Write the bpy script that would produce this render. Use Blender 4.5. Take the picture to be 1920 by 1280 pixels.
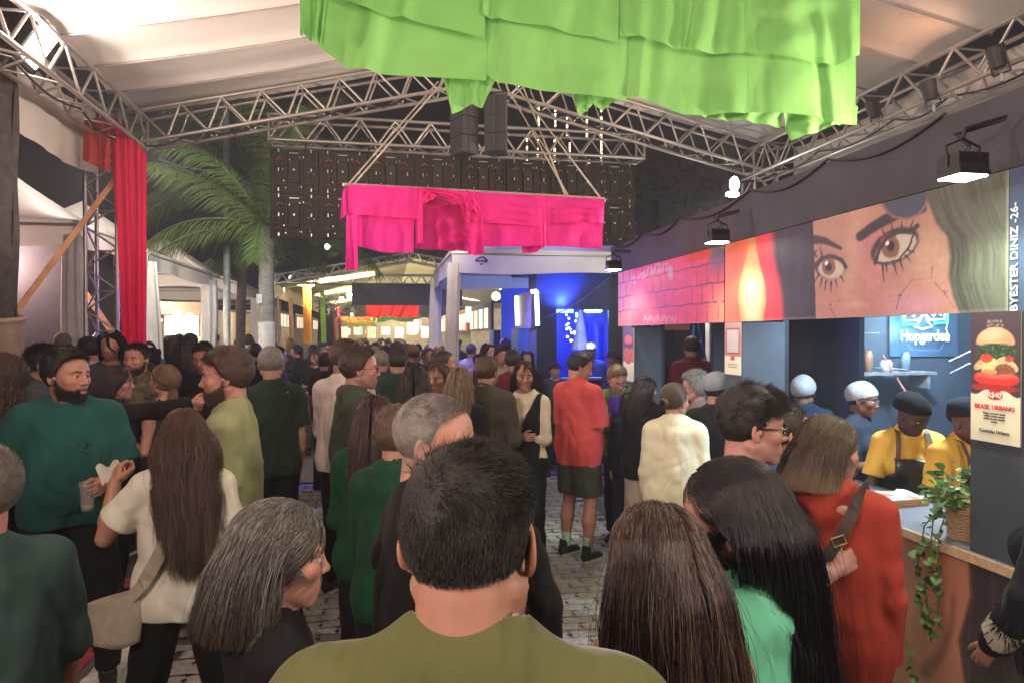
import bpy, math, random
import numpy as np
from mathutils import Vector, Matrix, Quaternion
random.seed(7); RNG = np.random.default_rng(7)
for o in list(bpy.data.objects): bpy.data.objects.remove(o)
SC = bpy.context.scene
COL = SC.collection
PI = math.pi
# ---------------------------------------------------------------- camera
EYE = 1.9                      # metres above the road
FPX = 1350.0                   # focal length in photo pixels (1920 wide)
cam = bpy.data.cameras.new('camera'); camo = bpy.data.objects.new('camera', cam); COL.objects.link(camo)
cam.sensor_width = 36; cam.lens = 36*FPX/1920; cam.clip_start = .05; cam.clip_end = 2000
camo.location = (0, 0, EYE); camo.rotation_euler = (math.radians(90-.51), 0, 0)
SC.camera = camo
# ---------------------------------------------------------------- world: night sky
w = bpy.data.worlds.new('World'); SC.world = w; w.use_nodes = True
nt = w.node_tree; bg = nt.nodes['Background']
sky = nt.nodes.new('ShaderNodeTexSky'); sky.sky_type = 'NISHITA'; sky.sun_disc = False
sky.sun_elevation = math.radians(-4); sky.sun_rotation = math.radians(200)
mix = nt.nodes.new('ShaderNodeMix'); mix.data_type = 'RGBA'; mix.blend_type = 'ADD'
mix.inputs[0].default_value = 1
nt.links.new(sky.outputs[0], mix.inputs[6]); mix.inputs[7].default_value = (.085, .09, .14, 1)
nt.links.new(mix.outputs[2], bg.inputs[0]); bg.inputs[1].default_value = .055
# ---------------------------------------------------------------- exposure, sampling
SC.view_settings.view_transform = 'Standard'; SC.view_settings.look = 'None'
SC.view_settings.gamma = 1; SC.view_settings.use_curve_mapping = False
SC.view_settings.exposure = .42
cy = SC.cycles
cy.use_denoising = True; cy.max_bounces = 7; cy.diffuse_bounces = 4; cy.glossy_bounces = 3
cy.transmission_bounces = 4; cy.transparent_max_bounces = 6
cy.sample_clamp_indirect = 6; cy.caustics_reflective = False; cy.caustics_refractive = False
SC.cycles_curves.shape = 'RIBBONS'
# ---------------------------------------------------------------- frames
RZ = math.radians(10.1); CR, SR = math.cos(RZ), math.sin(RZ)
def st(u, v, z=0): return Vector((u*CR - v*SR, u*SR + v*CR, z))      # street frame: u across, v along
def zat(py, Y): return EYE - (py-628)*Y/FPX
def at(px, py, Y): return Vector(((px-960)/FPX*Y, Y, zat(py, Y)))
def atv(px, py, v):                                                   # on the cross plane v
    t = (px-960)/FPX; u = v*(SR+CR*t)/(CR-SR*t)
    p = st(u, v); p.z = zat(py, p.y); return p
def atu(px, py, u):                                                   # on the along-street plane u
    t = (px-960)/FPX; v = u*(CR-SR*t)/(SR+CR*t)
    p = st(u, v); p.z = zat(py, p.y); return p
def v_of(px, u):
    t = (px-960)/FPX; return u*(CR-SR*t)/(SR+CR*t)
# ---------------------------------------------------------------- lamps
def lamp(name, kind, loc, energy, color, aim=None, size=.1, spot=120, blend=.6):
    l = bpy.data.lights.new(name, kind); l.energy = energy; l.color = color
    if kind == 'SPOT': l.spot_size = math.radians(spot); l.spot_blend = blend; l.shadow_soft_size = size
    elif kind == 'POINT': l.shadow_soft_size = size
    elif kind == 'AREA': l.size = size
    elif kind == 'SUN': l.angle = size
    o = bpy.data.objects.new(name, l); COL.objects.link(o); o.location = loc
    if aim is not None: o.rotation_euler = (Vector(aim)-Vector(loc)).to_track_quat('-Z', 'Y').to_euler()
    return o
WARM = (1, .82, .66); PINKW = (1, .70, .62); COOL = (.72, .86, 1); GREENW = (.86, 1, .72)
lamp('moon', 'SUN', (0, 0, 30), .02, (.8, .85, 1), aim=(5, 12, 0), size=.0087)
# floodlights clamped to the eave trusses, and unseen fill added for the roof
lamp('flood_up_left', 'SPOT', at(78, 80, 5.0)+Vector((.1, 0, 0)), 80, PINKW, aim=st(-.9, 3.4, 4.5), size=.12, spot=150, blend=.9)
lamp('added_rear_fill_left', 'SPOT', st(-2.2, -1.8, 3.1), 300, PINKW, aim=st(2.4, 4.0, 4.7), size=.12, spot=100, blend=.9)  # this and the next are fill added behind the camera to even the roof
lamp('added_rear_fill_right', 'SPOT', st(4.1, -1.8, 3.1), 300, (1, .76, .68), aim=st(-.6, 4.2, 4.6), size=.12, spot=100, blend=.9)
for v in (-1.2, 1.4, 3.9, 6.3):      # unseen fill added above the stall roof to brighten the far slope
    lamp('added_roof_fill', 'SPOT', st(3.7, v, 2.95), 320, (1, .77, .64), aim=st(-.6, v, 4.5), size=.15, spot=125, blend=1)
for v in (-1.4, 1.4, 4.9):  # unseen fill added beside the kerb for the right slope
    lamp('added_side_fill', 'SPOT', st(-2.75, v, 2.5), 350, (1, .77, .64), aim=st(2.0, v+1.2, 4.7), size=.15, spot=110, blend=1)
for i, v in enumerate((-.8, 2.0, 4.6)):
    lamp('par_up_right', 'SPOT', st(4.05, v, 3.75), 9, (1, .45, .24), aim=st(3.2, v+.5, 4.5), size=.12, spot=140, blend=.9)
# unseen floods face down the street from behind the photographer
lamp('flood_down_left', 'SPOT', st(-2.2, -1.2, 3.6), 300, (1, .78, .68), aim=st(-.6, 4.5, 1.2), size=.18, spot=100, blend=.8)
lamp('flood_down_right', 'SPOT', st(3.9, -1.0, 3.6), 240, (1, .88, .76), aim=st(1.0, 4.5, 1.1), size=.18, spot=100, blend=.8)
# ================================================================ materials
MATS = {}
def _nodes(name):
    m = bpy.data.materials.new(name); m.use_nodes = True
    n = m.node_tree; b = n.nodes['Principled BSDF']; return m, n, b
def N(n, t, **kw):
    x = n.nodes.new(t)
    for k, v in kw.items():
        if k in x.inputs.keys(): x.inputs[k].default_value = v
        else: setattr(x, k, v)
    return x
def rgba(c): return (c[0], c[1], c[2], 1)
def mat(name, color=(.5,.5,.5), rough=.6, metal=0, var=.25, scale=6, bump=.0, bscale=60, emit=0, ecol=None, vcol=False,
        objcol=False, trans=0, sheen=0, sss=0, wave=None, spec=.5, alpha=None, coat=0, stretch=None, transl=0):
    """procedural surface: base colour broken by two noises, optional fine bump, vertex colour or object colour"""
    if name in MATS: return MATS[name]
    m, n, b = _nodes(name); L = n.links
    tc = N(n, 'ShaderNodeTexCoord'); mp = N(n, 'ShaderNodeMapping')
    L.new(tc.outputs['Object'], mp.inputs[0])
    if stretch: mp.inputs['Scale'].default_value = stretch
    nz = N(n, 'ShaderNodeTexNoise', Scale=scale, Detail=6.0, Roughness=.62); L.new(mp.outputs[0], nz.inputs['Vector'])
    if vcol:
        src = N(n, 'ShaderNodeVertexColor', layer_name='col').outputs[0]
    elif objcol:
        src = N(n, 'ShaderNodeObjectInfo').outputs['Color']
    else:
        r = N(n, 'ShaderNodeRGB'); r.outputs[0].default_value = rgba(color); src = r.outputs[0]
    hs = N(n, 'ShaderNodeHueSaturation'); L.new(src, hs.inputs['Color'])
    mr = N(n, 'ShaderNodeMapRange'); mr.inputs['From Min'].default_value = .3; mr.inputs['From Max'].default_value = .7
    mr.inputs['To Min'].default_value = 1-var; mr.inputs['To Max'].default_value = 1+var
    L.new(nz.outputs['Fac'], mr.inputs['Value']); L.new(mr.outputs[0], hs.inputs['Value'])
    L.new(hs.outputs[0], b.inputs['Base Color'])
    b.inputs['Roughness'].default_value = rough; b.inputs['Metallic'].default_value = metal
    b.inputs['Specular IOR Level'].default_value = spec
    if bump or wave:
        bp = N(n, 'ShaderNodeBump', Strength=min(1, bump) if bump else .3, Distance=.004)
        if wave:
            wv = N(n, 'ShaderNodeTexWave', Scale=wave, Distortion=1.5); L.new(mp.outputs[0], wv.inputs['Vector']); L.new(wv.outputs['Fac'], bp.inputs['Height'])
        else:
            n2 = N(n, 'ShaderNodeTexNoise', Scale=bscale, Detail=4.0); L.new(mp.outputs[0], n2.inputs['Vector']); L.new(n2.outputs['Fac'], bp.inputs['Height'])
        if sheen and not objcol and 'lycra' not in name:
            n3 = N(n, 'ShaderNodeTexNoise', Scale=5.0, Detail=2.0, Distortion=.5); m3 = N(n, 'ShaderNodeMapping'); m3.inputs['Scale'].default_value = (1.3, 1.3, .7); L.new(tc.outputs['Object'], m3.inputs[0]); L.new(m3.outputs[0], n3.inputs['Vector'])
            b3 = N(n, 'ShaderNodeBump', Strength=.8, Distance=.04); L.new(n3.outputs['Fac'], b3.inputs['Height']); L.new(b3.outputs[0], bp.inputs['Normal'])
        L.new(bp.outputs[0], b.inputs['Normal'])
    if emit:
        b.inputs['Emission Strength'].default_value = emit
        if vcol: L.new(src, b.inputs['Emission Color'])
        else: b.inputs['Emission Color'].default_value = rgba(ecol or color)
    if trans: b.inputs['Transmission Weight'].default_value = trans
    if sheen: b.inputs['Sheen Weight'].default_value = sheen; b.inputs['Sheen Roughness'].default_value = .35
    if coat: b.inputs['Coat Weight'].default_value = coat
    if sss:
        b.inputs['Subsurface Weight'].default_value = sss; b.inputs['Subsurface Radius'].default_value = (1, .35, .2)
        b.inputs['Subsurface Scale'].default_value = .012
    if alpha is not None: b.inputs['Alpha'].default_value = alpha
    if transl:
        ts = N(n, 'ShaderNodeBsdfTranslucent'); L.new(hs.outputs[0], ts.inputs[0])
        mx = N(n, 'ShaderNodeMixShader'); mx.inputs[0].default_value = transl
        L.new(b.outputs[0], mx.inputs[1]); L.new(ts.outputs[0], mx.inputs[2])
        L.new(mx.outputs[0], n.nodes['Material Output'].inputs[0])
    MATS[name] = m; return m
def fabric(name, c, rough=.9, **kw):
    k = dict(var=.10, scale=5, bump=.35, bscale=420, sheen=.05, spec=.18); k.update(kw)
    return mat(name, c, rough, **k)
def glow(name, c, e, var=0): return mat(name, c, .5, emit=e, ecol=c, var=var)
ALU = mat('aluminium', (.50, .47, .43), .42, .75, var=.2, scale=14, bump=.12, bscale=90)
BLACKM = mat('black_metal', (.018, .018, .02), .5, .2, var=.3, scale=30)
BLACKP = mat('black_plastic', (.02, .02, .022), .45, var=.3, scale=20, bump=.2, bscale=200)
STEEL = mat('galvanised_steel', (.36, .37, .38), .5, .5, var=.25, scale=12, bump=.2)
WHITEM = mat('white_membrane', (.80, .77, .73), .55, var=.05, scale=1.6, bump=.15, bscale=5, transl=.12)
WHITEC = fabric('white_voile', (.72, .70, .70), .85, var=.10, transl=.25)
WOOD = mat('wood_brown', (.30, .16, .08), .55, var=.35, scale=5, stretch=(1, 12, 12), bump=.3)
WOODP = mat('wood_pale', (.55, .36, .22), .6, var=.2, scale=5, stretch=(1, 10, 10), bump=.3)
# ================================================================ mesh helpers
def setp(o, label=None, cat=None, group=None, kind=None):
    if label: o['label'] = label
    if cat: o['category'] = cat
    if group: o['group'] = group
    if kind: o['kind'] = kind
    return o
INV = {}
def thing(name, label, cat, loc=(0,0,0), rz=0, group=None):
    o = bpy.data.objects.new(name, None); COL.objects.link(o); o.empty_display_size = .1
    o.location = loc; o.rotation_euler = (0, 0, rz)
    INV[o] = (Matrix.Translation(Vector(loc)) @ Matrix.Rotation(rz, 4, 'Z')).inverted()
    return setp(o, label, cat, group)
class MB:
    def __init__(s): s.v = []; s.f = []; s.c = None
    def add(s, vs, fs):
        b = len(s.v); s.v += [tuple(p) for p in vs]; s.f += [tuple(i+b for i in f) for f in fs]; return s
    def box(s, lo, hi, M=None):
        (a, b, c), (d, e, f) = lo, hi
        vs = [Vector(p) for p in ((a,b,c),(d,b,c),(d,e,c),(a,e,c),(a,b,f),(d,b,f),(d,e,f),(a,e,f))]
        if M is not None: vs = [M @ p for p in vs]
        return s.add(vs, [(0,3,2,1),(4,5,6,7),(0,1,5,4),(1,2,6,5),(2,3,7,6),(3,0,4,7)])
    def tube(s, pts, r, n=8, cap=True):
        pts = [Vector(p) for p in pts]; rs = r if isinstance(r, (list, tuple)) else [r]*len(pts)
        ring = []; up = Vector((0, 0, 1)); vs = []; fs = []
        x = None
        for i, p in enumerate(pts):
            d = (pts[min(i+1, len(pts)-1)] - pts[max(i-1, 0)]).normalized()
            if x is None: x = d.cross(up if abs(d.z) < .9 else Vector((1, 0, 0))).normalized()
            x = (x - d*x.dot(d)).normalized(); y = d.cross(x)
            for k in range(n):
                a = 2*PI*k/n; vs.append(p + (x*math.cos(a) + y*math.sin(a))*rs[i])
        for i in range(len(pts)-1):
            for k in range(n):
                a, b = i*n+k, i*n+(k+1) % n; fs.append((a, b, b+n, a+n))
        if cap: fs.append(tuple(range(n-1, -1, -1))); fs.append(tuple(range((len(pts)-1)*n, len(pts)*n)))
        return s.add(vs, fs)
    def lathe(s, prof, c=(0,0,0), n=16, axis=None):
        vs = []; fs = []
        q = Vector(axis).to_track_quat('Z', 'Y').to_matrix() if axis is not None else Matrix.Identity(3)
        for r, z in prof:
            for k in range(n):
                a = 2*PI*k/n; vs.append(Vector(c) + q @ Vector((r*math.cos(a), r*math.sin(a), z)))
        for i in range(len(prof)-1):
            for k in range(n):
                a, b = i*n+k, i*n+(k+1) % n; fs.append((a, b, b+n, a+n))
        fs.append(tuple(range(n-1, -1, -1))); fs.append(tuple(range((len(prof)-1)*n, len(prof)*n)))
        return s.add(vs, fs)
    def quad(s, a, b, c, d): return s.add([a, b, c, d], [(0,1,2,3)])
    def grid(s, fn, nu, nv, close=False):
        vs = [fn(i/nu, j/nv) for j in range(nv+1) for i in range(nu+1)]
        fs = [(j*(nu+1)+i, j*(nu+1)+i+1, (j+1)*(nu+1)+i+1, (j+1)*(nu+1)+i) for j in range(nv) for i in range(nu)]
        return s.add(vs, fs)
    def build(s, name, m, parent=None, world=False, smooth=False, loc=None, label=None, rz=0):
        vs = s.v
        if world and parent is not None:
            I = INV[parent]; vs = [tuple(I @ Vector(p)) for p in vs]
        if loc is not None and parent is None:
            I = (Matrix.Translation(Vector(loc)) @ Matrix.Rotation(rz, 4, 'Z')).inverted(); vs = [tuple(I @ Vector(p)) for p in vs]
        me = bpy.data.meshes.new(name); me.from_pydata(vs, [], s.f); me.update()
        if smooth: me.polygons.foreach_set('use_smooth', [True]*len(me.polygons))
        return link(name, me, m, parent, loc, label, rz)
def link(name, me, m=None, parent=None, loc=None, label=None, rz=0):
    if m is not None and not len(me.materials): me.materials.append(m)
    o = bpy.data.objects.new(name, me); COL.objects.link(o)
    if parent is not None: o.parent = parent
    if loc is not None: o.location = loc; o.rotation_euler = (0, 0, rz)
    if label: o['label'] = label
    return o
def copyo(o, parent=None, **kw):
    c = o.copy(); COL.objects.link(c); c.parent = parent
    for k in ('label', 'group', 'category'):
        if k in kw: c[k] = kw[k]
    return c
def np_mesh(name, V, Fq, m=None, smooth=True, cols=None):
    """V (n,3), Fq (k,4) numpy -> mesh, fast"""
    me = bpy.data.meshes.new(name); V = np.asarray(V, np.float32); Fq = np.asarray(Fq, np.int32)
    me.vertices.add(len(V)); me.vertices.foreach_set('co', V.ravel())
    k = Fq.shape[1]; me.loops.add(Fq.size); me.loops.foreach_set('vertex_index', Fq.ravel())
    me.polygons.add(len(Fq)); me.polygons.foreach_set('loop_start', np.arange(len(Fq), dtype=np.int32)*k)
    me.polygons.foreach_set('loop_total', np.full(len(Fq), k, np.int32))
    me.update(calc_edges=True)
    if smooth: me.polygons.foreach_set('use_smooth', np.ones(len(Fq), bool))
    if cols is not None:
        a = me.color_attributes.new('col', 'FLOAT_COLOR', 'POINT')
        c = np.ones((len(V), 4), np.float32); c[:, :3] = cols; a.data.foreach_set('color', c.ravel())
    if m: me.materials.append(m)
    me.validate(); return me
FONT_CACHE = {}
def text(s, size, M, m, parent, name='lettering', depth=.001, bold=0, align='CENTER', sx=1):
    """flat lettering as a real mesh; M places the text's own xy plane"""
    cu = bpy.data.curves.new('txt', 'FONT'); cu.body = s; cu.size = size; cu.extrude = depth; cu.offset = bold
    cu.align_x = align; cu.align_y = 'CENTER'; cu.resolution_u = 2
    o = bpy.data.objects.new('txt', cu); COL.objects.link(o)
    me = bpy.data.meshes.new_from_object(o.evaluated_get(bpy.context.evaluated_depsgraph_get()))
    bpy.data.objects.remove(o); bpy.data.curves.remove(cu)
    me.transform(Matrix.Scale(sx, 4, (1, 0, 0))); me.transform(M)
    me.materials.clear(); me.name = name
    return link(name, me, m, parent)
def unit_tube(n=6):
    mb = MB().tube([(0,0,0),(0,0,1)], 1, n); return mb
_ut = None
def strut(name, a, b, r, m, parent, I):
    """a straight round bar as its own object, all sharing one unit mesh"""
    global _ut
    key = ('ut', m.name)
    if key not in MATS:
        me = bpy.data.meshes.new('bar'); mb = unit_tube(7); me.from_pydata(mb.v, [], mb.f); me.materials.append(m)
        me.polygons.foreach_set('use_smooth', [len(p.vertices) == 4 for p in me.polygons]); MATS[key] = me
    o = bpy.data.objects.new(name, MATS[key]); COL.objects.link(o); o.parent = parent
    a = I @ Vector(a); b = I @ Vector(b); d = b-a
    o.location = a; o.rotation_euler = d.to_track_quat('Z', 'Y').to_euler(); o.scale = (r, r, d.length)
    return o
def truss(label, A, B, wdt, hgt, n, side, group=None, r=.019, m=ALU, name='roof_truss'):
    """box truss from A to B (bottom centre line): four chords, zigzag braces on the faces"""
    A = Vector(A); B = Vector(B); t = thing(name, label, 'truss', A, 0, group); I = INV[t]
    d = (B-A); ax = d.normalized(); sd = Vector(side).normalized(); up = ax.cross(sd).normalized()
    if up.z < 0: up = -up
    C = [A + sd*wdt/2*sx + up*hgt*sy for sx in (-1, 1) for sy in (0, 1)]   # 0:-b 1:-t 2:+b 3:+t
    for c in C: strut('chord', c, c+d, r, m, t, I)
    for i in range(n):
        f0, f1 = i/n, (i+.5)/n; f2 = (i+1)/n
        for lo, hi in ((0, 1), (2, 3)):
            strut('brace', C[lo]+d*f0, C[hi]+d*f1, r*.62, m, t, I); strut('brace', C[hi]+d*f1, C[lo]+d*f2, r*.62, m, t, I)
        strut('brace', C[0]+d*f0, C[2]+d*f1, r*.5, m, t, I); strut('brace', C[2]+d*f1, C[0]+d*f2, r*.5, m, t, I)
        strut('brace', C[1]+d*f1, C[3]+d*f1, r*.5, m, t, I)
    for e in (A, B):
        e = e-A
        for a, b in ((0,1),(2,3),(0,2),(1,3)): strut('end_bar', C[a]+e, C[b]+e, r*.8, m, t, I)
    return t
def vnoise(x, y, z=0, seed=0):
    """cheap smooth value noise, numpy arrays"""
    def h(i, j, k): 
        n = (i*374761393 + j*668265263 + k*2147483647 + seed*974634777) & 0xffffffff
        n = ((n ^ (n >> 13))*1274126177) & 0xffffffff
        return ((n ^ (n >> 16)) & 0xffff)/65535.
    x = np.asarray(x, float); y = np.asarray(y, float); z = np.asarray(z, float)+0*x
    xi, yi, zi = np.floor(x).astype(np.int64), np.floor(y).astype(np.int64), np.floor(z).astype(np.int64)
    fx, fy, fz = x-xi, y-yi, z-zi; fx = fx*fx*(3-2*fx); fy = fy*fy*(3-2*fy); fz = fz*fz*(3-2*fz)
    r = 0
    for a in (0, 1):
        for b in (0, 1):
            for c in (0, 1):
                r = r + h(xi+a, yi+b, zi+c)*(fx if a else 1-fx)*(fy if b else 1-fy)*(fz if c else 1-fz)
    return r
def fbm(x, y, z=0, seed=0, o=3): return sum(vnoise(x*2**i, y*2**i, np.asarray(z)*2**i, seed+i)/2**i for i in range(o))/(2-2**(1-o))
def interp(poly, s):
    xs = np.linspace(0, 1, len(poly)) if len(poly[0]) == 2 else [p[2] for p in poly]
    return np.interp(s, xs, [p[0] for p in poly]), np.interp(s, xs, [p[1] for p in poly])
def curtain(name, m, parent, top, bot, place, nu=60, nv=24, amp=.04, folds=7, seed=0, dirv=(0, -1, 0), free=.25, swag=0, off=0):
    """hanging cloth: px polylines top/bottom on the surface place(px,py), folds pushed along dirv, fuller towards the hem"""
    s, t = np.meshgrid(np.linspace(0, 1, nu+1), np.linspace(0, 1, nv+1))
    tx, ty = interp(top, s); bx, by = interp(bot, s)
    px = tx + (bx-tx)*t; py = ty + (by-ty)*t
    ph = folds*2*PI*(s + .05*fbm(s*3, t*2, 0, seed)) + 5*vnoise(s*4, t*1.3, 0, seed+5)
    fold = (np.sin(ph)*.5 + .5*np.sin(ph*.47+1.3*seed))*(free+(1-free)*t)*(.55+.9*vnoise(s*5+seed, t*.8, 0, seed+2))
    sw = np.sin(22*(t + 1.1*swag*((s-.5)**2)*-1) + 4*vnoise(s*3, t*3, 0, seed+9))*.35*swag*np.sin(PI*s) if swag else 0
    off3 = off + amp*(fold + sw) + amp*.35*(fbm(s*14, t*9, 0, seed+3)-.5)
    V = np.empty((nv+1, nu+1, 3)); dv = np.array(dirv)
    I = INV[parent] if parent is not None else Matrix.Identity(4)
    for j in range(nv+1):
        for i in range(nu+1):
            p = Vector(place(px[j, i], py[j, i])) + Vector(dv*off3[j, i]); V[j, i] = I @ p
    idx = np.arange((nv+1)*(nu+1)).reshape(nv+1, nu+1)
    F = np.stack([idx[:-1, :-1], idx[1:, :-1], idx[1:, 1:], idx[:-1, 1:]], -1).reshape(-1, 4)
    return link(name, np_mesh(name, V.reshape(-1, 3), F, m), None, parent)
def paint_board(name, m, parent, P00, P10, P01, nu, nv, fn, photo=True, thick=None):
    """flat board on corner P00, along P10, up to P01; the painted picture is vertex colour from fn"""
    P00, P10, P01 = map(np.array, (P00, P10, P01))
    s, t = np.meshgrid(np.linspace(0, 1, nu+1), np.linspace(0, 1, nv+1))
    V = P00 + s[..., None]*(P10-P00) + t[..., None]*(P01-P00)
    if photo:
        a = 960 + V[..., 0]/V[..., 1]*FPX; b = 628 - (V[..., 2]-EYE)/V[..., 1]*FPX
    else: a, b = s, t
    C = np.clip(fn(a, b), 0, 1)
    idx = np.arange((nv+1)*(nu+1)).reshape(nv+1, nu+1)
    F = np.stack([idx[:-1, :-1], idx[:-1, 1:], idx[1:, 1:], idx[1:, :-1]], -1).reshape(-1, 4)
    V = V.reshape(-1, 3)
    if parent is not None:
        I = np.array(INV[parent]); V = V @ I[:3, :3].T + I[:3, 3]
    return link(name, np_mesh(name, V, F, m, False, C.reshape(-1, 3)), None, parent)
def sm(a, b, x): t = np.clip((x-a)/(b-a), 0, 1); return t*t*(3-2*t)
# ================================================================ ground
def sheet(name, pts, z, m, kind='structure'):
    mb = MB().add([tuple(st(u, v, z)) for u, v in pts], [tuple(range(len(pts)))])
    return setp(mb.build(name, m), kind=kind)
def rect(u0, v0, u1, v1): return [(u0, v0), (u1, v0), (u1, v1), (u0, v1)]
JOINT = mat('joint_sand', (.10, .092, .08), .95, var=.3, scale=8)
sheet('ground', rect(-400, -300, 400, 500), -.03, mat('dark_ground', (.05, .048, .045), .95, var=.3, scale=.5))
sheet('road', rect(-1.36, -6, 9, 60), -.018, JOINT)
# interlocking concrete pavers with notched ends
PAV = [mat('paver_%d' % i, c, .8, var=.32, scale=22, bump=.5, bscale=160) for i, c in enumerate(((.33,.31,.28), (.28,.262,.236), (.38,.355,.315), (.30,.27,.25)))]
PL, PW = .225, .108
def paver_poly(g=.0042):
    # wavy long sides and stepped ends, like the double-T stones of the street
    L, Wd = PL/2-g, PW/2-g; k = .013
    top = [(-L+k, Wd-.004), (-L*.45, Wd), (-L*.15, Wd-.009), (L*.15, Wd-.009), (L*.45, Wd), (L-k*.2, Wd-.004)]
    right = [(L+k*.3, Wd*.45), (L-k, Wd*.1), (L-k, -Wd*.35), (L+k*.6, -Wd+.006)]
    bot = [(L*.45, -Wd-.001), (L*.15, -Wd+.008), (-L*.15, -Wd+.008), (-L*.45, -Wd-.001), (-L-k*.2+.0, -Wd+.006)]
    left = [(-L+k*.6, -Wd*.35), (-L+k*.6, Wd*.1), (-L-k*.6, Wd*.5)]
    return top + right + bot + left
PP = paver_poly()
def paver_mesh(i):
    n = len(PP); vs = [(x, y, -.02) for x, y in PP] + [(x, y, -.004) for x, y in PP] + [(x*.965, y*.94, 0) for x, y in PP]
    fs = [tuple(range(2*n, 3*n))] + [(b*n+k, b*n+(k+1) % n, (b+1)*n+(k+1) % n, (b+1)*n+k) for b in (0, 1) for k in range(n)]
    fs[0] = tuple(reversed(fs[0])); fs = [tuple(reversed(f)) for f in fs]
    me = bpy.data.meshes.new('paver'); me.from_pydata(vs, [], fs); me.update(); me.materials.append(PAV[i]); return me
PME = [paver_mesh(i) for i in range(4)]
paving = setp(MB().add([tuple(st(u, v, -.012)) for u, v in rect(-1.36, 2.4, 2.26, 2.45)], [(0,1,2,3)]).build('pavement', JOINT), kind='structure')
cells = []
for r in range(int((9.6-2.6)/PW)):
    v = 2.6 + r*PW
    for c in range(-7, 11):
        u = c*PL + (.5*PL if r % 2 else 0)*1.0 + .04
        if u < -1.27 or u > 2.2: continue
        p = st(u, v); px = 960+p.x/p.y*FPX; py = 628+EYE*FPX/p.y
        vis = (985 < px < 1150 and py < 1300) or (540 < px < 610 and py < 1010) or (990 < px < 1230 and py < 1000)
        cells.append((0 if vis else 1, p.y, u, v))
cells.sort()
rv, rf, rm = [], [], []
n = len(PP)
for i, (k, _, u, v) in enumerate(cells):
    dz = random.uniform(-.004, .003); a = RZ + random.uniform(-.012, .012); mi = random.choice((0, 0, 1, 2, 3))
    if i < 300:
        o = bpy.data.objects.new('paver', PME[mi]); COL.objects.link(o); o.parent = paving
        o.location = st(u, v, dz); o.rotation_euler = (random.uniform(-.01, .01), random.uniform(-.01, .01), a)
    else:
        M = Matrix.Translation(st(u, v, dz)) @ Matrix.Rotation(a, 4, 'Z'); b = len(rv)
        rv += [M @ Vector((x, y, -.004)) for x, y in PP] + [M @ Vector((x*.965, y*.94, 0)) for x, y in PP]
        rf += [tuple(b+n+q for q in range(n-1, -1, -1))] + [(b+(q+1) % n, b+q, b+n+q, b+n+(q+1) % n) for q in range(n)]
        rm += [mi]*(n+1)
me = bpy.data.meshes.new('paver_field'); me.from_pydata([tuple(p) for p in rv], [], rf); me.update()
for m in PAV: me.materials.append(m)
me.polygons.foreach_set('material_index', rm)
o = link('paver_field', me, None, paving); o['kind'] = 'stuff'
# farther road: the same stones, told only by the material
m, nn, b = _nodes('far_paving'); L = nn.links
bt = N(nn, 'ShaderNodeTexBrick', Scale=1.0); bt.inputs['Color1'].default_value = (.17,.15,.13,1); bt.inputs['Color2'].default_value = (.13,.12,.11,1)
bt.inputs['Mortar'].default_value = (.04,.04,.035,1); bt.inputs['Brick Width'].default_value = .225; bt.inputs['Row Height'].default_value = .108; bt.inputs['Mortar Size'].default_value = .008
tc = N(nn, 'ShaderNodeTexCoord'); mp = N(nn, 'ShaderNodeMapping'); mp.inputs['Rotation'].default_value = (0, 0, -RZ)
L.new(tc.outputs['Object'], mp.inputs[0]); L.new(mp.outputs[0], bt.inputs['Vector']); L.new(bt.outputs[0], b.inputs['Base Color']); b.inputs['Roughness'].default_value = .8
sheet('far_road', rect(-1.36, 9.62, 9, 60), -.002, m); sheet('near_road', rect(-1.36, -6, 9, 2.58), -.002, m)
# kerb of painted stones and the raised sidewalk
KERB = mat('kerb_paint', (.62, .60, .58), .75, var=.35, scale=9, bump=.5, bscale=60)
kerb = setp(MB().box((-1.52, -6, -.03), (-1.37, 60, .10)).build('kerb', mat('kerb_bed', (.3,.29,.28), .9), rz=0), kind='structure')
kerb.rotation_euler = (0, 0, RZ)
kme = None
for i in range(30):
    if kme is None:
        mb = MB(); prof = [(-.155, -.02), (-.155, .145), (-.14, .155), (-.03, .155), (-.005, .135), (0, -.02)]
        vs = [(x, y, z) for y in (.006, .994) for x, z in prof]; k = len(prof)
        mb.add(vs, [(q, (q+1) % k, k+(q+1) % k, k+q) for q in range(k)] + [tuple(range(k-1, -1, -1)), tuple(range(k, 2*k))])
        o = mb.build('kerb_stone', KERB, kerb); kme = o.data
    else: o = link('kerb_stone', kme, None, kerb)
    o.location = (-1.362+random.uniform(-.006, .006), i-2, random.uniform(-.004, .004))
sheet('sidewalk', rect(-14, -6, -1.517, 60), .148, mat('sidewalk_stone', (.13, .105, .10), .85, var=.3, scale=3, bump=.4, bscale=40))
setp(MB().box((-1.1, -.85, 0), (.0, .85, .012)).build('floor_mat', mat('red_carpet', (.52, .04, .05), .95, var=.15, scale=30, bump=.6, bscale=300, sheen=.3), loc=None),
     'red carpet mat on the sidewalk between the standing people at left', 'mat').location = st(-1.56, 4.7, .150)
bpy.data.objects['floor_mat'].rotation_euler = (0, 0, RZ)
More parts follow.
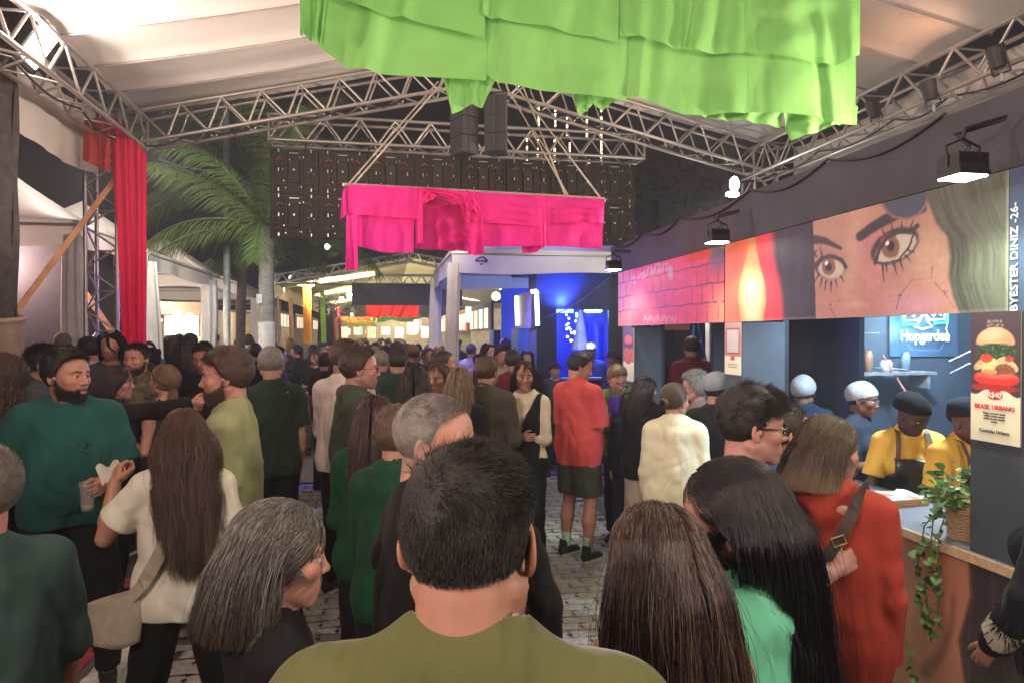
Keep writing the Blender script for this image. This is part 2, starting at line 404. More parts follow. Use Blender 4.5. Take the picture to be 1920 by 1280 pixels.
# night sky dome is the world; ================================================================ marquee over the street
UL, UR, UM, VG = -2.43, 4.3, .93, 7.6
mq = thing('marquee', 'white membrane marquee roof spanning the street overhead', 'marquee', st(UM, VG, 0), RZ)
_p = {}
PD = .62
for side in (0, 1):
    u0, u1 = (UL, UM) if side == 0 else (UM, UR)
    for i in range(17):
        o = None
        if side not in _p:
            mb = MB(); g = 10
            def f(s, t, u0=u0, u1=u1, side=side):
                u = u0+(u1-u0)*s; z = 4.06 + (.80)*(s if side == 0 else 1-s)
                z += -.055*(math.sin(PI*t)**.5)*-1 - .05*math.sin(PI*s)
                return (u-UM, -t*PD, z)
            mb.grid(f, 14, g); o = mb.build('roof_panel', WHITEM, mq, smooth=False); _p[side] = o.data
            o.data.polygons.foreach_set('use_smooth', [True]*len(o.data.polygons))
        else: o = link('roof_panel', _p[side], None, mq)
        o.location = (0, -i*PD, 0)
SEAM = mat('seam_tape', (.36, .32, .29), .7)
for side in (0, 1):
    for i in range(1, 17):
        u0, u1 = (UL, UM) if side == 0 else (UM, UR)
        pts = [(u0+(u1-u0)*s-UM, 0, 4.052 + .80*(s if side == 0 else 1-s) - .05*math.sin(PI*s)) for s in np.linspace(0, 1, 9)]
        k = ('seam', side)
        if k not in _p: o = MB().tube(pts, .008, 5).build('roof_seam', SEAM, mq); _p[k] = o.data
        else: o = link('roof_seam', _p[k], None, mq)
        o.location = (0, -i*PD, -.004)
# side skirts of the marquee
SKIRT = mat('skirt_membrane', (.74, .69, .62), .6, var=.08, scale=2, bump=.2, bscale=8, transl=.15)
def skirt(u, z0, z1, seed):
    mb = MB()
    def f(s, t):
        v = -3 + 10.55*s; return (u-UM + .02*math.sin(v*5+seed)*(t) + .012*math.sin(v*17+seed), v-VG, z0+(z1-z0)*t - .04*math.sin(v*2.1))
    mb.grid(f, 90, 5); return mb.build('side_skirt', SKIRT, mq, smooth=True)
skirt(-2.72, 4.03, 3.44, 1); skirt(4.62, 4.03, 3.2, 3)
# trusses
VX = Vector((CR, SR, 0)); VY = Vector((-SR, CR, 0))
truss('long aluminium eave truss over the left side carrying the square floodlight', st(UL, -3, 3.72), st(UL, 7.6, 3.72), .3, .3, 20, VX)
truss('long aluminium eave truss above the painted stall on the right', st(UR, -3, 3.72), st(UR, 7.6, 3.72), .3, .3, 20, VX)
truss('sloping gable truss rising from the red draped column to the ridge', st(UL, 7.6, 3.72), st(UM, 7.6, 4.50), .3, .3, 9, VY)
truss('sloping gable truss coming down from the ridge to the right corner lamps', st(UM, 7.6, 4.50), st(UR, 7.6, 3.72), .3, .3, 9, VY)
truss('sloping roof truss across the marquee high above the viewer at left', st(UL, .2, 3.72), st(UM, .2, 4.50), .3, .3, 9, VY)
truss('sloping roof truss across the marquee high above the viewer at right', st(UM, .2, 4.50), st(UR, .2, 3.72), .3, .3, 9, VY)
a, b_ = atv(508, 268, 8.2), atv(1200, 303, 8.2)
truss('level flown truss carrying the backs of the screen cabinets', a, b_, .28, .27, 11, VY, name='flown_truss')
truss('upright truss column behind the long red drape at the kerb', st(UL-.22, 7.45, .15), st(UL-.22, 7.45, 3.72), .28, .28, 9, VX, name='truss_column', m=mat('aluminium_column', (.55,.5,.5), .4, .7))
truss('upright truss column at the far right corner of the marquee', st(UR, 7.6, 0), st(UR, 7.6, 3.72), .28, .28, 9, VX, name='truss_column')
# fabric helpers on the marquee column
RED = fabric('red_lycra', (.88, .014, .10), .6, var=.06, transl=.2, sheen=.4)
col = thing('column_drape', 'long red stretch cloth hanging down the truss column', 'drape', st(UL, 7.3, .3))
def pl73(px, py): return atv(px, py, 7.2)
curtain('drape_cloth', RED, col, [(206, 218), (240, 242), (276, 292)], [(232, 700), (252, 705), (270, 700)], pl73, 40, 30, .055, 6, 3)
curtain('corner_cloth', mat('red_voile', (.55, .05, .04), .8, transl=.3, var=.1), col, [(160, 226), (185, 222), (210, 232)], [(154, 300), (180, 312), (208, 325)],
        lambda px, py: atv(px, py, 7.05), 24, 16, .05, 3, 8)
# speaker array
SPK = thing('line_array_speaker', 'black hanging stack of line array speakers under the green cloth', 'speaker', atv(905, 230, 6.6))
GR1 = mat('speaker_grille', (.022, .024, .028), .55, var=.3, scale=60, bump=.6, bscale=500)
for j, (y0, y1) in enumerate(((178, 214), (215, 248), (249, 282))):
    for k, (xa, xb, y) in enumerate(((862, 903, 12), (905, 951, 0))):
        p0 = atv(xa, y1+y*.4, 6.6); p1 = atv(xb, y0+y*.4, 6.6); q = MB(); du = p1-p0
        h = p1.z-p0.z; wd = math.hypot(du.x, du.y); yaw = RZ + (.5 if k == 0 else -.35)
        I = INV[SPK]; c = I @ ((p0+p1)/2)
        body = thing_part = None
        mb = MB()
        vs = [(-wd*.44, 0, -h/2), (wd*.44, 0, -h/2), (wd*.32, .24, -h/2), (-wd*.32, .24, -h/2), (-wd*.44, 0, h/2-.012), (wd*.44, 0, h/2-.012), (wd*.32, .24, h/2-.012), (-wd*.32, .24, h/2-.012)]
        mb.add(vs, [(0,3,2,1),(4,5,6,7),(0,1,5,4),(1,2,6,5),(2,3,7,6),(3,0,4,7)])
        o = mb.build('speaker_cabinet', GR1, SPK); o.location = c; o.rotation_euler = (0, 0, yaw)
        mb = MB()
        for i in range(7):
            z = -h/2+.02+(h-.05)*i/6; mb.box((-wd*.05 if k else -wd*.1, -.012, z), (wd*.02 if k else wd*.25, -.004, z+.008))
        s = mb.build('grille_slot', mat('slot_dark', (.09, .09, .095), .6), o)
MB().tube([I @ atv(905, 172, 6.6), I @ atv(905, 120, 6.7)], .012).build('hanging_chain', STEEL, SPK)
MB().tube([I @ (atv(872, 182, 6.62)), I @ (atv(950, 176, 6.75))], .02).build('flying_bar', BLACKM, SPK)
# ================================================================ back of the screen: cabinets
led = thing('screen_back', 'back of a black video screen made of two rows of cabinets', 'video screen', st(0, 8.4, 2.9))
a = atv(506, 432, 8.3); b_ = atv(1190, 447, 8.3); u0 = (a @ VX) if False else a.dot(VX); u1 = b_.dot(VX); zb = 2.97
ncol = 8; cw = (u1-u0)/ncol; chh = .49
CAB = mat('cabinet_black', (.022, .017, .014), .6, var=.4, scale=25, bump=.5, bscale=120)
CPL = mat('cabinet_rib', (.034, .026, .021), .6); ORG = mat('orange_cable', (.24, .075, .035), .6); SIL = mat('latch_chrome', (.6,.58,.55), .3, .8)
cabm = {}
def cabinet():
    o = link('cabinet', cabm['b'], None, led); 
    for k in ('r', 'p', 'c', 'l'): 
        q = link({'r': 'frame_rib', 'p': 'power_box', 'c': 'orange_cable', 'l': 'latch'}[k], cabm[k], None, o)
    return o
mb = MB().box((.004, 0, .004), (cw-.004, .06, chh-.004)); me = mb.build('tmp', CAB); cabm['b'] = me.data; bpy.data.objects.remove(me)
mb = MB()
for x in (.03, .10, .17, .32, .40, .48):
    mb.box((x*cw/.5, -.02, .02), ((x+.012)*cw/.5, 0, chh-.02))
for z in (.03, .10, .17, .24, .31, .38, .45): mb.box((.02, -.014, z), (cw-.02, -.001, z+.010))
me = mb.build('tmp', CPL); cabm['r'] = me.data; bpy.data.objects.remove(me)
mb = MB().box((cw*.40, -.03, .12), (cw*.60, -.002, .36)); me = mb.build('tmp', CAB); cabm['p'] = me.data; bpy.data.objects.remove(me)
mb = MB()
for sx in (-1, 1):
    c = cw/2+sx*cw*.30
    mb.tube([(c-.04*sx, -.03, .37), (c-.01*sx, -.055, .385), (c+.03*sx, -.05, .355)], .009, 6)
    mb.tube([(c-.03*sx, -.03, .10), (c, -.05, .115), (c+.035*sx, -.045, .10)], .006, 6)
me = mb.build('tmp', ORG); cabm['c'] = me.data; bpy.data.objects.remove(me)
mb = MB()
for x in (.09, .42):
    for z in (.02, .24, .45): mb.box((x*cw/.5, -.045, z), (x*cw/.5+.012, -.02, z+.035))
mb.box((cw/2-.01, -.04, .25), (cw/2+.01, -.03, .27)); mb.box((cw*.4, -.03, .44), (cw*.6, -.02, .448))
rq = random.Random(3)
for _ in range(12):
    xx, zz = rq.uniform(.03, cw-.04), rq.uniform(.04, .44); mb.box((xx, -.03, zz), (xx+rq.uniform(.004, .012), -.015, zz+rq.uniform(.004, .02)))
me = mb.build('tmp', SIL); cabm['l'] = me.data; bpy.data.objects.remove(me)
for j in range(2):
    for i in range(ncol):
        c = cabinet(); p = INV[led] @ st(u0+i*cw, 8.3, zb+j*chh); c.location = p+Vector((0, random.uniform(-.012, .012), random.uniform(-.004, .004))); c.rotation_euler = (0, 0, RZ+random.uniform(-.012, .012))
for i in range(6):
    p = st(u0+.4+i*.68, 8.2, 0); MB().tube([INV[led] @ (p+Vector((0,0,zb+.98))), INV[led] @ (p+Vector((0,0,zb+1.12)))], .01).build('hanging_strap', BLACKM, led)
# ================================================================ green and pink cloth bundles on hanging frames
GREEN = fabric('green_lycra', (.19, .47, .12), .62, var=.05, transl=.3, sheen=.15)
PINK = fabric('magenta_lycra', (.86, .03, .30), .62, var=.05, transl=.3, sheen=.15)
gc = thing('green_cloth_canopy', 'big lime green cloth hung in tiers from a frame under the ridge', 'cloth', st(.4, 4.2, 3.2))
def P43(px, py): return atv(px, py, 4.25)
def P41(px, py): return atv(px, py, 4.18)
def P45(px, py): return atv(px, py, 4.35)
cl = lambda *a, **k: curtain('cloth_panel', GREEN, gc, *a, **k)
T = -150
cl([(560, T), (700, T), (922, T)], [(566, 62), (600, 88), (650, 128), (740, 143), (912, 152)], P43, 90, 40, .030, 3, 1, swag=.5)
cl([(905, T), (1175, T)], [(912, 140), (935, 158), (1010, 172), (1100, 182), (1176, 190)], P43, 80, 40, .032, 2.5, 2, swag=.6, off=.01)
cl([(1160, T), (1400, T)], [(1160, 183), (1200, 184), (1280, 215), (1398, 214)], P43, 80, 40, .026, 3, 3, off=-.01)
cl([(1388, T), (1606, T)], [(1390, 212), (1440, 214), (1530, 220), (1570, 232), (1602, 236)], P43, 80, 40, .026, 2.4, 4, swag=.6)
cl([(585, T), (760, T), (915, T)], [(594, -20), (700, 22), (770, 40), (908, 74)], P41, 80, 30, .028, 3, 5, swag=.5)
cl([(905, T), (1165, T)], [(906, 34), (940, 38), (990, 46), (1060, 60), (1158, 82)], P41, 80, 30, .03, 3, 6, swag=.8)
cl([(1160, T), (1396, T)], [(1162, 66), (1200, 72), (1270, 92), (1300, 98), (1392, 103)], P41, 80, 30, .03, 5, 7)
cl([(1386, T), (1612, T)], [(1388, 98), (1430, 104), (1520, 117), (1570, 122), (1609, 106)], P41, 90, 34, .028, 3, 8, swag=.9)
cl([(562, T), (600, T), (640, T)], [(566, 70), (590, 74), (606, 90)], lambda x, y: atv(x, y, 4.0), 30, 30, .05, 4, 9)
cl([(826, 120), (870, 120), (935, 130)], [(832, 150), (848, 216), (872, 200), (905, 204), (925, 158)], P45, 40, 16, .05, 3, 10)
cl([(1072, 150), (1110, 150), (1200, 160)], [(1076, 190), (1088, 218), (1112, 200), (1130, 206), (1160, 186)], P45, 40, 16, .04, 3, 11)
cl([(1464, 180), (1540, 190), (1606, 200)], [(1472, 236), (1484, 264), (1530, 250), (1570, 232), (1604, 236)], P45, 40, 18, .05, 3, 12)
cl([(1270, 170), (1400, 180), (1470, 190)], [(1276, 214), (1330, 222), (1400, 230), (1466, 239)], P45, 50, 14, .04, 4, 13)
I = INV[gc]
for A, B in ((st(-.9, 4.25, 4.38), st(2.35, 4.25, 4.38)), (st(-.9, 3.4, 4.38), st(2.35, 3.4, 4.38)), (st(-.9, 3.4, 4.38), st(-.9, 4.25, 4.38)), (st(2.35, 3.4, 4.38), st(2.35, 4.25, 4.38))):
    MB().tube([I @ A, I @ B], .025).build('frame_bar', ALU, gc)
pk = thing('magenta_cloth_banner', 'bright pink cloth draped over a flown rectangular frame', 'cloth', st(-.6, 6.6, 2.7))
I = INV[pk]
def Q66(px, py): return atv(px, py, 6.6)
def Q65(px, py): return atv(px, py, 6.53)
def Q70(px, py): return atv(px, py, 6.75)
cp = lambda *a, **k: curtain('cloth_panel', PINK, pk, *a, **k)
cp([(656, 346), (783, 353)], [(652, 402), (782, 411)], Q65, 60, 26, .03, 2, 21, swag=.5)
cp([(668, 380), (778, 388)], [(668, 461), (720, 474), (776, 474)], Q66, 60, 26, .025, 3, 22)
cp([(656, 346), (645, 356), (641, 372)], [(656, 402), (648, 405), (639, 412)], Q66, 12, 12, .02, 2, 23)
cp([(650, 404), (670, 404)], [(649, 508), (672, 505)], Q65, 16, 26, .03, 2, 24)
cp([(780, 353), (905, 362)], [(778, 466), (830, 470), (882, 470), (908, 476)], Q70, 70, 30, .05, 5, 25, swag=1.6)
cp([(782, 352), (792, 353), (900, 361)], [(786, 388), (820, 372), (868, 388), (872, 418)], Q65, 50, 22, .05, 5, 26, swag=1.4)
cp([(866, 358), (898, 361)], [(876, 420), (898, 418)], Q65, 30, 20, .045, 4, 27, swag=1.5)
cp([(880, 400), (906, 404)], [(878, 476), (890, 480), (908, 474)], Q65, 20, 20, .04, 2, 28)
cp([(783, 366), (793, 370)], [(782, 458), (793, 455)], Q65, 10, 20, .03, 1, 29)
cp([(898, 361), (1020, 368)], [(898, 417), (960, 421), (1020, 425)], Q65, 60, 26, .028, 2, 30, swag=.7)
cp([(902, 400), (1020, 408)], [(902, 463), (960, 463), (1020, 461)], Q66, 50, 20, .02, 2, 31)
cp([(1016, 368), (1133, 374)], [(1026, 419), (1080, 420), (1131, 419)], Q65, 60, 26, .028, 1, 32, swag=.9)
cp([(1024, 405), (1131, 408)], [(1024, 462), (1080, 464), (1129, 468)], Q66, 50, 20, .02, 2, 33)
cp([(1014, 372), (1024, 374)], [(1016, 464), (1024, 462)], lambda x, y: atv(x, y, 6.47), 8, 20, .03, 1, 34)
cp([(978, 440), (1022, 440)], [(979, 476), (1004, 474), (1020, 464)], Q70, 14, 12, .03, 2, 35)
for A, B in ((Q66(646, 347), Q66(1132, 374)), (Q70(660, 352), Q70(1132, 378)), (Q66(646, 347), Q70(652, 352)), (Q66(1132, 374), Q70(1132, 378))):
    MB().tube([I @ A, I @ B], .018).build('frame_bar', ALU, pk)
ROPE = mat('rope', (.5, .44, .38), .8)
for A, B in (((655, 345), (822, 155)), ((665, 345), (834, 152)), ((1066, 370), (950, 165)), ((1126, 373), (965, 160)), ((1060, 368), (975, 150))):
    MB().tube([I @ Q66(*A), I @ atv(B[0], B[1], 7.3)], .009, 5).build('hanging_rope', ROPE, pk)
# ================================================================ hanging light tubes
TUBE = glow('tube_glow', (1, .84, .48), 3.2)
for i, (px, y0, y1, d) in enumerate(((1010, 195, 245, 9.5), (1008, 262, 310, 9.6), (1040, 262, 318, 9), (1041, 205, 240, 11), (1063, 218, 258, 9.4), (1068, 268, 312, 10.5), (1100, 195, 262, 9.1), (1104, 300, 312, 9.1), (1127, 205, 315, 9.3), (988, 260, 318, 9.9))):
    a = atv(px, y1, d)
    t = thing('light_tube', 'thin vertical tube of small lights hanging behind the flown truss', 'light tube', a, 0, 'vertical light tubes hung behind the flown truss')
    I = INV[t]; h = (y1-y0)*a.y/FPX; nb = max(3, int(h/.05))
    MB().tube([(0,0,0),(0,0,h)], .008, 6).build('tube_body', mat('tube_plastic', (.5,.5,.48), .4), t)
    mb = MB()
    for k in range(nb):
        if random.random() < .93: mb.tube([(0, 0, h*(k+.12)/nb), (0, 0, h*(k+.8)/nb)], .013, 6)
    mb.build('bulb_string', TUBE, t)
    MB().tube([(0,0,h), (0,0,4.5-a.z)], .003, 4).build('cable', BLACKM, t)
# ================================================================ painted food stall on the right
US = 2.28
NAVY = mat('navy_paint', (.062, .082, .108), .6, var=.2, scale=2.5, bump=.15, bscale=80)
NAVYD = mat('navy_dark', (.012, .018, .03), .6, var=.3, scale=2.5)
GREYP = mat('charcoal_panel', (.042, .042, .052), .75, var=.22, scale=3, bump=.2, bscale=40)
GREYQ = mat('plum_panel', (.055, .044, .050), .75, var=.18, scale=3, bump=.2, bscale=40)
PAINT = mat('mural_paint', vcol=True, rough=.55, var=.07, scale=40, bump=.15, bscale=120)
stall = thing('food_stall', 'dark blue food stall with a painted fascia along the right side', 'food stall', st(US, 2.2, 0), RZ)
def sbox(name, u0, u1, v0, v1, z0, z1, m, parent=None, root=None):
    root = root or stall
    mb = MB().box((u0-US, v0-2.2, z0), (u1-US, v1-2.2, z1)); return mb.build(name, m, parent or root)
VA, VB = 1.2, 7.06
sbox('upper_fascia', US, US+.05, VA, v_of(1375, US), 2.515, 2.80, GREYP)
sbox('upper_fascia', US+.004, US+.05, v_of(1375, US)+.004, VB, 2.515, 2.79, GREYQ)
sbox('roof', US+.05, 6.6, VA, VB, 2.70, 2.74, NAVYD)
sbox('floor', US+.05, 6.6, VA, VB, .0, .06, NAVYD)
def put(C, msk, col): 
    msk = np.clip(msk, 0, 1)[..., None]; return C*(1-msk)+np.array(col)*msk
def line(x, y, pts, wd, soft=1.2):
    """mask of a polyline; wd may taper (w0, w1)"""
    out = np.zeros_like(x); w0, w1 = wd if isinstance(wd, tuple) else (wd, wd); n = len(pts)-1
    for i in range(n):
        (ax, ay), (bx, by) = pts[i], pts[i+1]; dx, dy = bx-ax, by-ay
        t = np.clip(((x-ax)*dx+(y-ay)*dy)/(dx*dx+dy*dy+1e-9), 0, 1)
        d = np.hypot(x-ax-t*dx, y-ay-t*dy); ww = w0+(w1-w0)*(i+t)/n
        out = np.maximum(out, 1-sm(ww-soft, ww+soft, d))
    return out
def ell2(x, y, cx, cy, rx, ry, rot=0, soft=.12):
    c, s = math.cos(rot), math.sin(rot); X = ((x-cx)*c+(y-cy)*s)/rx; Y = (-(x-cx)*s+(y-cy)*c)/ry
    return 1-sm(1-soft, 1+soft, np.hypot(X, Y))
def mural(x, y):
    wx = fbm(x/7, y/7, 0, 91)-.5; wy = fbm(x/7, y/7, 0, 92)-.5; x = x+np.where(x > 1362, 2.0*wx, .6*wx); y = y+2.0*wy
    q = (628-y)/(x-720.); Y = 3124/(x-720.); n = fbm(x/14, y/14, 0, 3); nv_ = fbm(x/5, y/60, 0, 4); nf = fbm(x/4, y/4, 0, 5)
    C = np.ones(x.shape+(3,))*np.array((.62, .06, .055)); C *= (.85+.3*n)[..., None]
    C = put(C, (x < 1200)*sm(1200, 1165, x)*.8, (.78, .26, .14)); C = put(C, sm(1310, 1352, x)*sm(500, 590, y), (.85, .28, .14))  # orange light on the left end is painted into the brick colour
    rows = [(-.03+.2469)]; wob = .0016*np.sin(x/6.)
    rowi = np.zeros_like(q)
    for k, qq in enumerate((.217, .157, .099)):
        C = put(C, (1-sm(.0012, .0032, np.abs(q-qq-wob)))*.85*(nf > .3), (.06, .03, .03)); rowi += (q > qq)
    fr = (Y/.172 + .5*(rowi % 2)) % 1
    C = put(C, (1-sm(.02, .055, np.minimum(fr, 1-fr)))*.75*(x < 1356)*(nf > .34), (.09, .03, .03))
    # silver graffiti: uneven letters on the brick
    for (gx, gy) in ((1186, 524), (1203, 514), (1218, 507), (1232, 502), (1247, 500)):
        C = put(C, line(x, y, [(gx-6, gy+12-gx % 5), (gx-2, gy-6+gx % 7), (gx+5, gy-4-gx % 3), (gx+1, gy+9), (gx+7, gy+4)], 1.1, .8)*.7, (.42, .38, .38))
    for gx in (1212, 1224, 1236, 1248, 1262):
        C = put(C, line(x, y, [(gx-5, 604-gx % 5), (gx-2, 592+gx % 3), (gx+2, 604), (gx+6, 593+gx % 4)], 1.1, .8)*.6, (.45, .35, .36))
    C = put(C, ell2(x, y, 1257, 512, 4.5, 13, 0, .3)*.6, (.42, .38, .38))
    # bare corner
    C = put(C, sm(1322, 1338, x+ (y-480)*.16)*(x < 1358)*sm(540, 470, y), (.11, .10, .13))
    # panel 2: flame bottle
    r = x > 1358
    C = np.where(r[..., None], np.array((.62, .11, .05))*(.8+.4*nv_)[..., None], C)
    C = put(C, r*sm(1412, 1424, x), (.60, .035, .045)); C = put(C, r*sm(1385, 1362, x)*.5, (.62, .22, .12))
    hw = np.interp(y, [440, 470, 500, 530, 560, 600], [4, 8, 15, 23, 26, 21])
    cx = 1410+0*y
    C = put(C, r*(1-sm(hw-2.5, hw+2.5, np.abs(x-cx))), (.55, .25, .10)); C = put(C, r*(1-sm(hw*.3, hw*.95, np.abs(x-cx-1)))*sm(500, 545, y), (.58, .40, .25))
    edge = np.interp(y, [420, 480, 520, 560, 610], [1449, 1452, 1461, 1468, 1470])
    dk = sm(-9, 5, x-edge); C = put(C, dk*(x < 1540), np.array((.030, .022, .030))); C = put(C, (x > 1458)*(x < 1530)*sm(.52, .75, nv_)*.25, (.07, .055, .075))
    # panel 3: face
    f = x > np.interp(y, [400, 600], [1523, 1530]); sk = np.ones(x.shape+(3,))*np.array((.36, .205, .15))
    sk = put(sk, ell2(x, y, 1612, 560, 60, 90, 0, .9)*.75, (.42, .20, .18)); sk = put(sk, ell2(x, y, 1640, 470, 26, 60, 0, .9)*.7, (.50, .20, .20))
    sk = put(sk, ell2(x, y, 1600, 470, 16, 110, .1, .9)*.7, (.46, .29, .21)); sk = put(sk, ell2(x, y, 1603, 572, 16, 6, 0, .9)*.8, (.58, .40, .31))
    sk = put(sk, ell2(x, y, 1738, 480, 30, 46, .5, .9)*.8, (.50, .33, .24)); sk = put(sk, ell2(x, y, 1730, 560, 70, 45, 0, .9)*.6, (.44, .19, .19))
    sk = put(sk, ell2(x, y, 1712, 572, 40, 20, 0, .9)*.5, (.50, .25, .42)); sk = put(sk, ell2(x, y, 1590, 600, 60, 40, 0, .9)*.4, (.44, .18, .15)); sk = put(sk, ell2(x, y, 1548, 580, 16, 60, 0, .9)*.5, (.42, .18, .14))
    sk *= (.90+.2*n)[..., None]
    bl = (.035, .028, .03)
    sk = put(sk, ell2(x, y, 1663, 448, 52, 24, -.55, .8)*.55, (.30, .12, .13)); sk = put(sk, ell2(x, y, 1550, 480, 34, 18, .1, .8)*.55, (.34, .14, .14))
    sk = put(sk, line(x, y, [(1520, 449), (1545, 452), (1576, 466)], (10, 3), 2.5), bl)
    sk = put(sk, line(x, y, [(1612, 444), (1640, 424), (1680, 402), (1725, 390)], (9, 12), 3), bl)
    # left eye
    sk = put(sk, ell2(x, y, 1556, 501, 29, 22, .05, .1), bl); sk = put(sk, ell2(x, y, 1558, 505, 24, 17.5, .05, .12), (.46, .40, .33))
    sk = put(sk, ell2(x, y, 1553, 500, 13, 17, 0, .14), (.20, .09, .055)); sk = put(sk, ell2(x, y, 1553, 501, 6, 8, 0, .2), (.02, .01, .01)); sk = put(sk, ell2(x, y, 1549, 494, 3, 4, 0, .3), (.9, .8, .75))
    sk = put(sk, line(x, y, [(1527, 499), (1540, 484), (1560, 480), (1578, 488), (1586, 502)], 3.2, 1.2), bl); sk = put(sk, line(x, y, [(1527, 500), (1522, 488), (1530, 470)], (4, 1), 1), bl)
    for a_, b1 in (((1534, 516), (1528, 528)), ((1541, 523), (1537, 540)), ((1549, 527), (1546, 545)), ((1558, 529), (1558, 548)), ((1567, 526), (1569, 540)), ((1576, 518), (1582, 530)), ((1530, 482), (1524, 466)), ((1540, 478), (1537, 462))):
        sk = put(sk, line(x, y, [a_, b1], (1.8, .6), .8), bl)
    # right eye
    R = -.52
    sk = put(sk, ell2(x, y, 1677, 462, 49, 30, R, .08), bl); sk = put(sk, ell2(x, y, 1679, 466, 42, 22, R, .1), (.46, .42, .35))
    sk = put(sk, ell2(x, y, 1668, 462, 18, 23, -.2, .12), (.19, .085, .055)); sk = put(sk, ell2(x, y, 1669, 462, 8, 10, 0, .2), (.02, .01, .01)); sk = put(sk, ell2(x, y, 1662, 456, 3.5, 5, 0, .3), (.92, .82, .76))
    sk = put(sk, line(x, y, [(1640, 494), (1648, 468), (1662, 446), (1684, 435), (1706, 436), (1719, 424)], (3, 4.5), 1.5), bl)
    sk = put(sk, line(x, y, [(1641, 492), (1660, 494), (1684, 488), (1704, 464), (1712, 440)], 1.8, 1), bl)
    for a_, b1 in (((1654, 494), (1657, 530)), ((1661, 497), (1662, 512)), ((1675, 494), (1681, 517)), ((1686, 489), (1693, 507)), ((1697, 480), (1706, 490)), ((1702, 470), (1714, 474)), ((1660, 445), (1652, 428)), ((1674, 437), (1670, 420)), ((1690, 434), (1690, 416)), ((1704, 433), (1712, 412))):
        sk = put(sk, line(x, y, [a_, b1], (2.2, .7), .9), bl)
    for L_ in ([(1680, 580), (1686, 556), (1708, 526), (1744, 521)], [(1752, 530), (1770, 550), (1790, 578)], [(1748, 500), (1745, 522)], [(1556, 578), (1570, 600)], [(1776, 545), (1768, 556)]):
        sk = put(sk, line(x, y, L_, (1.1, .6), .8)*.8, (.12, .07, .10))
    for cx_, cy_, r_ in ((1687, 554, 3), (1646, 556, 1.5), (1668, 556, 1.5), (1574, 565, 1.6), (1557, 572, 2), (1710, 472, 3), (1770, 548, 2.4)): sk = put(sk, ell2(x, y, cx_, cy_, r_, r_, 0, .4)*.9, (.08, .05, .07))
    C = np.where(f[..., None], sk, C)
    # dark lens on the brow and the hair at right
    C = put(C, (1-sm(-2, 2, np.abs(np.hypot(x-1694, y-366)-44)-3))*(x > 1600), (.20, .11, .12)); C = put(C, ell2(x, y, 1694, 366, 42, 42, 0, .05)*(x > 1600), (.05, .06, .10))
    he = np.interp(y, [320, 380, 420, 445, 480, 520, 560, 600], [1728, 1742, 1757, 1778, 1783, 1780, 1790, 1806])
    hair = np.ones(x.shape+(3,))*np.array((.065, .070, .058)); curve = (x-he)
    stk = fbm(curve/4.5, y/70, 0, 8)
    hair *= (.62+.75*sm(.25, .8, stk))[..., None]; hair = put(hair, sm(0, 70, curve)*.30, (.17, .19, .15))  # greenish lamp light right of the edge is painted into the hair
    C = np.where((x > he)[..., None], hair, C); C = put(C, (1-sm(0, 7, np.abs(x-he)))*.8*(x > 1600), (.06, .07, .06))
    C = put(C, (q < .0425)*.25, (.25, .22, .2)); C = put(C, sm(1882, 1889, x)*.6, (.3, .33, .27))
    return C
def mural_panel(xa, xb, nu):
    va, vb = v_of(xa, US), v_of(xb, US)
    mb = sbox('mural_board', US+.003, US+.03, vb, va, 1.986, 2.512, NAVYD)
    return paint_board('mural_painting', PAINT, stall, st(US, va, 1.986), st(US, vb, 1.986), st(US, va, 2.511), nu, 100, mural)
mural_panel(1159, 1357.5, 130); mural_panel(1359, 1522, 120); mural_panel(1522.6, 1890, 330)
SIGN = mat('sign_navy', (.045, .075, .15), .6, var=.12, scale=5)
vs0, vs1 = v_of(1891, US), v_of(1990, US)
sb = sbox('signature_board', US, US+.03, vs1, vs0, 1.986, 2.512, SIGN)
CHALK = mat('chalk_white', (.62, .66, .70), .8)
M = Matrix.Translation(st(US-.004, (v_of(1890, US)+v_of(1916, US))/2, 2.185)) @ Matrix((( -VY.x, 0, -CR, 0), (-VY.y, 0, -SR, 0), (0, 1, 0, 0), (0, 0, 0, 1))) @ Matrix.Rotation(PI/2, 4, 'Z')
I = INV[stall]
text('BYESTER DINIZ -26-', .046, I @ M, CHALK, stall, depth=.0008, bold=.0005)
# mural wraps down the counter front: painted skin and hair
def lower(x, y):
    n = fbm(x/16, y/16, 0, 31); nv_ = fbm(x/7, y/70, 0, 32)
    C = np.ones(x.shape+(3,))*np.array((.46, .25, .15)); C *= (.85+.3*n)[..., None]
    C = put(C, ell2(x, y, 1775, 1120, 60, 160, -.15, .8)*.6, (.56, .17, .09)); C = put(C, ell2(x, y, 1660, 1150, 50, 120, 0, .9)*.5, (.58, .34, .20))
    C = put(C, line(x, y, [(1742, 1260), (1768, 1225), (1786, 1180), (1790, 1120)], (14, 3), 8)*.65, (.12, .06, .05))
    C = put(C, line(x, y, [(1770, 985), (1740, 1050), (1735, 1100)], (1.2, .6), 1)*.6, (.12, .07, .06))
    e = np.interp(y, [960, 1040, 1120, 1200, 1300], [1790, 1818, 1822, 1800, 1815])
    C = put(C, sm(-3, 6, x-e), (.045, .032, .032)); C = put(C, (x > e)*sm(.5, .8, nv_)*.5, (.10, .08, .08)); C = put(C, (1-sm(0, 5, np.abs(x-e-1)))*.6, (.10, .03, .02))
    return C
v0, v1 = v_of(1470, US), v_of(2050, US)
sbox('counter_front', US+.004, US+.04, VA, 5.2, .05, 1.02, mat('counter_ply', (.2,.11,.07), .7))
paint_board('counter_painting', PAINT, stall, st(US, v_of(1500, US), .06), st(US, v_of(2050, US), .06), st(US, v_of(1500, US), 1.02), 200, 140, lower)
sbox('counter_top', US-.02, 2.74, VA, 6.6, 1.022, 1.05, mat('counter_grey', (.16, .18, .21), .35, var=.12, scale=6))
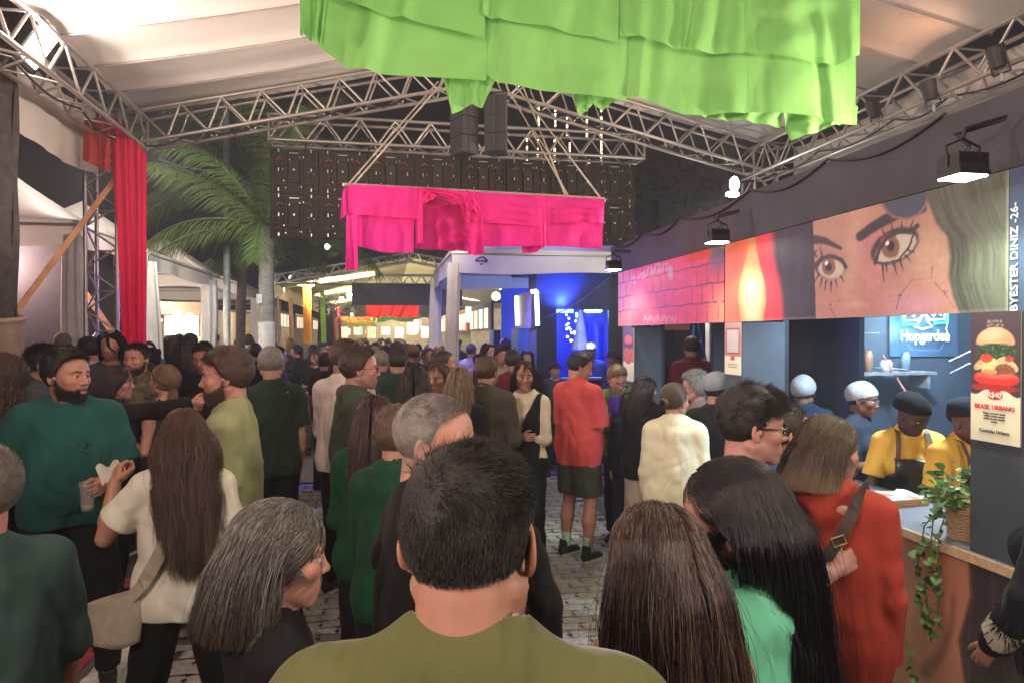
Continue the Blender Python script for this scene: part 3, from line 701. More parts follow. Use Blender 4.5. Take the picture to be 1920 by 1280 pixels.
sbox('counter_edge', US-.035, US-.021, VA, 6.6, 1.015, 1.052, WOODP)
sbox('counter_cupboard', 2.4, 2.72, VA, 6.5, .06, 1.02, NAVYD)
# pillars between the openings with their side partitions
for k, (pxf) in enumerate((1820, 1358, 1167)):
    v = v_of(pxf, US); dv = .32 if k == 0 else .24
    vn = v-(.45 if k == 0 else .25)
    sbox('pillar', US+.002, US+.30, vn, v, 1.052 if k < 2 else .06, 1.984, NAVY if k else mat('pillar_slate', (.045, .055, .07), .6, var=.15, scale=3))
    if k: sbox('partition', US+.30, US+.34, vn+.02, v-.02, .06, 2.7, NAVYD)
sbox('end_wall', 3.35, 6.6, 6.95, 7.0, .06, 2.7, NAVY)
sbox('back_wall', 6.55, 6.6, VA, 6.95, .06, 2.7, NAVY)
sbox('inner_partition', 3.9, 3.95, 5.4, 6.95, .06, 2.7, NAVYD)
for (a, b_) in (((1655, 665), (1702, 740)),): MB().tube([I @ atv(a[0], a[1], 6.7), I @ atv(b_[0], b_[1], 6.5)], .012).build('diagonal_rod', mat('red_rod', (.4,.12,.1), .5), stall)
SHB = mat('shelf_light', (.3, .34, .38), .4)
for (x0, y0, x1, y1, v) in ((1497, 680, 1528, 682, 6.7), (1620, 624, 1650, 624, 6.7), (1640, 688, 1700, 692, 6.7), (1780, 677, 1820, 658, 5.4), (1782, 699, 1820, 680, 5.4)):
    MB().tube([I @ atv(x0, y0, v), I @ atv(x1, y1, v-.1)], .007, 6).build('shelf_rail', SHB, stall)
MB().tube([I @ atv(1577, 600, 6.6), I @ atv(1566, 660, 6.5), I @ atv(1553, 730, 6.4)], .004, 5).build('dangling_cable', SHB, stall)
# kitchen clutter on a back bench
def obox(name, label, cat, M, size, m, group=None):
    sx, sy, sz = size; mb = MB().box((-sx/2, -sy/2, 0), (sx/2, sy/2, sz)); o = mb.build(name, m); o.location = M; o.rotation_euler = (0, 0, RZ)
    return setp(o, label, cat, group)
bench = thing('prep_bench', 'steel work bench inside the painted stall behind the staff', 'bench', st(4.05, 4.3, 0), RZ)
MB().box((-.35, -1.6, .86), (.35, 1.6, .90)).build('bench_top', STEEL, bench)
for x in (-.3, .3):
    for y in (-1.5, 1.5): MB().box((x-.02, y-.02, .06), (x+.02, y+.02, .86)).build('leg', STEEL, bench)
CREAM = mat('paper_cream', (.68, .64, .55), .7)
def tray(loc, lab, rz=0, s=1):
    t = thing('serving_board', lab, 'tray', loc, rz)
    MB().box((-.15*s, -.10*s, 0), (.15*s, .10*s, .035)).build('board', WOOD, t)
    mb = MB()
    def f(a, b):
        return ((a-.5)*.27*s, (b-.5)*.18*s, .037 + .008*math.sin(9*a+3)*math.sin(7*b) + .012*(abs(a-.5) > .46))
    mb.grid(f, 14, 10); mb.build('paper_sheet', CREAM, t, smooth=True)
tray(atu(1664, 948, 2.43)+Vector((0,0,-.0)) if False else st(2.52, v_of(1668, 2.52), 1.05), 'wooden serving board lined with paper on the counter by the gloved hands', RZ+.1)
tray(st(3.85, 4.3, .90), 'wooden tray with white paper on the back bench between two staff', RZ, .9)
for i, (u, v, r, h, c, lab) in enumerate(((3.9, 3.6, .07, .09, (.6,.62,.65), 'steel bowl on the back bench nearest the counter staff'), (4.2, 4.9, .06, .16, (.7,.7,.66), 'pale tub on the far end of the back bench'), (3.95, 4.75, .05, .07, (.35,.1,.05), 'small red sauce pot on the back bench'))):
    o = MB().lathe([(r*.6, 0), (r, h*.3), (r*1.05, h), (r*.95, h), (r*.9, h*.4)], n=18).build('bowl', mat('bowl_%d' % i, c, .35), smooth=True); o.location = st(u, v, .90); setp(o, lab, 'bowl')
for i, (u, v, r, h, c, lab) in enumerate(((4.15, 3.0, .035, .24, (.12,.28,.10), 'green glass bottle at the near end of the back bench'), (4.2, 3.15, .032, .20, (.60,.10,.05), 'red squeeze bottle beside the green bottle on the back bench'), (4.18, 3.3, .032, .20, (.68,.50,.08), 'yellow squeeze bottle in the row on the back bench'), (4.25, 4.45, .04, .26, (.5,.5,.48), 'pale tall canister on the back bench behind the staff'), (4.25, 5.2, .05, .16, (.04,.04,.05), 'black pot at the far end of the back bench'))):
    o = MB().lathe([(r*.9, 0), (r, .01), (r, h*.62), (r*.45, h*.78), (r*.38, h*.97), (r*.3, h)], n=16).build('bottle', mat('bottle_%d' % i, c, .25, coat=.3), smooth=True); o.location = st(u, v, .90); setp(o, lab, 'bottle')
for i, (u, v, c, lab) in enumerate(((2.62, v_of(1500, 2.62), (.45, .33, .2), 'cardboard box on the counter beyond the orange sweater'), (2.6, v_of(1440, 2.6), (.7, .68, .6), 'small pile of white paper trays on the far counter'))):
    obox('box' if i == 0 else 'tray_stack', lab, 'box' if i == 0 else 'tray', st(u, v, 1.05), (.2, .16, .09), mat('carton_%d' % i, c, .8, var=.15))
wl = thing('wall_shelf', 'steel shelf on the blue end wall left of the neon sign', 'shelf', atv(1640, 700, 6.85), RZ)
MB().box((-.5, -.3, 0), (.5, 0, .03)).build('shelf_board', STEEL, wl)
for x in (-.42, .42): MB().box((x-.015, -.28, -.14), (x+.015, 0, 0)).build('bracket', STEEL, wl)
for i, (x, r, h, c) in enumerate(((-.35, .05, .16, (.5,.5,.5)), (-.18, .04, .22, (.4,.2,.1)), (.02, .06, .12, (.6,.6,.55)), (.25, .045, .2, (.2,.3,.35)))):
    o = MB().lathe([(r, 0), (r, h*.8), (r*.7, h*.9), (r*.7, h)], n=14).build('jar', mat('jar_%d' % i, c, .35), smooth=True); o.location = (Matrix.Translation(wl.location) @ Matrix.Rotation(RZ, 4, 'Z')) @ Vector((x, -.15, .031)); setp(o, ['grey jar at the left end of the stall wall shelf', 'brown jar second on the stall wall shelf', 'squat pale jar in the middle of the stall wall shelf', 'slate blue jar at the right end of the stall wall shelf'][i], 'jar')
# neon sign on the end wall
neon = thing('neon_sign', 'white and green neon beer sign glowing on the blue stall wall', 'neon sign', atv(1735, 625, 6.86)); I = INV[neon]
NW = glow('neon_white', (.80, .95, 1), 3); NG = glow('neon_green', (.03, .95, .50), 5)
def ntube(pts, m, r=.011, nm='neon_tube'): 
    return MB().tube([I @ atv(x, y, 6.84) for x, y in pts], r, 6).build(nm, m, neon)
MB().add([I @ atv(x, y, 6.92) for x, y in ((1668, 560), (1796, 560), (1796, 668), (1668, 668))], [(0,1,2,3)]).build('acrylic_panel', mat('clear_blue', (.07, .13, .22), .3), neon)
ntube([(1692, 580), (1692, 608), (1722, 608)], NG, .014); ntube([(1752, 606), (1776, 604), (1776, 578)], NG, .014)
ntube([(1696, 580), (1696, 601), (1722, 600), (1729, 592), (1731, 582)], NW, .008); ntube([(1771, 578), (1771, 598), (1745, 600), (1737, 592), (1735, 582)], NW, .008)
ntube([(1730, 590), (1724, 603), (1714, 612), (1730, 617), (1748, 612), (1739, 603), (1735, 590)], NW, .008)
ntube([(1698, 592), (1706, 586), (1713, 594), (1720, 586)], NW, .007); ntube([(1744, 586), (1750, 594), (1757, 586), (1765, 592)], NW, .007)
ntube([(1777, 604), (1774, 616), (1777, 628), (1776, 640)], NW, .004); ntube([(1700, 644), (1709, 655), (1762, 657), (1770, 643)], SHB, .002)
sc_ = atv(1735, 630, 6.8); Mn = Matrix.Translation(I @ sc_) @ Matrix.Rotation(RZ, 4, 'Z') @ Matrix.Rotation(PI/2, 4, 'X')
text('Hopgarden', .165, Mn, NW, neon, depth=.003, bold=0, sx=.80)
lamp('neon_spill', 'POINT', atv(1735, 620, 6.6), 16, (.5, .8, 1), size=.15)
lamp('stall_lamp', 'SPOT', st(3.3, 3.6, 2.62), 360, (.62, .80, 1), aim=st(3.6, 4.2, 0), size=.15, spot=150, blend=.6)
lamp('stall_lamp_rear', 'SPOT', st(4.6, 5.4, 2.62), 520, (.58, .76, 1), aim=st(4.9, 6.2, 1.2), size=.15, spot=150, blend=.6)
for uv in ((3.3, 3.6), (4.6, 5.4)):
    o = MB().lathe([(.10, 0), (.11, .03), (.04, .07)], n=16).build('ceiling_lamp', glow('lamp_disc', (.8, .9, 1), 6)); o.location = st(uv[0], uv[1], 2.63)
    setp(o, 'round white lamp under the stall roof ' + ('above the front counter' if uv[0] < 4 else 'near the neon sign'), 'lamp')
# posters on the pillars
POST = mat('poster_print', vcol=True, rough=.45, var=.03, scale=20)
CREAMP = (.70, .66, .52)
def burger(s, t):
    x = s*92; y = (1-t)*265; n = fbm(x/5, y/5, 0, 61); n2 = fbm(x/2.4, y/3.2, 0, 62)
    C = np.ones(x.shape+(3,))*np.array((.055, .038, .048))
    for i in range(3):
        for j in range(4): C = put(C, (np.abs(x-(34+j*8)) < 2.9)*(np.abs(y-(20+i*7)) < 2.6)*(n2 > .42)*.5, (.40, .32, .28))
    bun = ell2(x, y, 46, 64, 36, 32, 0, .05)*(y < 66 + 5*np.cos((x-46)/22.)); C = put(C, bun, (.56, .26, .15)); C = put(C, bun*ell2(x, y, 38, 48, 24, 14, -.3, .8)*.6, (.78, .50, .34))
    gr = ell2(x, y, 48, 82, 36, 20, 0, .2)*(y > 64); C = put(C, gr, (.025, .05, .03)); C = put(C, gr*(n2 > .62)*.8, (.10, .22, .07))
    for cx, cy, rx, ry, ro, c in ((16, 108, 13, 7, -.9, (.62,.42,.24)), (78, 108, 13, 7, .9, (.66,.46,.28)), (36, 110, 17, 18, .2, (.80,.55,.26)), (60, 98, 14, 7, -.4, (.66,.48,.26)), (64, 116, 18, 12, .1, (.26,.09,.06)), (30, 94, 12, 9, 0, (.55,.07,.04)), (72, 94, 8, 6, 0, (.58,.06,.05)), (36, 122, 14, 5, 0, (.80,.30,.10))):
        msk = ell2(x, y, cx, cy, rx, ry, ro, .12); C = put(C, msk, np.array(c)); C = put(C, msk*(n2 > .6)*.6, np.array(c)*.45); C = put(C, msk*(n2 < .34)*.5, np.minimum(np.array(c)*1.4, .95))
    dish = ell2(x, y, 48, 134, 42, 17, 0, .06)*(y > 122+4*np.cos((x-48)/18.)); C = put(C, dish, (.60, .04, .03)); C = put(C, dish*ell2(x, y, 48, 128, 40, 6, 0, .5)*.6, (.85, .20, .14)); C = put(C, ell2(x, y, 44, 154, 44, 8, 0, .2)*(y > 146), (.38, .03, .03))
    lo = y > 163 + 3*np.sin(x/6.) + 4*np.cos(x/15.); C = put(C, lo*1.0, CREAMP)
    tag_ = ell2(x, y, 46, 168, 15, 10, 0, .1); C = put(C, tag_, (.60, .02, .04))
    return C
def slim(s, t):
    x = s*92; y = (1-t)*265; C = np.ones(x.shape+(3,))*np.array((.10, .05, .05)); n2 = fbm(x/4, y/4, 0, 66)
    C = put(C, ell2(x, y, 46, 60, 34, 24, 0, .1), (.60, .10, .06)); C = put(C, (y > 80)*(y < 100)*1., (.12, .03, .03)); C = put(C, (y > 100)*(n2 > .4)*1., (.58, .12, .08))
    C = put(C, (y > 168)*1., CREAMP); C = put(C, ell2(x, y, 46, 170, 22, 10, 0, .2), (.6, .04, .04)); return C
def menu(s, t):
    x = s*92; y = (1-t)*265; C = np.ones(x.shape+(3,))*np.array((.52, .17, .10))
    C = put(C, (y < 22)*1., (.42, .26, .20)); C = put(C, (np.abs(x-46) < 38)*(np.abs(y-95) < 64)*1., (.06, .045, .05)); C = put(C, (np.abs(x-46) < 33)*(np.abs(y-95) < 58)*1., (.50, .42, .40))
    C = put(C, (y > 172)*1., CREAMP); C = put(C, (np.abs(x-46) < 11)*(np.abs(y-182) < 10)*1., (.60, .03, .05))
    for k in range(3): C = put(C, (np.abs(x-46) < 30-4*k)*(np.abs(y-212-8*k) < 2)*(fbm(x/2., y/2., 0, 9) > .45)*1., (.08, .07, .07))
    return C
INK = mat('red_ink', (.62, .03, .04), .6); DINK = mat('dark_ink', (.05, .045, .05), .6); WINK = mat('white_ink', (.85, .83, .78), .6)
def poster(pxa, pxb, ya, yb, fn, label, tilt=0, nu=70, nv=180):
    va, vb = v_of(pxa, US-.008), v_of(pxb, US-.008); Ya = st(US, va).y; z1 = zat(ya, Ya); z0 = zat(yb, Ya)
    t = thing('poster', label, 'poster', st(US-.008, (va+vb)/2, z0), RZ); wd = va-vb; h = z1-z0
    w_ = MB().box((.001, -wd/2, 0), (.006, wd/2, h)); w_.build('poster_board', mat('poster_edge', (.5,.48,.42), .6), t)
    paint_board('print', POST, t, st(US-.008, va, z0), st(US-.008, vb, z0), st(US-.008, va, z1), nu, nv, fn, photo=False)
    return t, wd, h
def pm(t, y, z, sc=1):   # text plane facing the street
    return Matrix.Translation((-.0025, y, z)) @ Matrix(((0, 0, -1, 0), (-1, 0, 0, 0), (0, 1, 0, 0), (0, 0, 0, 1)))
t, wd, h = poster(1821, 1914, 586, 822, burger, 'tall burger poster priced at forty on the near stall pillar')
text('R$40', .030, pm(t, 0, h*.365), WINK, t); text('BRASIL URBANO', .0245, pm(t, 0, h*.27), INK, t, bold=.0003)
for k, s_ in enumerate(('Burger artesanal, queijo', 'cebola, rucula, tomate', 'molho da casa e batata', 'rustica')): text(s_, .0105, pm(t, 0, h*(.225-.021*k)), DINK, t)
text('Costinha Urbana', .020, pm(t, 0, h*.085), DINK, t)
t, wd, h = poster(1168.5, 1188, 615, 712, slim, 'narrow red and cream food poster on the farthest pillar of the stall')
t, wd, h = poster(1359, 1389, 605, 700, menu, 'framed dark menu notice on the pillar under the flame painting')
# floodlights bolted to the fascia
def floodlight(label, px, py, u, energy, bk, aim):
    p = atu(px, py, u); t = thing('floodlight', label, 'floodlight', p, RZ); t.scale = (.68, .68, .68)
    n_ = 14; mb = MB()
    for i in range(n_): x = -.085+.17*i/(n_-1); mb.box((x-.0025, -.075, .035), (x+.0025, .075, .115))
    mb.box((-.085, -.08, .02), (.085, .08, .06)).build('heat_sink', BLACKM, t)
    MB().box((-.09, -.085, 0), (.09, .085, .0215)).build('housing', BLACKM, t)
    MB().box((-.08, -.075, -.008), (.08, .075, -.001)).build('lens', glow('flood_lens', (.93, 1, .80), 42), t)
    MB().tube([(-.09, 0, .05), (-.1, 0, .16), (0, 0, .20), (.1, 0, .16), (.09, 0, .05)], .008).build('bracket', BLACKM, t)
    MB().tube([(0, 0, .20), (.03, .02, .26), (US-u, 0, bk)], .012).build('arm', BLACKM, t)
    mb = MB()
    for i in range(3): mb.tube([(.02*i, .03, .115), (.05+.02*i, .05*math.sin(i), .17), (-.03+.02*i, .03, .23), (US-u, .02*i, bk-.02)], .0035, 5)
    mb.build('cable', BLACKP, t)
    lamp('flood_beam', 'SPOT', p+Vector((0, 0, -.02)), energy, GREENW, aim=p+aim, size=.07, spot=150, blend=.5)
floodlight('nearest black finned floodlight glowing over the painted hair', 1803, 333, 2.02, 36, .33, Vector((-.15, .05, -1)))
floodlight('middle black finned floodlight between the brick painting and the flame', 1344, 455, 2.06, 24, .3, Vector((-.15, 0, -1)))
floodlight('farthest black floodlight at the end of the brick painting', 1150, 506, 2.04, 40, .25, Vector((-.2, 0, -1)))
# square floodlight at top left and the bright pair at the right corner
p = at(70, 88, 5.05); t = thing('floodlight', 'square white hot floodlight clamped to the left eave truss', 'floodlight', p)
q = Matrix.Rotation(.5, 4, 'Y') @ Matrix.Rotation(-.2, 4, 'X')
MB().box((-.05, -.13, -.17), (.02, .13, .17), q).build('housing', BLACKM, t); MB().box((.0205, -.10, -.13), (.026, .10, .13), q).build('lens', glow('flood_hot', (1, .90, .78), 26), t)
MB().tube([(-.02, -.14, 0), (-.16, -.14, .12), (-.16, .14, .12), (-.02, .14, 0)], .01).build('bracket', BLACKM, t)
lamp('flood_face', 'SPOT', p+Vector((.05, -.02, 0)), 110, (1, .84, .72), aim=p+Vector((1.2, .4, .35)), size=.12, spot=150, blend=.6)
p = st(4.2, 7.25, zat(358, 8)); p = at(1376, 362, 7.9); t = thing('twin_floodlight', 'pair of dazzling white floodlights at the right corner of the marquee', 'floodlight', p)
for dx, dz, sx, sz, r in ((0, .09, .055, .09, .15), (-.02, -.02, .08, .035, 0)):
    o = MB().lathe([(.6, 0), (1, .05), (1, .12), (.5, .2)], n=16, axis=(0, 1, 0)).build('housing', BLACKM, t); o.scale = (sx, .3, sz); o.location = (dx, 0, dz)
    o = MB().lathe([(.0, -.02), (.95, 0), (.9, .01)], n=16, axis=(0, -1, 0)).build('lens', glow('flood_white', (.95, 1, .9), 45), t); o.scale = (sx, .3, sz); o.location = (dx, -.004, dz)
MB().tube([(0, 0, .1), (.25, .1, .15)], .012).build('clamp', BLACKM, t)
lamp('corner_flood', 'SPOT', p+Vector((-.05, -.1, 0)), 420, GREENW, aim=st(.35, 5.0, 0), size=.1, spot=60, blend=.9)
# par cans along the right truss
for i, px in enumerate((1866, 1740, 1636)):
    p = atu(px, [108, 170, 205][i], 4.1); _t = t; t = thing('par_can', ['nearest', 'second', 'third'][i] + ' dark lamp can clamped on the right hand eave truss', 'lamp', p, RZ)
    t.scale = (.7, .7, .7); MB().lathe([(.045, -.12), (.07, -.1), (.085, .08), (.08, .1)], n=16, axis=(-.3, 0, 1)).build('can', BLACKM, t)
    MB().tube([(.0, .1, -.02), (.06, .1, -.16), (.06, -.1, -.16), (0, -.1, -.02)], .009).build('yoke', BLACKM, t)
    MB().tube([(.06, 0, -.16), (.06, 0, -.24)], .02).build('clamp', STEEL, t)
# plant in a basket on the counter, trailing over the front
LEAF = [mat('leaf_%d' % i, c, .45, var=.3, scale=20, transl=.15) for i, c in enumerate(((.10,.22,.05), (.22,.34,.10), (.05,.12,.03)))]
pot = st(2.40, v_of(1812, 2.40), 1.05)
pl = thing('trailing_plant', 'variegated pothos in a woven basket trailing down the counter', 'plant', pot); I = INV[pl]
mb = MB()
rings = 16
for i in range(rings):
    z = .006+.012*i; r = .062+.012*i/rings; mb.tube([(r*math.cos(a), r*math.sin(a), z+.0015*math.sin(a*12+i*PI)) for a in np.linspace(0, 2*PI, 25)], .0075, 5)
mb.build('basket', mat('wicker', (.46, .30, .16), .75, var=.3, scale=60, bump=.5, bscale=300), pl, smooth=True)
MB().lathe([(.06, .17), (.001, .175)], n=14).build('soil', mat('soil', (.03,.02,.015), 1), pl)
leafm = []
for i in range(3):
    mb = MB(); 
    def f(s, t): 
        ww = .5*math.sin(PI*t**.7)**.8*(1 if t < .98 else 0); x = (s-.5)*2*ww; return (x, t, -.25*t*t - .12*abs(x)*-1)
    mb.grid(f, 4, 6); o = mb.build('tmp', LEAF[i], smooth=True); leafm.append(o.data); bpy.data.objects.remove(o)
def leaf(p, d, s, mi):
    o = bpy.data.objects.new('leaf', leafm[mi]); COL.objects.link(o); o.parent = pl; o.location = I @ Vector(p)
    qn = Vector(d).to_track_quat('Y', 'Z'); o.rotation_mode = 'QUATERNION'; o.rotation_quaternion = qn @ Quaternion((0, 1, 0), random.uniform(-.9, .9)); o.scale = (s, s, s)
vines = []
def trail(pts, jit=.012):
    P = [I @ Vector(p) for p in pts]; vines.append(P)
    for k in range(len(pts)-1):
        a, b = Vector(pts[k]), Vector(pts[k+1]); nseg = max(1, int((b-a).length/.022))
        for j in range(nseg):
            p = a.lerp(b, j/nseg); d = Vector((random.uniform(-1, .4), random.uniform(-1, .6), random.uniform(-.9, .3)))
            leaf(p, d, random.uniform(.022, .045), random.choice((0, 0, 1, 2, 2)))
def cpt(px, py, off=.05): return atu(px, py, US-off)
trail([pot+Vector((0,0,.18)), cpt(1770, 925), cpt(1752, 968), cpt(1745, 1040), cpt(1738, 1100), cpt(1742, 1150), cpt(1750, 1200)])
trail([pot+Vector((0,0,.18)), cpt(1775, 940, .07), cpt(1735, 985, .07), cpt(1722, 1060, .06), cpt(1728, 1130, .06), cpt(1748, 1205, .06)])
trail([pot+Vector((0,0,.18)), cpt(1780, 950, .05), cpt(1762, 1000, .05), cpt(1758, 1100, .05), cpt(1762, 1180, .05)])
trail([cpt(1700, 1200, .1), cpt(1712, 1240, .1), cpt(1722, 1290, .1)])
trail([pot+Vector((0,0,.18)), cpt(1765, 905, .03), cpt(1750, 935, .02)])
for _ in range(110):
    a = random.uniform(0, 2*PI); r = random.uniform(.02, .13); p = pot+Vector((r*math.cos(a)-.03, r*math.sin(a)+.0, random.uniform(.17, .33)-r*.6))
    leaf(p, (math.cos(a), math.sin(a), random.uniform(-.3, .9)), random.uniform(.025, .05), random.choice((0, 1, 1, 2)))
mb = MB()
for P in vines: mb.tube(P, .003, 5)
mb.build('vine_stem', LEAF[1], pl)
# ================================================================ white canopy tents
TENTF = mat('tent_fabric', (.66, .64, .62), .7, var=.08, scale=2.2, bump=.25, bscale=14, transl=.18)
def canopy(label, u0, v0, u1, v1, zt, vh, peak, posts=((0,0),(0,1),(1,0),(1,1)), wrap=(), group=None, m=None, base=0, seed=0):
    m = m or TENTF; w, d = u1-u0, v1-v0; cx, cyy = w/2, d/2
    t = thing('canopy_tent', label, 'tent', st(u0, v0, base), RZ, group); zt -= base
    for s in range(4):
        mb = MB(); A = [(0,0),(w,0),(w,d),(0,d)][s]; B = [(w,0),(w,d),(0,d),(0,0)][s]
        def f(a, b, A=A, B=B):
            x = A[0]+(B[0]-A[0])*a; y = A[1]+(B[1]-A[1])*a; x = x+(cx-x)*b; y = y+(cyy-y)*b
            return (x, y, zt + (peak-zt)*(b**1.45) - .04*math.sin(PI*b)*math.sin(PI*a))
        mb.grid(f, 12, 10); mb.build('roof_panel', m, t, smooth=True)
        mb = MB()
        def g(a, b, A=A, B=B):
            x = A[0]+(B[0]-A[0])*a; y = A[1]+(B[1]-A[1])*a; n_ = math.sin(a*19+seed)*.012*(1-b)
            dx, dy = (B[1]-A[1]), -(B[0]-A[0]); l = math.hypot(dx, dy)
            return (x+dx/l*(.01+n_), y+dy/l*(.01+n_), zt-vh+vh*b - .02*math.sin(a*9+seed)*(1-b))
        mb.grid(g, 30, 4); mb.build('valance', m, t, smooth=True)
    for (a, b) in posts:
        x, y = .03+a*(w-.06), .03+b*(d-.06); MB().box((x-.03, y-.03, 0), (x+.03, y+.03, zt)).build('post', mat('tent_post', (.42, .40, .38), .5, .3), t)
    for (a, b, rad) in wrap:
        x, y = .03+a*(w-.06), .03+b*(d-.06); mb = MB(); sd = random.uniform(0, 9)
        def h(s, tt):
            an = 2*PI*s; r = rad*(.9+.16*math.sin(an*7+sd)+.07*math.sin(an*13+tt*2))*(1+.18*math.sin(tt*3+sd)) ; zz = .12+(zt-vh*.6-.12)*tt
            return (x+r*math.cos(an)+.03*math.sin(tt*4+sd), y+r*.6*math.sin(an), zz)
        mb.grid(h, 40, 14); mb.build('post_drape', WHITEC, t, smooth=True)
    for A, B in (((0,0),(w,0)),((w,0),(w,d)),((w,d),(0,d)),((0,d),(0,0))):
        MB().tube([(A[0], A[1], zt-.06), (B[0], B[1], zt-.06)], .02, 6).build('eave_bar', mat('tent_post', (.42,.40,.38)), t)
    return t
# big white tent in mid street, washed in blue
WU0, WV0 = .86, 9.2
tz = zat(465, 9.2)
tt = canopy('white canopy tent with a small black logo, washed blue inside', WU0, WV0, WU0+3.6, WV0+3.2, 3.0, .30, 4.0, wrap=((0, 0, .10), (0, 1, .12)))
lg = MB(); c = atv(903, 492, WV0-.025); I = INV[tt]
for A, B in (((-23, 0), (-10, -6)), ((-10, -6), (6, -9)), ((6, -9), (22, 0)), ((22, 0), (8, 2)), ((-23, 1), (22, 1)), ((22, 1), (14, 5)), ((-5, 9), (5, 8))):
    lg.tube([I @ atv(903+A[0]*.5, 489+A[1]*.8, WV0-.022), I @ atv(903+B[0]*.5, 489+B[1]*.8, WV0-.022)], .008, 5)
lg.build('logo', mat('black_print', (.02,.02,.02), .6), tt)
BLUE = (.05, .10, 1)
lamp('blue_wash', 'SPOT', st(2.6, 10.2, 2.3), 200, BLUE, aim=st(2.2, 10.4, 3.6), size=.1, spot=150, blend=.7)
lamp('blue_wash_down', 'SPOT', st(1.2, 11.6, 2.6), 330, (.15, .12, 1), aim=st(.9, 9.5, 1.2), size=.1, spot=120, blend=.7)
o = MB().box((-.12, -.06, 0), (.12, .06, .05)).build('wash_light', glow('blue_lens', BLUE, 12)); o.location = st(2.6, 10.2, 2.22); setp(o, 'blue wash light under the white canopy tent', 'lamp')
# second stall beyond: dark blue end wall with a service window
s2 = thing('food_stall', 'second dark blue stall with a blue lit service window beyond the alley', 'food stall', st(2.2, 10.3, 0), RZ); I = INV[s2]
def b2(name, u0, u1, v0, v1, z0, z1, m): return MB().box((u0-2.2, v0-10.3, z0), (u1-2.2, v1-10.3, z1)).build(name, m, s2)
B_N = mat('deep_navy', (.022, .04, .10), .6, var=.2, scale=2); B_B = mat('bright_blue_panel', (.06, .12, .40), .5, var=.2, scale=3)
b2('front_wall', 2.2, 2.50, 10.3, 10.36, 0, 2.5, NAVYD); b2('front_wall', 2.50, 3.30, 10.3, 10.36, 0, 1.25, NAVYD); b2('front_wall', 2.5, 3.3, 10.3, 10.36, 2.27, 2.9, B_N)
b2('front_wall', 3.3, 6.5, 10.3, 10.36, 0, 2.9, NAVYD); b2('front_wall', 2.2, 2.5, 10.3, 10.36, 2.5, 2.9, B_N)
b2('window_shelf', 2.46, 3.34, 10.14, 10.36, 1.25, 1.28, B_B); b2('rear_wall', 2.2, 6.5, 13.5, 13.56, 0, 2.9, B_B); b2('side_wall', 2.2, 2.26, 10.36, 10.9, 0, 2.9, B_N)
b2('side_fascia', 2.14, 2.2, 10.4, 11.8, 2.0, 2.55, mat('lilac_sign', (.22, .17, .28), .6, var=.3, scale=12)); b2('pillar', 2.16, 2.3, 11.6, 12.2, 0, 2.0, B_B); b2('pillar', 2.16, 2.3, 14.2, 14.8, 0, 2.0, B_B)
b2('floor', 2.2, 6.5, 10.36, 13.5, 0, .05, NAVYD); b2('roof', 2.2, 6.5, 10.3, 15, 2.9, 2.94, NAVYD)
SG = glow('strip_neon', (.75, 1, .72), 4.5)
for (x, y0, y1, v) in ((1006, 546, 610, 10.2), (968, 556, 610, 11.6)):
    o = MB().tube([I @ atu(x, y0, 2.1), I @ atu(x+2, y1, 2.1)], .03, 6).build('neon_strip', SG, s2)
MB().tube([I @ atv(996, 547, 10.25), I @ atv(1006, 546, 10.25)], .03, 6).build('neon_strip', SG, s2)
for i in range(26):
    mb = MB().lathe([(.0, -.02), (.02, 0), (0, .02)], n=6); o = mb.build('fairy_bulb', glow('fairy', (.8, .9, 1), 14), s2); o.location = I @ atv(random.uniform(1062, 1085), random.uniform(588, 640), 12.5)
for px in (1095, 1118, 1140, 1150):
    b = I @ atv(px, 690, 12.6); MB().lathe([(.10, 0), (.12, .3), (.09, .75), (.04, .85)], b, 12).build('hanging_banner', mat('cobalt', (.03, .04, .75), .5), s2)
b = I @ atv(1112, 583, 10.8); MB().lathe([(.0, -.03), (.12, -.02), (.14, .0), (.05, .05)], b, 14).build('ceiling_lamp', glow('cold_lamp', (.7, .85, 1), 30), s2)
lamp('window_lamp', 'POINT', atv(1112, 594, 11.2), 70, (.25, .4, 1), size=.08)
lamp('window_blue', 'POINT', st(3.4, 12.6, 2.2), 75, (.03, .05, 1), size=.12)
P_C = mat('parasol_cream', (.55, .5, .45), .8, transl=.3)
mb = MB().lathe([(.16, 0), (.1, .25), (.03, .7), (.02, .75)], I @ atv(1088, 655, 12.2), 12); mb.build('cream_hanging', P_C, s2)
# things in the alley behind the first stall
o = obox('folding_screen', 'cobalt blue panel standing in the alley behind the stall', 'panel', st(2.75, 7.6, 0), (.20, .04, 2.1), mat('cobalt', (.03,.04,.75)))
o = obox('timber_post', 'pale timber post in the alley seen between the stall pillars', 'post', st(3.0, 7.7, 0), (.06, .06, 2.3), WOODP)
o = obox('black_curtain', 'black screen beside the timber post behind the stall', 'screen', st(3.2, 8.0, 0), (.30, .05, 2.3), NAVYD)
lad = thing('step_ladder', 'blue and white step ladder leaning behind the stall', 'ladder', atv(1320, 700, 8.3)); I = INV[lad]
for a, b_ in (((1308, 600), (1345, 780)), ((1290, 780), (1302, 610))): MB().tube([I @ atv(*a, 8.3), I @ atv(*b_, 8.3)], .014, 6).build('rail', mat('ladder_blue', (.08,.12,.6), .4), lad)
for k in range(4): MB().tube([I @ atv(1298-k*2, 640+k*34, 8.3), I @ atv(1316+k*7, 640+k*34, 8.3)], .012, 6).build('step', STEEL, lad)
wc = thing('hanging_curtain', 'white plastic curtain hanging in the alley behind the stall', 'curtain', atv(1330, 760, 8.7)); I = INV[wc]
curtain('curtain_cloth', WHITEC, wc, [(1322, 560), (1365, 560)], [(1326, 790), (1352, 790)], lambda x, y: atv(x, y, 8.7), 30, 8, .05, 5, 41)
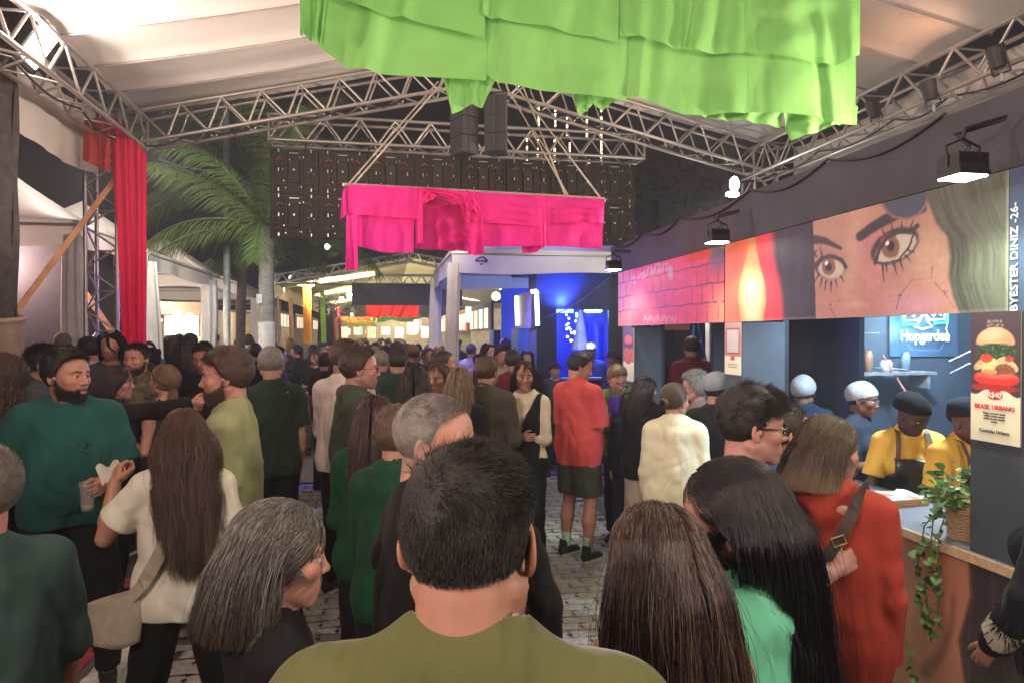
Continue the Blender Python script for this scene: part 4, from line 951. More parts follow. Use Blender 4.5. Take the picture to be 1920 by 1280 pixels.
o = obox('order_sign', 'orange framed sign hanging at the top of the stall opening', 'sign', atv(1268, 619, 7.5), (.30, .03, .10), mat('order_sign', (.55, .2, .12), .6))
lamp('alley_lamp', 'POINT', st(3.6, 8.4, 2.5), 30, (1, .95, .88), size=.1)
# rear skyline to the right of the screen: dim roof
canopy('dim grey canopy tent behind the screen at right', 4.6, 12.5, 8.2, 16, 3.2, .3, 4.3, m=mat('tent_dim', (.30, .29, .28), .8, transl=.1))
# ================================================================ long marquees farther down the street
FARM = mat('far_membrane', (.78, .72, .50), .6, var=.08, scale=2, transl=.2)
def far_marquee(label, v0, v1, ze, zr, cols):
    t = thing('marquee', label, 'marquee', st(0, v0, 0), RZ)
    for (ua, ub, za, zb) in ((UL, .6, ze, zr), (.6, 3.9, zr, ze)):
        n_ = int((v1-v0)/2.2)
        for i in range(n_):
            y0 = (v1-v0)*i/n_; y1 = (v1-v0)*(i+1)/n_-.02
            MB().grid(lambda s, q: (ua+(ub-ua)*s, y0+(y1-y0)*q, za+(zb-za)*s-.06*math.sin(PI*q)), 6, 3).build('roof_panel', FARM, t, smooth=True)
    MB().box((UL-.05, 0, ze-.35), (UL-.02, v1-v0, ze)).build('side_skirt', FARM, t)
    return t
far_marquee('long yellow lit marquee farther down the street', 17.2, 34, zat(532, 17), zat(482, 17), 0)
far_marquee('farthest small marquee at the end of the street', 38, 52, zat(545, 37), zat(520, 37), 0)
z1 = zat(530, 17)
truss('level truss under the gable of the yellow lit marquee', st(UL, 17.2, zat(526, 17)-.1), st(3.9, 17.2, zat(526, 17)-.1), .25, .22, 22, VY, r=.022)
truss('left sloping truss of the yellow lit marquee', st(UL, 17.15, zat(532, 17)-.05), st(.6, 17.15, zat(487, 17)-.05), .22, .2, 10, VY, r=.022)
truss('right sloping truss of the yellow lit marquee', st(.6, 17.15, zat(487, 17)-.05), st(3.9, 17.15, zat(532, 17)-.05), .22, .2, 10, VY, r=.022)
o = MB().box((0, 0, 0), (2.55, .12, .5)).build('far_screen', mat('screen_black', (.012, .011, .011), .5)); o.location = atv(660, 572, 17.0); o.rotation_euler = (0, 0, RZ); setp(o, 'blank black screen hanging under the yellow lit marquee', 'video screen')
YEL = (1, .88, .50)
for v in (18.5, 23, 29): lamp('far_flood', 'SPOT', st(-2.0, v, 2.9), 700, YEL, aim=st(1.0, v+1, 3.8), size=.2, spot=150, blend=.8)
for v in (20, 27): lamp('far_flood_down', 'SPOT', st(3.4, v, 3.3), 650, (1, .86, .66), aim=st(.0, v-2, .8), size=.2, spot=140, blend=.8)
lamp('added_tent_fill', 'SPOT', st(2.3, 8.62, 3.6), 25, (1, .86, .76), aim=st(2.3, 9.3, 2.7), size=.2, spot=110, blend=.8)  # unseen lamp added behind the screen to brighten the tent fascia
lamp('palm_flood', 'SPOT', at(292, 312, 8.6), 420, (.92, 1, .80), aim=at(450, 330, 14), size=.12, spot=95, blend=.8)
lamp('palm_flood', 'SPOT', st(-3.4, 9.0, 3.7), 260, (1, .95, .8), aim=at(330, 440, 14.5), size=.12, spot=110, blend=.8)
lamp('far_flood_front', 'SPOT', st(.6, 8.6, 4.0), 330, (1, .85, .76), aim=st(-.9, 13, 1.2), size=.25, spot=110, blend=.9)
lamp('left_tent_lamp', 'POINT', st(-5.2, 10.4, 2.9), 260, (1, .64, .56), size=.15)
lamp('left_tent_lamp', 'POINT', st(-5.2, 13.4, 2.9), 200, (1, .8, .66), size=.15)
lamp('left_tent_lamp', 'POINT', st(-5.2, 17.6, 2.9), 200, (1, .8, .66), size=.15)
# coloured drapes on the far columns
cd = [((568, 586), 527, 632, 19, (.75, .33, .05), 'orange'), ((600, 612), 545, 630, 22, (.30, .60, .08), 'lime green'), ((624, 630), 570, 630, 26, (.75, .10, .03), 'orange red'), ((633, 641), 575, 628, 29, (.75, .01, .06), 'crimson'),
      ((520, 526), 555, 640, 16.2, (.55, .33, .22), 'tan'), ((541, 552), 560, 640, 17.5, (.58, .36, .24), 'pale brown')]
for i, ((xa, xb), ya, yb, v, c, nm) in enumerate(cd):
    t = thing('column_drape', '%s cloth wound on a far column at the left of the street' % nm, 'drape', atv((xa+xb)/2, yb, v))
    curtain('drape_cloth', fabric('far_cloth_%d' % i, c, .7, transl=.2), t, [(xa, ya), (xb-3, ya)], [(xa+2, yb+12), (xb, yb+12)], lambda x, y, v=v: atv(x, y, v), 14, 10, .05, 3, i)
for i, (xa, xb, ya, yb, v, c, nm) in enumerate(((686, 786, 570, 594, 26, (.85, .02, .015), 'red cloth banner hung across the far street'), (694, 790, 590, 602, 29, (.32, .60, .18), 'pale green cloth hung lower across the far street'), (640, 700, 594, 602, 30, (.85, .12, .03), 'orange red strip of cloth at the left of the far street'), (650, 702, 601, 611, 31, (.42, .38, .06), 'olive yellow cloth strip in the far street'))):
    t = thing('cloth_banner', nm, 'cloth', atv((xa+xb)/2, yb, v))
    curtain('banner_cloth', fabric('banner_%d' % i, c, .7, transl=.3), t, [(xa, ya), ((xa+xb)/2, ya+1), (xb, ya)], [(xa, yb-2), (xa+20, yb+3), (xa+40, yb-2), (xa+60, yb+2), (xb, yb)], lambda x, y, v=v: atv(x, y, v), 50, 8, .08, 9, i)
# glowing signs and lamps down the street
def bulb(px, py, d, r, c, e, label, name='street_bulb', cat='lamp'):
    p = at(px, py, d); o = MB().lathe([(0, -r), (r*.7, -r*.7), (r, 0), (r*.7, r*.7), (0, r)], n=10).build(name, glow('bulb_%s_%d' % (''.join('%02d' % int(q*20) for q in c), e), c, e), smooth=True); o.location = p
    return setp(o, label, cat)
GB = 'lit menu signs at the far end of the street'
for i, (px, py, ww, hh, d, c, e) in enumerate(((652, 622, 9, 12, 34, (1, .85, .55), 2.2), (668, 621, 7, 13, 34, (1, .8, .5), 1.6), (677, 621, 5, 12, 35, (.4, .9, .6), 1.5), (687, 622, 5, 9, 35, (1, .35, .15), 1.8), (697, 621, 6, 12, 36, (1, .75, .45), 1.6), (726, 622, 12, 12, 33, (.8, .9, 1), 1.3), (701, 622, 4, 12, 33, (.3, .9, .5), 1.6),
        (768, 615, 9, 20, 20, (.95, 1, .85), 2.6), (780, 612, 8, 24, 18.5, (.95, 1, .85), 2.6), (795, 622, 10, 20, 17, (.9, 1, .85), 2.4), (787, 608, 6, 20, 17.8, (1, .5, .4), 1.4), (878, 590, 11, 30, 15, (.85, 1, .8), 1.2), (754, 622, 6, 8, 34, (1, 1, 1), 2), (660, 590, 6, 6, 27, (1, 1, .8), 2.5), (640, 560, 8, 6, 20, (.9, 1, .8), 3))):
    p = at(px, py+hh/2, d); s_ = d/FPX; o = MB().box((-ww*s_/2, 0, 0), (ww*s_/2, .05, hh*s_)).build('lit_sign', glow('sign_%d' % i, c, e*.55, .5)); o.location = p; setp(o, 'small lit menu sign at the far end of the street', 'sign', GB)
for px, py, d, r, c, e, lab in ((526, 541, 18, .10, (.75, .95, 1), 22, 'bright white bulb beside the palm trunk'), (614, 463, 16, .06, (.8, .95, 1), 16, 'small street lamp above the tents near the pink cloth'), (546, 521, 20, .06, (.8, .95, .9), 10, 'tiny white bulb left of the yellow marquee'), (585, 532, 18, .08, (1, 1, .85), 14, 'round bulb at the corner of the yellow marquee'), (848, 604, 15, .11, (.6, .8, 1), 20, 'blue white lamp between the canopy posts'), (930, 556, 16, .10, (.3, 1, .6), 9, 'green lamp under the white canopy'),
        (103, 543, 13, .11, (.55, 1, .70), 20, 'green white lamp beside the orange painted sign'), (22, 521, 11, .05, (1, 1, .7), 9, 'small yellow lamp by the left tree trunk'), (333, 590, 16, .09, (.75, .9, 1), 20, 'bluish bulb in the far left booth'), (298, 601, 16, .07, (1, .75, .4), 14, 'left warm bulb in the far left booth'), (316, 599, 16, .07, (1, .75, .45), 14, 'middle warm bulb in the far left booth'), (355, 593, 16, .07, (1, .7, .4), 14, 'upper warm bulb in the far left booth'), (362, 601, 16, .09, (1, .75, .5), 14, 'right warm bulb in the far left booth'), (655, 553, 24, .1, (1, 1, .8), 9, 'bulb under the eave of the yellow marquee')):
    bulb(px, py, d, r, c, e, lab)
# white light box strip along the eave of the far marquee
o = MB().box((0, -.05, 0), (1.25, .05, .10)).build('light_strip', glow('strip_yellow', (.95, 1, .62), 1.6)); o.location = atv(600, 532, 16.6); o.rotation_euler = (0, -.16, RZ); setp(o, 'pale yellow light strip under the far marquee eave', 'lamp')
# booths lining the far part of the street
WW = mat('warm_booth_wall', (.42, .34, .24), .75, var=.3, scale=3); OW = mat('olive_booth_wall', (.20, .20, .12), .75, var=.3, scale=3)
def booth(label, u, v, L, h, m, fasc, emc, face, base=0.):
    t = thing('food_stall', label, 'food stall', st(u, v, base), RZ); s_ = 1 if face > 0 else -1
    MB().box((0, 0, 0), (s_*.06, L, 1.0)).build('counter', mat('booth_counter', (.10, .08, .07), .7), t); MB().box((0, 0, 2.0), (s_*.06, L, 2.6)).build('fascia', fasc, t)
    MB().box((s_*2.0, 0, 0), (s_*2.05, L, 2.6)).build('rear_wall', m, t); MB().box((0, L-.05, 0), (s_*2.0, L, 2.6)).build('side_wall', m, t); MB().box((0, 0, 2.6), (s_*2.05, L, 2.64)).build('roof', BLACKP, t)
    rr = random.Random(int(v*10)); 
    for i in range(max(2, int(L/.9))):
        y = .3+i*.9; MB().box((s_*.005-.03*s_, y, 2.05), (s_*-.005-.03*s_, y+.6, 2.5)).build('menu_board', glow('menu_glow_%d' % (i % 3), [(1, .86, .6), (.8, .95, .8), (1, .6, .4)][i % 3], .7, .6), t)
    lamp('booth_lamp', 'POINT', st(u+s_*1.0, v+L*.5, 2.4), 90, emc, size=.12)
RF = mat('red_fascia', (.45, .05, .04), .6); DF = mat('dark_fascia', (.05, .05, .06), .6); CFc = mat('cream_fascia', (.5, .45, .34), .6)
booth('third stall on the right with small lit boards', 2.3, 15.5, 3.6, 2.6, WW, DF, (1, .9, .7), 1); booth('fourth stall on the right under the yellow marquee', 2.3, 20, 4.2, 2.6, OW, RF, (1, .95, .7), 1)
booth('fifth stall on the right far down the street', 2.3, 25, 4.5, 2.6, WW, CFc, (1, .9, .6), 1); booth('sixth stall on the right near the end of the street', 2.3, 31, 5, 2.6, OW, DF, (1, .9, .6), 1)
booth('far stall on the left with cream fascia beneath the yellow marquee', -3.6, 26, 4, 2.6, WW, CFc, (1, .9, .65), -1, .15); booth('farther stall on the left with a red fascia', -3.6, 31, 5, 2.6, OW, RF, (1, .85, .6), -1, .15)
booth('farthest stall on the left at the end of the street', -3.6, 38, 5, 2.6, WW, DF, (.9, 1, .8), -1, .15)
eb = thing('food_stall', 'wide lit stall closing the far end of the street', 'food stall', st(-3, 46, 0), RZ); MB().box((0, 0, 0), (8, .3, 3.0)).build('front_wall', WW, eb)
for i in range(9): MB().box((.3+i*.85, -.04, 1.7+.2*(i % 2)), (.8+i*.85, -.01, 2.4)).build('menu_board', glow('menu_glow_%d' % (i % 3), (1, .86, .6), .7, .6), eb)
lamp('end_lamp', 'POINT', st(1, 43, 3.2), 500, (1, .9, .6), size=.2)
# ================================================================ left side: row of canopies on the sidewalk
canopy('nearest white canopy tent on the left with pink light inside', -6.9, 9.25, -3.55, 11.7, 3.25, .30, 4.2, wrap=((1, 0, .14),), base=.15, seed=1)
canopy('second white canopy tent on the left beside the red drape', -6.9, 11.85, -3.55, 15.8, 3.2, .30, 4.1, wrap=((1, 0, .17), (1, 1, .14)), base=.15, seed=2)
canopy('third white canopy tent on the left behind the lamp pole', -6.9, 15.95, -3.55, 21.6, 3.2, .30, 4.1, wrap=((1, 1, .18),), base=.15, seed=3)
canopy('fourth white canopy tent on the left near the palm trunk', -6.9, 21.8, -3.55, 25, 3.2, .30, 4.1, wrap=((1, 1, .25),), base=.15, seed=4)
o = thing('timber_brace', 'long orange timber brace slanting beside the left trunk', 'brace', at(14, 606, 5.4)); I = INV[o]
MB().tube([I @ at(14, 606, 5.4), I @ st(UL-.05, 7.45, 3.45)], .032, 4).build('brace_bar', mat('timber_orange', (.50, .24, .12), .7), o)
o = thing('timber_brace', 'short timber brace slanting down behind the white post drape', 'brace', at(163, 553, 9.4)); I = INV[o]
MB().tube([I @ at(163, 553, 9.4), I @ at(216, 632, 9.0)], .05, 4).build('brace_bar', mat('timber_orange', (.5,.24,.12)), o)
# booths behind the left canopies
def art(s, t):
    n = fbm(s*6, t*5, 0, 77); C = np.ones(s.shape+(3,))*np.array((.36, .36, .26)); C = put(C, sm(.5, .62, n), (.56, .24, .10)); C = put(C, ell2(s, t, .15, .5, .12, .6, .2, .3), (.62, .36, .10)); C = put(C, (fbm(s*30, t*12, 0, 78) > .62)*.5, (.55, .55, .48)); return C
bl = thing('food_stall', 'dark booth behind the left canopies with an orange painted sign', 'food stall', st(-7.6, 9.5, .15), RZ); I = INV[bl]
MB().box((-3.4, 1.2, 0), (3.6, 3.2, 3.1)).build('booth_body', mat('booth_dark', (.02, .02, .028), .7), bl)
a, b_, c = at(14, 588, 10.9), at(106, 592, 11.2), at(14, 527, 10.9)
sgn = thing('painted_sign', 'orange and green painted sign panel on the left booth', 'sign', a)
paint_board('sign_painting', PAINT, sgn, a, b_, c, 60, 34, art, photo=False)
a2 = Vector(a)+Vector((0, .03, 0)); MB().add([INV[sgn] @ (Vector(q)+Vector((0, .03, 0))) for q in (a, b_, Vector(b_)+(c-a), c)], [(0,1,2,3)]).build('sign_board', NAVYD, sgn)
for xa, xb, ya, yb, c_, nm in ((108, 122, 552, 594, (.62, .38, .30), 'small white and red sign next to the orange painted sign'), (88, 112, 595, 626, (.50, .42, .34), 'pale notice board beneath the painted sign'), (163, 168, 556, 600, (.7, .5, .45), 'pale sign edge behind the first post drape')):
    a = at(xa, yb, 10.8); o = MB().box((0, 0, 0), ((xb-xa)*10.8/FPX, .03, (yb-ya)*10.8/FPX)).build('notice_board', mat('notice_%d' % xa, c_, .6, var=.3, scale=14)); o.location = a; setp(o, nm, 'sign')
b3 = thing('food_stall', 'booth with warm bulbs and a green poster seen past the red drape', 'food stall', at(330, 640, 17), RZ); I = INV[b3]
q = lambda x, y, d=17: I @ at(x, y, d)
MB().add([q(276, 660), q(385, 660), q(385, 588), q(276, 588)], [(0,1,2,3)]).build('booth_wall', mat('booth_warm', (.45, .36, .26), .7, var=.3, scale=5), b3)
MB().box(tuple(q(310, 628, 16.9)), tuple(q(373, 592, 16.95))).build('menu_panel', mat('menu_pale', (.55, .6, .6), .5, var=.3, scale=9), b3)
MB().box(tuple(q(342, 627, 16.84)), tuple(q(354, 607, 16.88))).build('green_poster', glow('green_poster', (.05, .75, .40), 1.1), b3)
MB().box(tuple(q(268, 590, 16.6)), tuple(q(392, 568, 17.2))).build('booth_fascia', mat('booth_brown', (.12, .085, .06), .7), b3)
lamp('booth_bulbs', 'POINT', at(330, 606, 16.3), 60, (1, .8, .55), size=.15)
# dark buildings / tree mass behind the left row
sheet_m = mat('night_building', (.035, .033, .035), .9, var=.3, scale=1.2)
bd = thing('building', 'long dark low building behind the left canopies', 'building', st(-14, 10, 0), RZ)
MB().box((-6, -6, 0), (2.5, 40, 3.4)).build('wall', sheet_m, bd); MB().box((-6.2, -6.2, 3.4), (2.8, 40.2, 3.6)).build('roof_slab', sheet_m, bd)
bd = thing('building', 'dark building closing the view behind the right stalls', 'building', st(9, 16, 0), RZ)
MB().box((0, -8, 0), (6, 40, 4.2)).build('wall', sheet_m, bd); MB().box((-.2, -8.2, 4.2), (6.2, 40.2, 4.4)).build('roof_slab', sheet_m, bd)
bd = thing('building', 'dark building across the far end of the street', 'building', st(-4, 62, 0), RZ)
MB().box((-8, 0, 0), (14, 6, 5)).build('wall', sheet_m, bd); MB().box((-8.2, -.2, 5), (14.2, 6.2, 5.2)).build('roof_slab', sheet_m, bd)
# ================================================================ lamp pole, pennant, trunks, palms
pole = thing('lamp_pole', 'plain grey steel lamp pole standing among the left canopies', 'pole', at(426, 900, 14)-Vector((0, 0, at(426, 900, 14).z-.15)))
MB().lathe([(.085, 0), (.085, 1.5), (.066, 1.55), (.062, 7.5)], n=14).build('pole_shaft', STEEL, pole, smooth=True)
pen = thing('pennant', 'blue triangular pennant tied across the grey lamp pole', 'pennant', at(455, 345, 13.9)); I = INV[pen]
curtain('pennant_cloth', fabric('pennant_blue', (.07, .10, .22)), pen, [(432, 330), (455, 334), (478, 341)], [(433, 331), (446, 352), (462, 352), (479, 342)], lambda x, y: at(x, y, 13.85), 16, 6, .03, 2, 3)
MB().tube([I @ at(300, 300, 13.6), I @ at(345, 314, 13.7), I @ at(432, 328, 13.85), I @ at(458, 357, 13.85), I @ at(402, 390, 13.7)], .018, 5).build('tie_line', STEEL, pen)
BARK = mat('palm_bark', (.24, .23, .21), .9, var=.35, scale=6, bump=.9, bscale=25, stretch=(1, 1, 4)); BARKD = mat('dark_bark', (.055, .045, .04), .95, var=.5, scale=12, bump=1, bscale=40)
FR = [mat('frond_%d' % i, c, .5, var=.3, scale=8, transl=.2) for i, c in enumerate(((.09, .14, .04), (.13, .17, .06), (.06, .09, .035)))]
def palm(label, base, ht, r0, r1, m, nf, L, seed, lean=(0, 0), paint=None):
    rr = random.Random(seed); t = thing('palm_tree', label, 'palm tree', base)
    pts = [(lean[0]*(i/8)**2, lean[1]*(i/8)**2, ht*i/8) for i in range(9)]
    MB().tube(pts, [r0+(r1-r0)*i/8 for i in range(9)], 14).build('trunk', m, t, smooth=True)
    if paint: MB().lathe([(r0*1.03, 0), (r0*1.02, paint)], n=18).build('painted_base', mat('whitewash', (.62, .60, .58), .8, var=.15, scale=6), t, smooth=True)
    top = Vector(pts[-1])
    for k in range(nf):
        az = 2*PI*k/nf + rr.uniform(-.25, .25); el = rr.uniform(-.25, 1.25); l = L*rr.uniform(.8, 1.1); droop = rr.uniform(.9, 1.7)
        P = []; d = Vector((math.cos(az)*math.cos(el), math.sin(az)*math.cos(el), math.sin(el))); p = top.copy(); ns = 16
        for i in range(ns+1):
            P.append(p.copy()); p = p + d*l/ns; d = (d + Vector((0, 0, -droop/ns*(.4+1.2*i/ns)))).normalized()
        fo = MB().tube(P, [.022*(1-i/ns)+.004 for i in range(ns+1)], 5).build('frond', FR[rr.choice((0, 1, 2))], t)
        mb = MB()
        for i in range(1, ns*5):
            f_ = i/(ns*5); j = min(ns-1, int(f_*ns)); q = P[j].lerp(P[j+1], f_*ns-j); tan = (P[j+1]-P[j]).normalized()
            sd = tan.cross(Vector((0, 0, 1))); sd = sd.normalized() if sd.length > .05 else Vector((1, 0, 0))
            ll = .62*math.sin(PI*min(1, f_*.85+.12))**.6*rr.uniform(.8, 1.1)
            for s in (-1, 1):
                dd = (sd*s*.8 + tan*.55 + Vector((0, 0, -.35+rr.uniform(-.15, .15)))).normalized(); wv = tan*.012
                m1 = q+dd*ll*.55; m2 = q+dd*ll+Vector((0, 0, -.28*ll))
                mb.add([q-wv, q+wv, m1+wv*1.1, m1-wv*1.1, m2], [(0,1,2,3), (3,2,4)])
        lf = mb.build('leaflets', FR[rr.choice((0, 1, 2))], t); lf['kind'] = 'stuff'
    return t
palm('tall palm with a grey trunk painted white at its foot', Vector((at(500, 700, 13).x, 13, .15)), zat(425, 13)-.15, .145, .13, BARK, 17, 2.6, 5, (.0, .0), paint=zat(604, 13)-.15)
palm('darker palm behind the lamp pole with fronds over the tents', Vector((at(449, 700, 15).x, 15, .15)), zat(330, 15)-.15, .10, .09, BARKD, 20, 3.3, 11, (.1, .2))
o = MB().box((-.05, -.16, 0), (.05, -.12, .17)).build('junction_box', mat('box_grey', (.5,.52,.55), .5)); o.location = at(492, 570, 13); setp(o, 'small grey box fixed on the palm trunk', 'box')
# rough trunk cut by the left edge, wrapped in sacking
t = thing('street_tree', 'rough dark tree trunk at the left edge wrapped with sacking', 'tree', at(-2, 900, 5.2)-Vector((0, 0, at(0, 900, 5.2).z-.15)))
mb = MB(); mb.grid(lambda s, q: ((.115+.012*math.sin(s*PI*10+q*9)+.01*math.sin(q*40+s*17))*math.cos(2*PI*s), (.115+.012*math.sin(s*PI*10))*math.sin(2*PI*s), q*5.2), 36, 60); mb.build('trunk', BARKD, t, smooth=True)
mb = MB(); mb.grid(lambda s, q: ((.14+.014*math.sin(s*PI*14+q*5))*math.cos(2*PI*s)+.01, (.14+.012*math.sin(s*PI*14))*math.sin(2*PI*s), 1.35+.5*q+.03*math.sin(2*PI*s+1)), 30, 10); mb.build('sacking', mat('sacking', (.30, .23, .16), .95, var=.3, bump=.6, bscale=200), t, smooth=True)
mb = MB(); mb.tube([(.15*math.cos(a), .15*math.sin(a), 1.86+.02*math.sin(a)) for a in np.linspace(0, 2*PI, 22)], .022, 6); mb.build('binding', mat('binding', (.4, .28, .2), .9), t)
# distant rounded trees above the tents
DT = [mat('night_leaf_%d' % i, c, .7, var=.4, scale=3) for i, c in enumerate(((.035, .05, .022), (.05, .065, .03)))]
def tree(label, base, h, R, seed, n_=900):
    rr = random.Random(seed); t = thing('tree', label, 'tree', base)
    MB().tube([(0,0,0), (.1, 0, h*.4), (0, .1, h*.75)], [.18, .14, .07], 9).build('trunk', BARKD, t)
    mb = MB(); cl = [(rr.gauss(0, R*.5), rr.gauss(0, R*.5), h*.78+rr.gauss(0, R*.32), rr.uniform(.35, .7)*R*.6) for _ in range(14)]
    for _ in range(n_):
        c = rr.choice(cl); d = Vector((rr.gauss(0, 1), rr.gauss(0, 1), rr.gauss(0, 1))).normalized()*c[3]*rr.uniform(.6, 1); p = Vector(c[:3])+d
        a = Vector((rr.uniform(-1, 1), rr.uniform(-1, 1), rr.uniform(-1, 1))).normalized()*.16; b = a.cross(d.normalized())
        mb.add([p-a, p+b*.5, p+a, p-b*.5], [(0,1,2,3)])
    mb.build('crown', DT[seed % 2], t)
tree('dark leafy tree behind the far marquee at left', at(600, 628, 26)*Vector((1,1,0)) if False else Vector((at(600, 628, 26).x, 26, 0)), 7.2, 3.2, 1)
tree('dark leafy tree above the far end of the street', Vector((at(700, 628, 48).x, 48, 0)), 9, 4.5, 2)
tree('dark leafy tree beyond the right stalls', Vector((at(1230, 628, 20).x, 20, 0)), 7.5, 3.0, 3)

CABm = mat('cable_rubber', (.012, .012, .012), .6)
def drop(label, pts, r=.009):
    t = thing('power_cable', label, 'cable', pts[0]); I = INV[t]; P = []
    for i in range(len(pts)-1):
        for k in range(8): f_ = k/8; p = Vector(pts[i]).lerp(Vector(pts[i+1]), f_); p.z -= .07*math.sin(PI*f_); P.append(I @ p)
    P.append(I @ Vector(pts[-1])); MB().tube(P, r, 5).build('cable', CABm, t)
drop('black cable looped under the left eave truss', [st(UL, v, 3.74) for v in (1.5, 2.6, 3.4, 4.5, 5.3, 6.4, 7.4)])
drop('black cable looped under the left gable truss', [st(u, 7.5, 3.74+.232*(u-UL)) for u in (UL, -1.8, -1.1, -.3, .3)])
drop('black cable looped under the right gable truss', [st(u, 7.5, 4.5-.2315*(u-UM)) for u in (1.2, 1.9, 2.7, 3.3, 4.1)])
drop('black cable looped under the right eave truss', [st(UR, v, 3.74) for v in (7.4, 6.6, 5.5, 4.9, 3.9, 2.8, 1.9)])
drop('thin cable strung across the alley to the blue stall', [st(2.28, 7.0, 2.5), st(2.3, 10.2, 2.15), st(2.2, 11.5, 2.3)], .006)
drop('black cable running along the top of the stall fascia', [st(2.27, v, 2.81) for v in (2.6, 3.4, 4.2, 5.3, 6.1, 7.0)], .007)
# ================================================================ people: implicit bodies meshed by surface nets
f32 = np.float32
class SDF:
    def __init__(s, lo, hi, h, big=.3):
        s.lo = np.array(lo, f32); s.h = h; s.n = np.maximum(4, np.ceil((np.array(hi)-s.lo)/h).astype(int)+1)
        s.ax = [s.lo[i]+h*np.arange(s.n[i], dtype=f32) for i in range(3)]; s.D = np.full(s.n, big, f32)
    def sl(s, lo, hi, mg):
        r = []
        for i in range(3):
            a = int(max(0, math.floor((lo[i]-mg-s.lo[i])/s.h))); b = int(min(s.n[i], math.ceil((hi[i]+mg-s.lo[i])/s.h)+1)); r.append(slice(a, max(a, b)))
        return tuple(r)
    def xyz(s, sl): return s.ax[0][sl[0]][:, None, None], s.ax[1][sl[1]][None, :, None], s.ax[2][sl[2]][None, None, :]
    def put(s, p, k=.02, mode='u'):
        fn, lo, hi = p; sl = s.sl(lo, hi, k+2.2*s.h)
        if any(q.stop <= q.start for q in sl): return
        d = fn(*s.xyz(sl)).astype(f32); D = s.D[sl]
        if mode == 'u':
            if k > 0: q = np.maximum(k-np.abs(D-d), 0)/k; s.D[sl] = np.minimum(D, d)-q*q*k*.25
            else: s.D[sl] = np.minimum(D, d)
        else:
            d = -d; q = np.maximum(k-np.abs(D-d), 0)/max(k, 1e-6); s.D[sl] = np.maximum(D, d)+q*q*k*.25
    def cut(s, fn): s.D = np.maximum(s.D, fn(*s.xyz((slice(None),)*3)).astype(f32))
    def mesh(s):
        D, h = s.D, s.h; S = D < 0; n = s.n; cn = n-1; P = []; C = []; Q = []
        for a in range(3):
            b, c = (a+1) % 3, (a+2) % 3; i0 = [slice(None)]*3; i1 = [slice(None)]*3; i0[a] = slice(0, -1); i1[a] = slice(1, None)
            cr = S[tuple(i0)] != S[tuple(i1)]; idx = np.argwhere(cr)
            if not len(idx): continue
            j = idx.copy(); j[:, a] += 1; d0 = D[tuple(idx.T)]; d1 = D[tuple(j.T)]; t = d0/(d0-d1)
            p = idx.astype(f32); p[:, a] += t; fl = S[tuple(idx.T)]; cells = []
            for ob, oc in ((0, 0), (-1, 0), (-1, -1), (0, -1)):
                q = idx.copy(); q[:, b] += ob; q[:, c] += oc; ok = ((q >= 0) & (q < cn)).all(1)
                ci = np.where(ok, (q[:, 0]*cn[1]+q[:, 1])*cn[2]+q[:, 2], -1); cells.append(ci); P.append(p[ok]); C.append(ci[ok])
            qd = np.stack(cells, 1); good = (qd >= 0).all(1); qd = qd[good]; fl = fl[good]; qd[~fl] = qd[~fl][:, ::-1]; Q.append(qd)
        if not Q: return np.zeros((0, 3), f32), np.zeros((0, 4), int)
        P = np.concatenate(P); C = np.concatenate(C); Q = np.concatenate(Q); u, inv = np.unique(C, return_inverse=True)
        V = np.stack([np.bincount(inv, P[:, k]) for k in range(3)], 1)/np.bincount(inv)[:, None]
        return (V*h+s.lo).astype(f32), np.searchsorted(u, Q)
def cap(a, b, ra, rb, sq=(1, 1, 1), flat=False):
    a = np.array(a, f32); b = np.array(b, f32); d = b-a; L2 = float(d@d)+1e-9; m = max(ra, rb)/min(sq)
    def fn(x, y, z):
        t = np.clip(((x-a[0])*d[0]+(y-a[1])*d[1]+(z-a[2])*d[2])/L2, 0, 1)
        q = np.sqrt(((x-a[0]-t*d[0])*sq[0])**2+((y-a[1]-t*d[1])*sq[1])**2+((z-a[2]-t*d[2])*sq[2])**2)-(ra+(rb-ra)*t)
        if flat: u = d/math.sqrt(L2); q = np.maximum(q, (x-b[0])*u[0]+(y-b[1])*u[1]+(z-b[2])*u[2])
        return q
    return fn, np.minimum(a, b)-m, np.maximum(a, b)+m
def ell(c, r, R=None):
    c = np.array(c, f32); r = np.array(r, f32); m = float(r.max())
    def fn(x, y, z):
        X, Y, Z = x-c[0], y-c[1], z-c[2]
        if R is not None: X, Y, Z = (R[0][0]*X+R[1][0]*Y+R[2][0]*Z, R[0][1]*X+R[1][1]*Y+R[2][1]*Z, R[0][2]*X+R[1][2]*Y+R[2][2]*Z)
        k0 = np.sqrt((X/r[0])**2+(Y/r[1])**2+(Z/r[2])**2); k1 = np.sqrt((X/r[0]**2)**2+(Y/r[1]**2)**2+(Z/r[2]**2)**2)+1e-6
        return k0*(k0-1)/k1
    b = r if R is None else np.array([m]*3); return fn, c-b, c+b
def rot3(ax, a): return np.array(Matrix.Rotation(a, 3, ax))
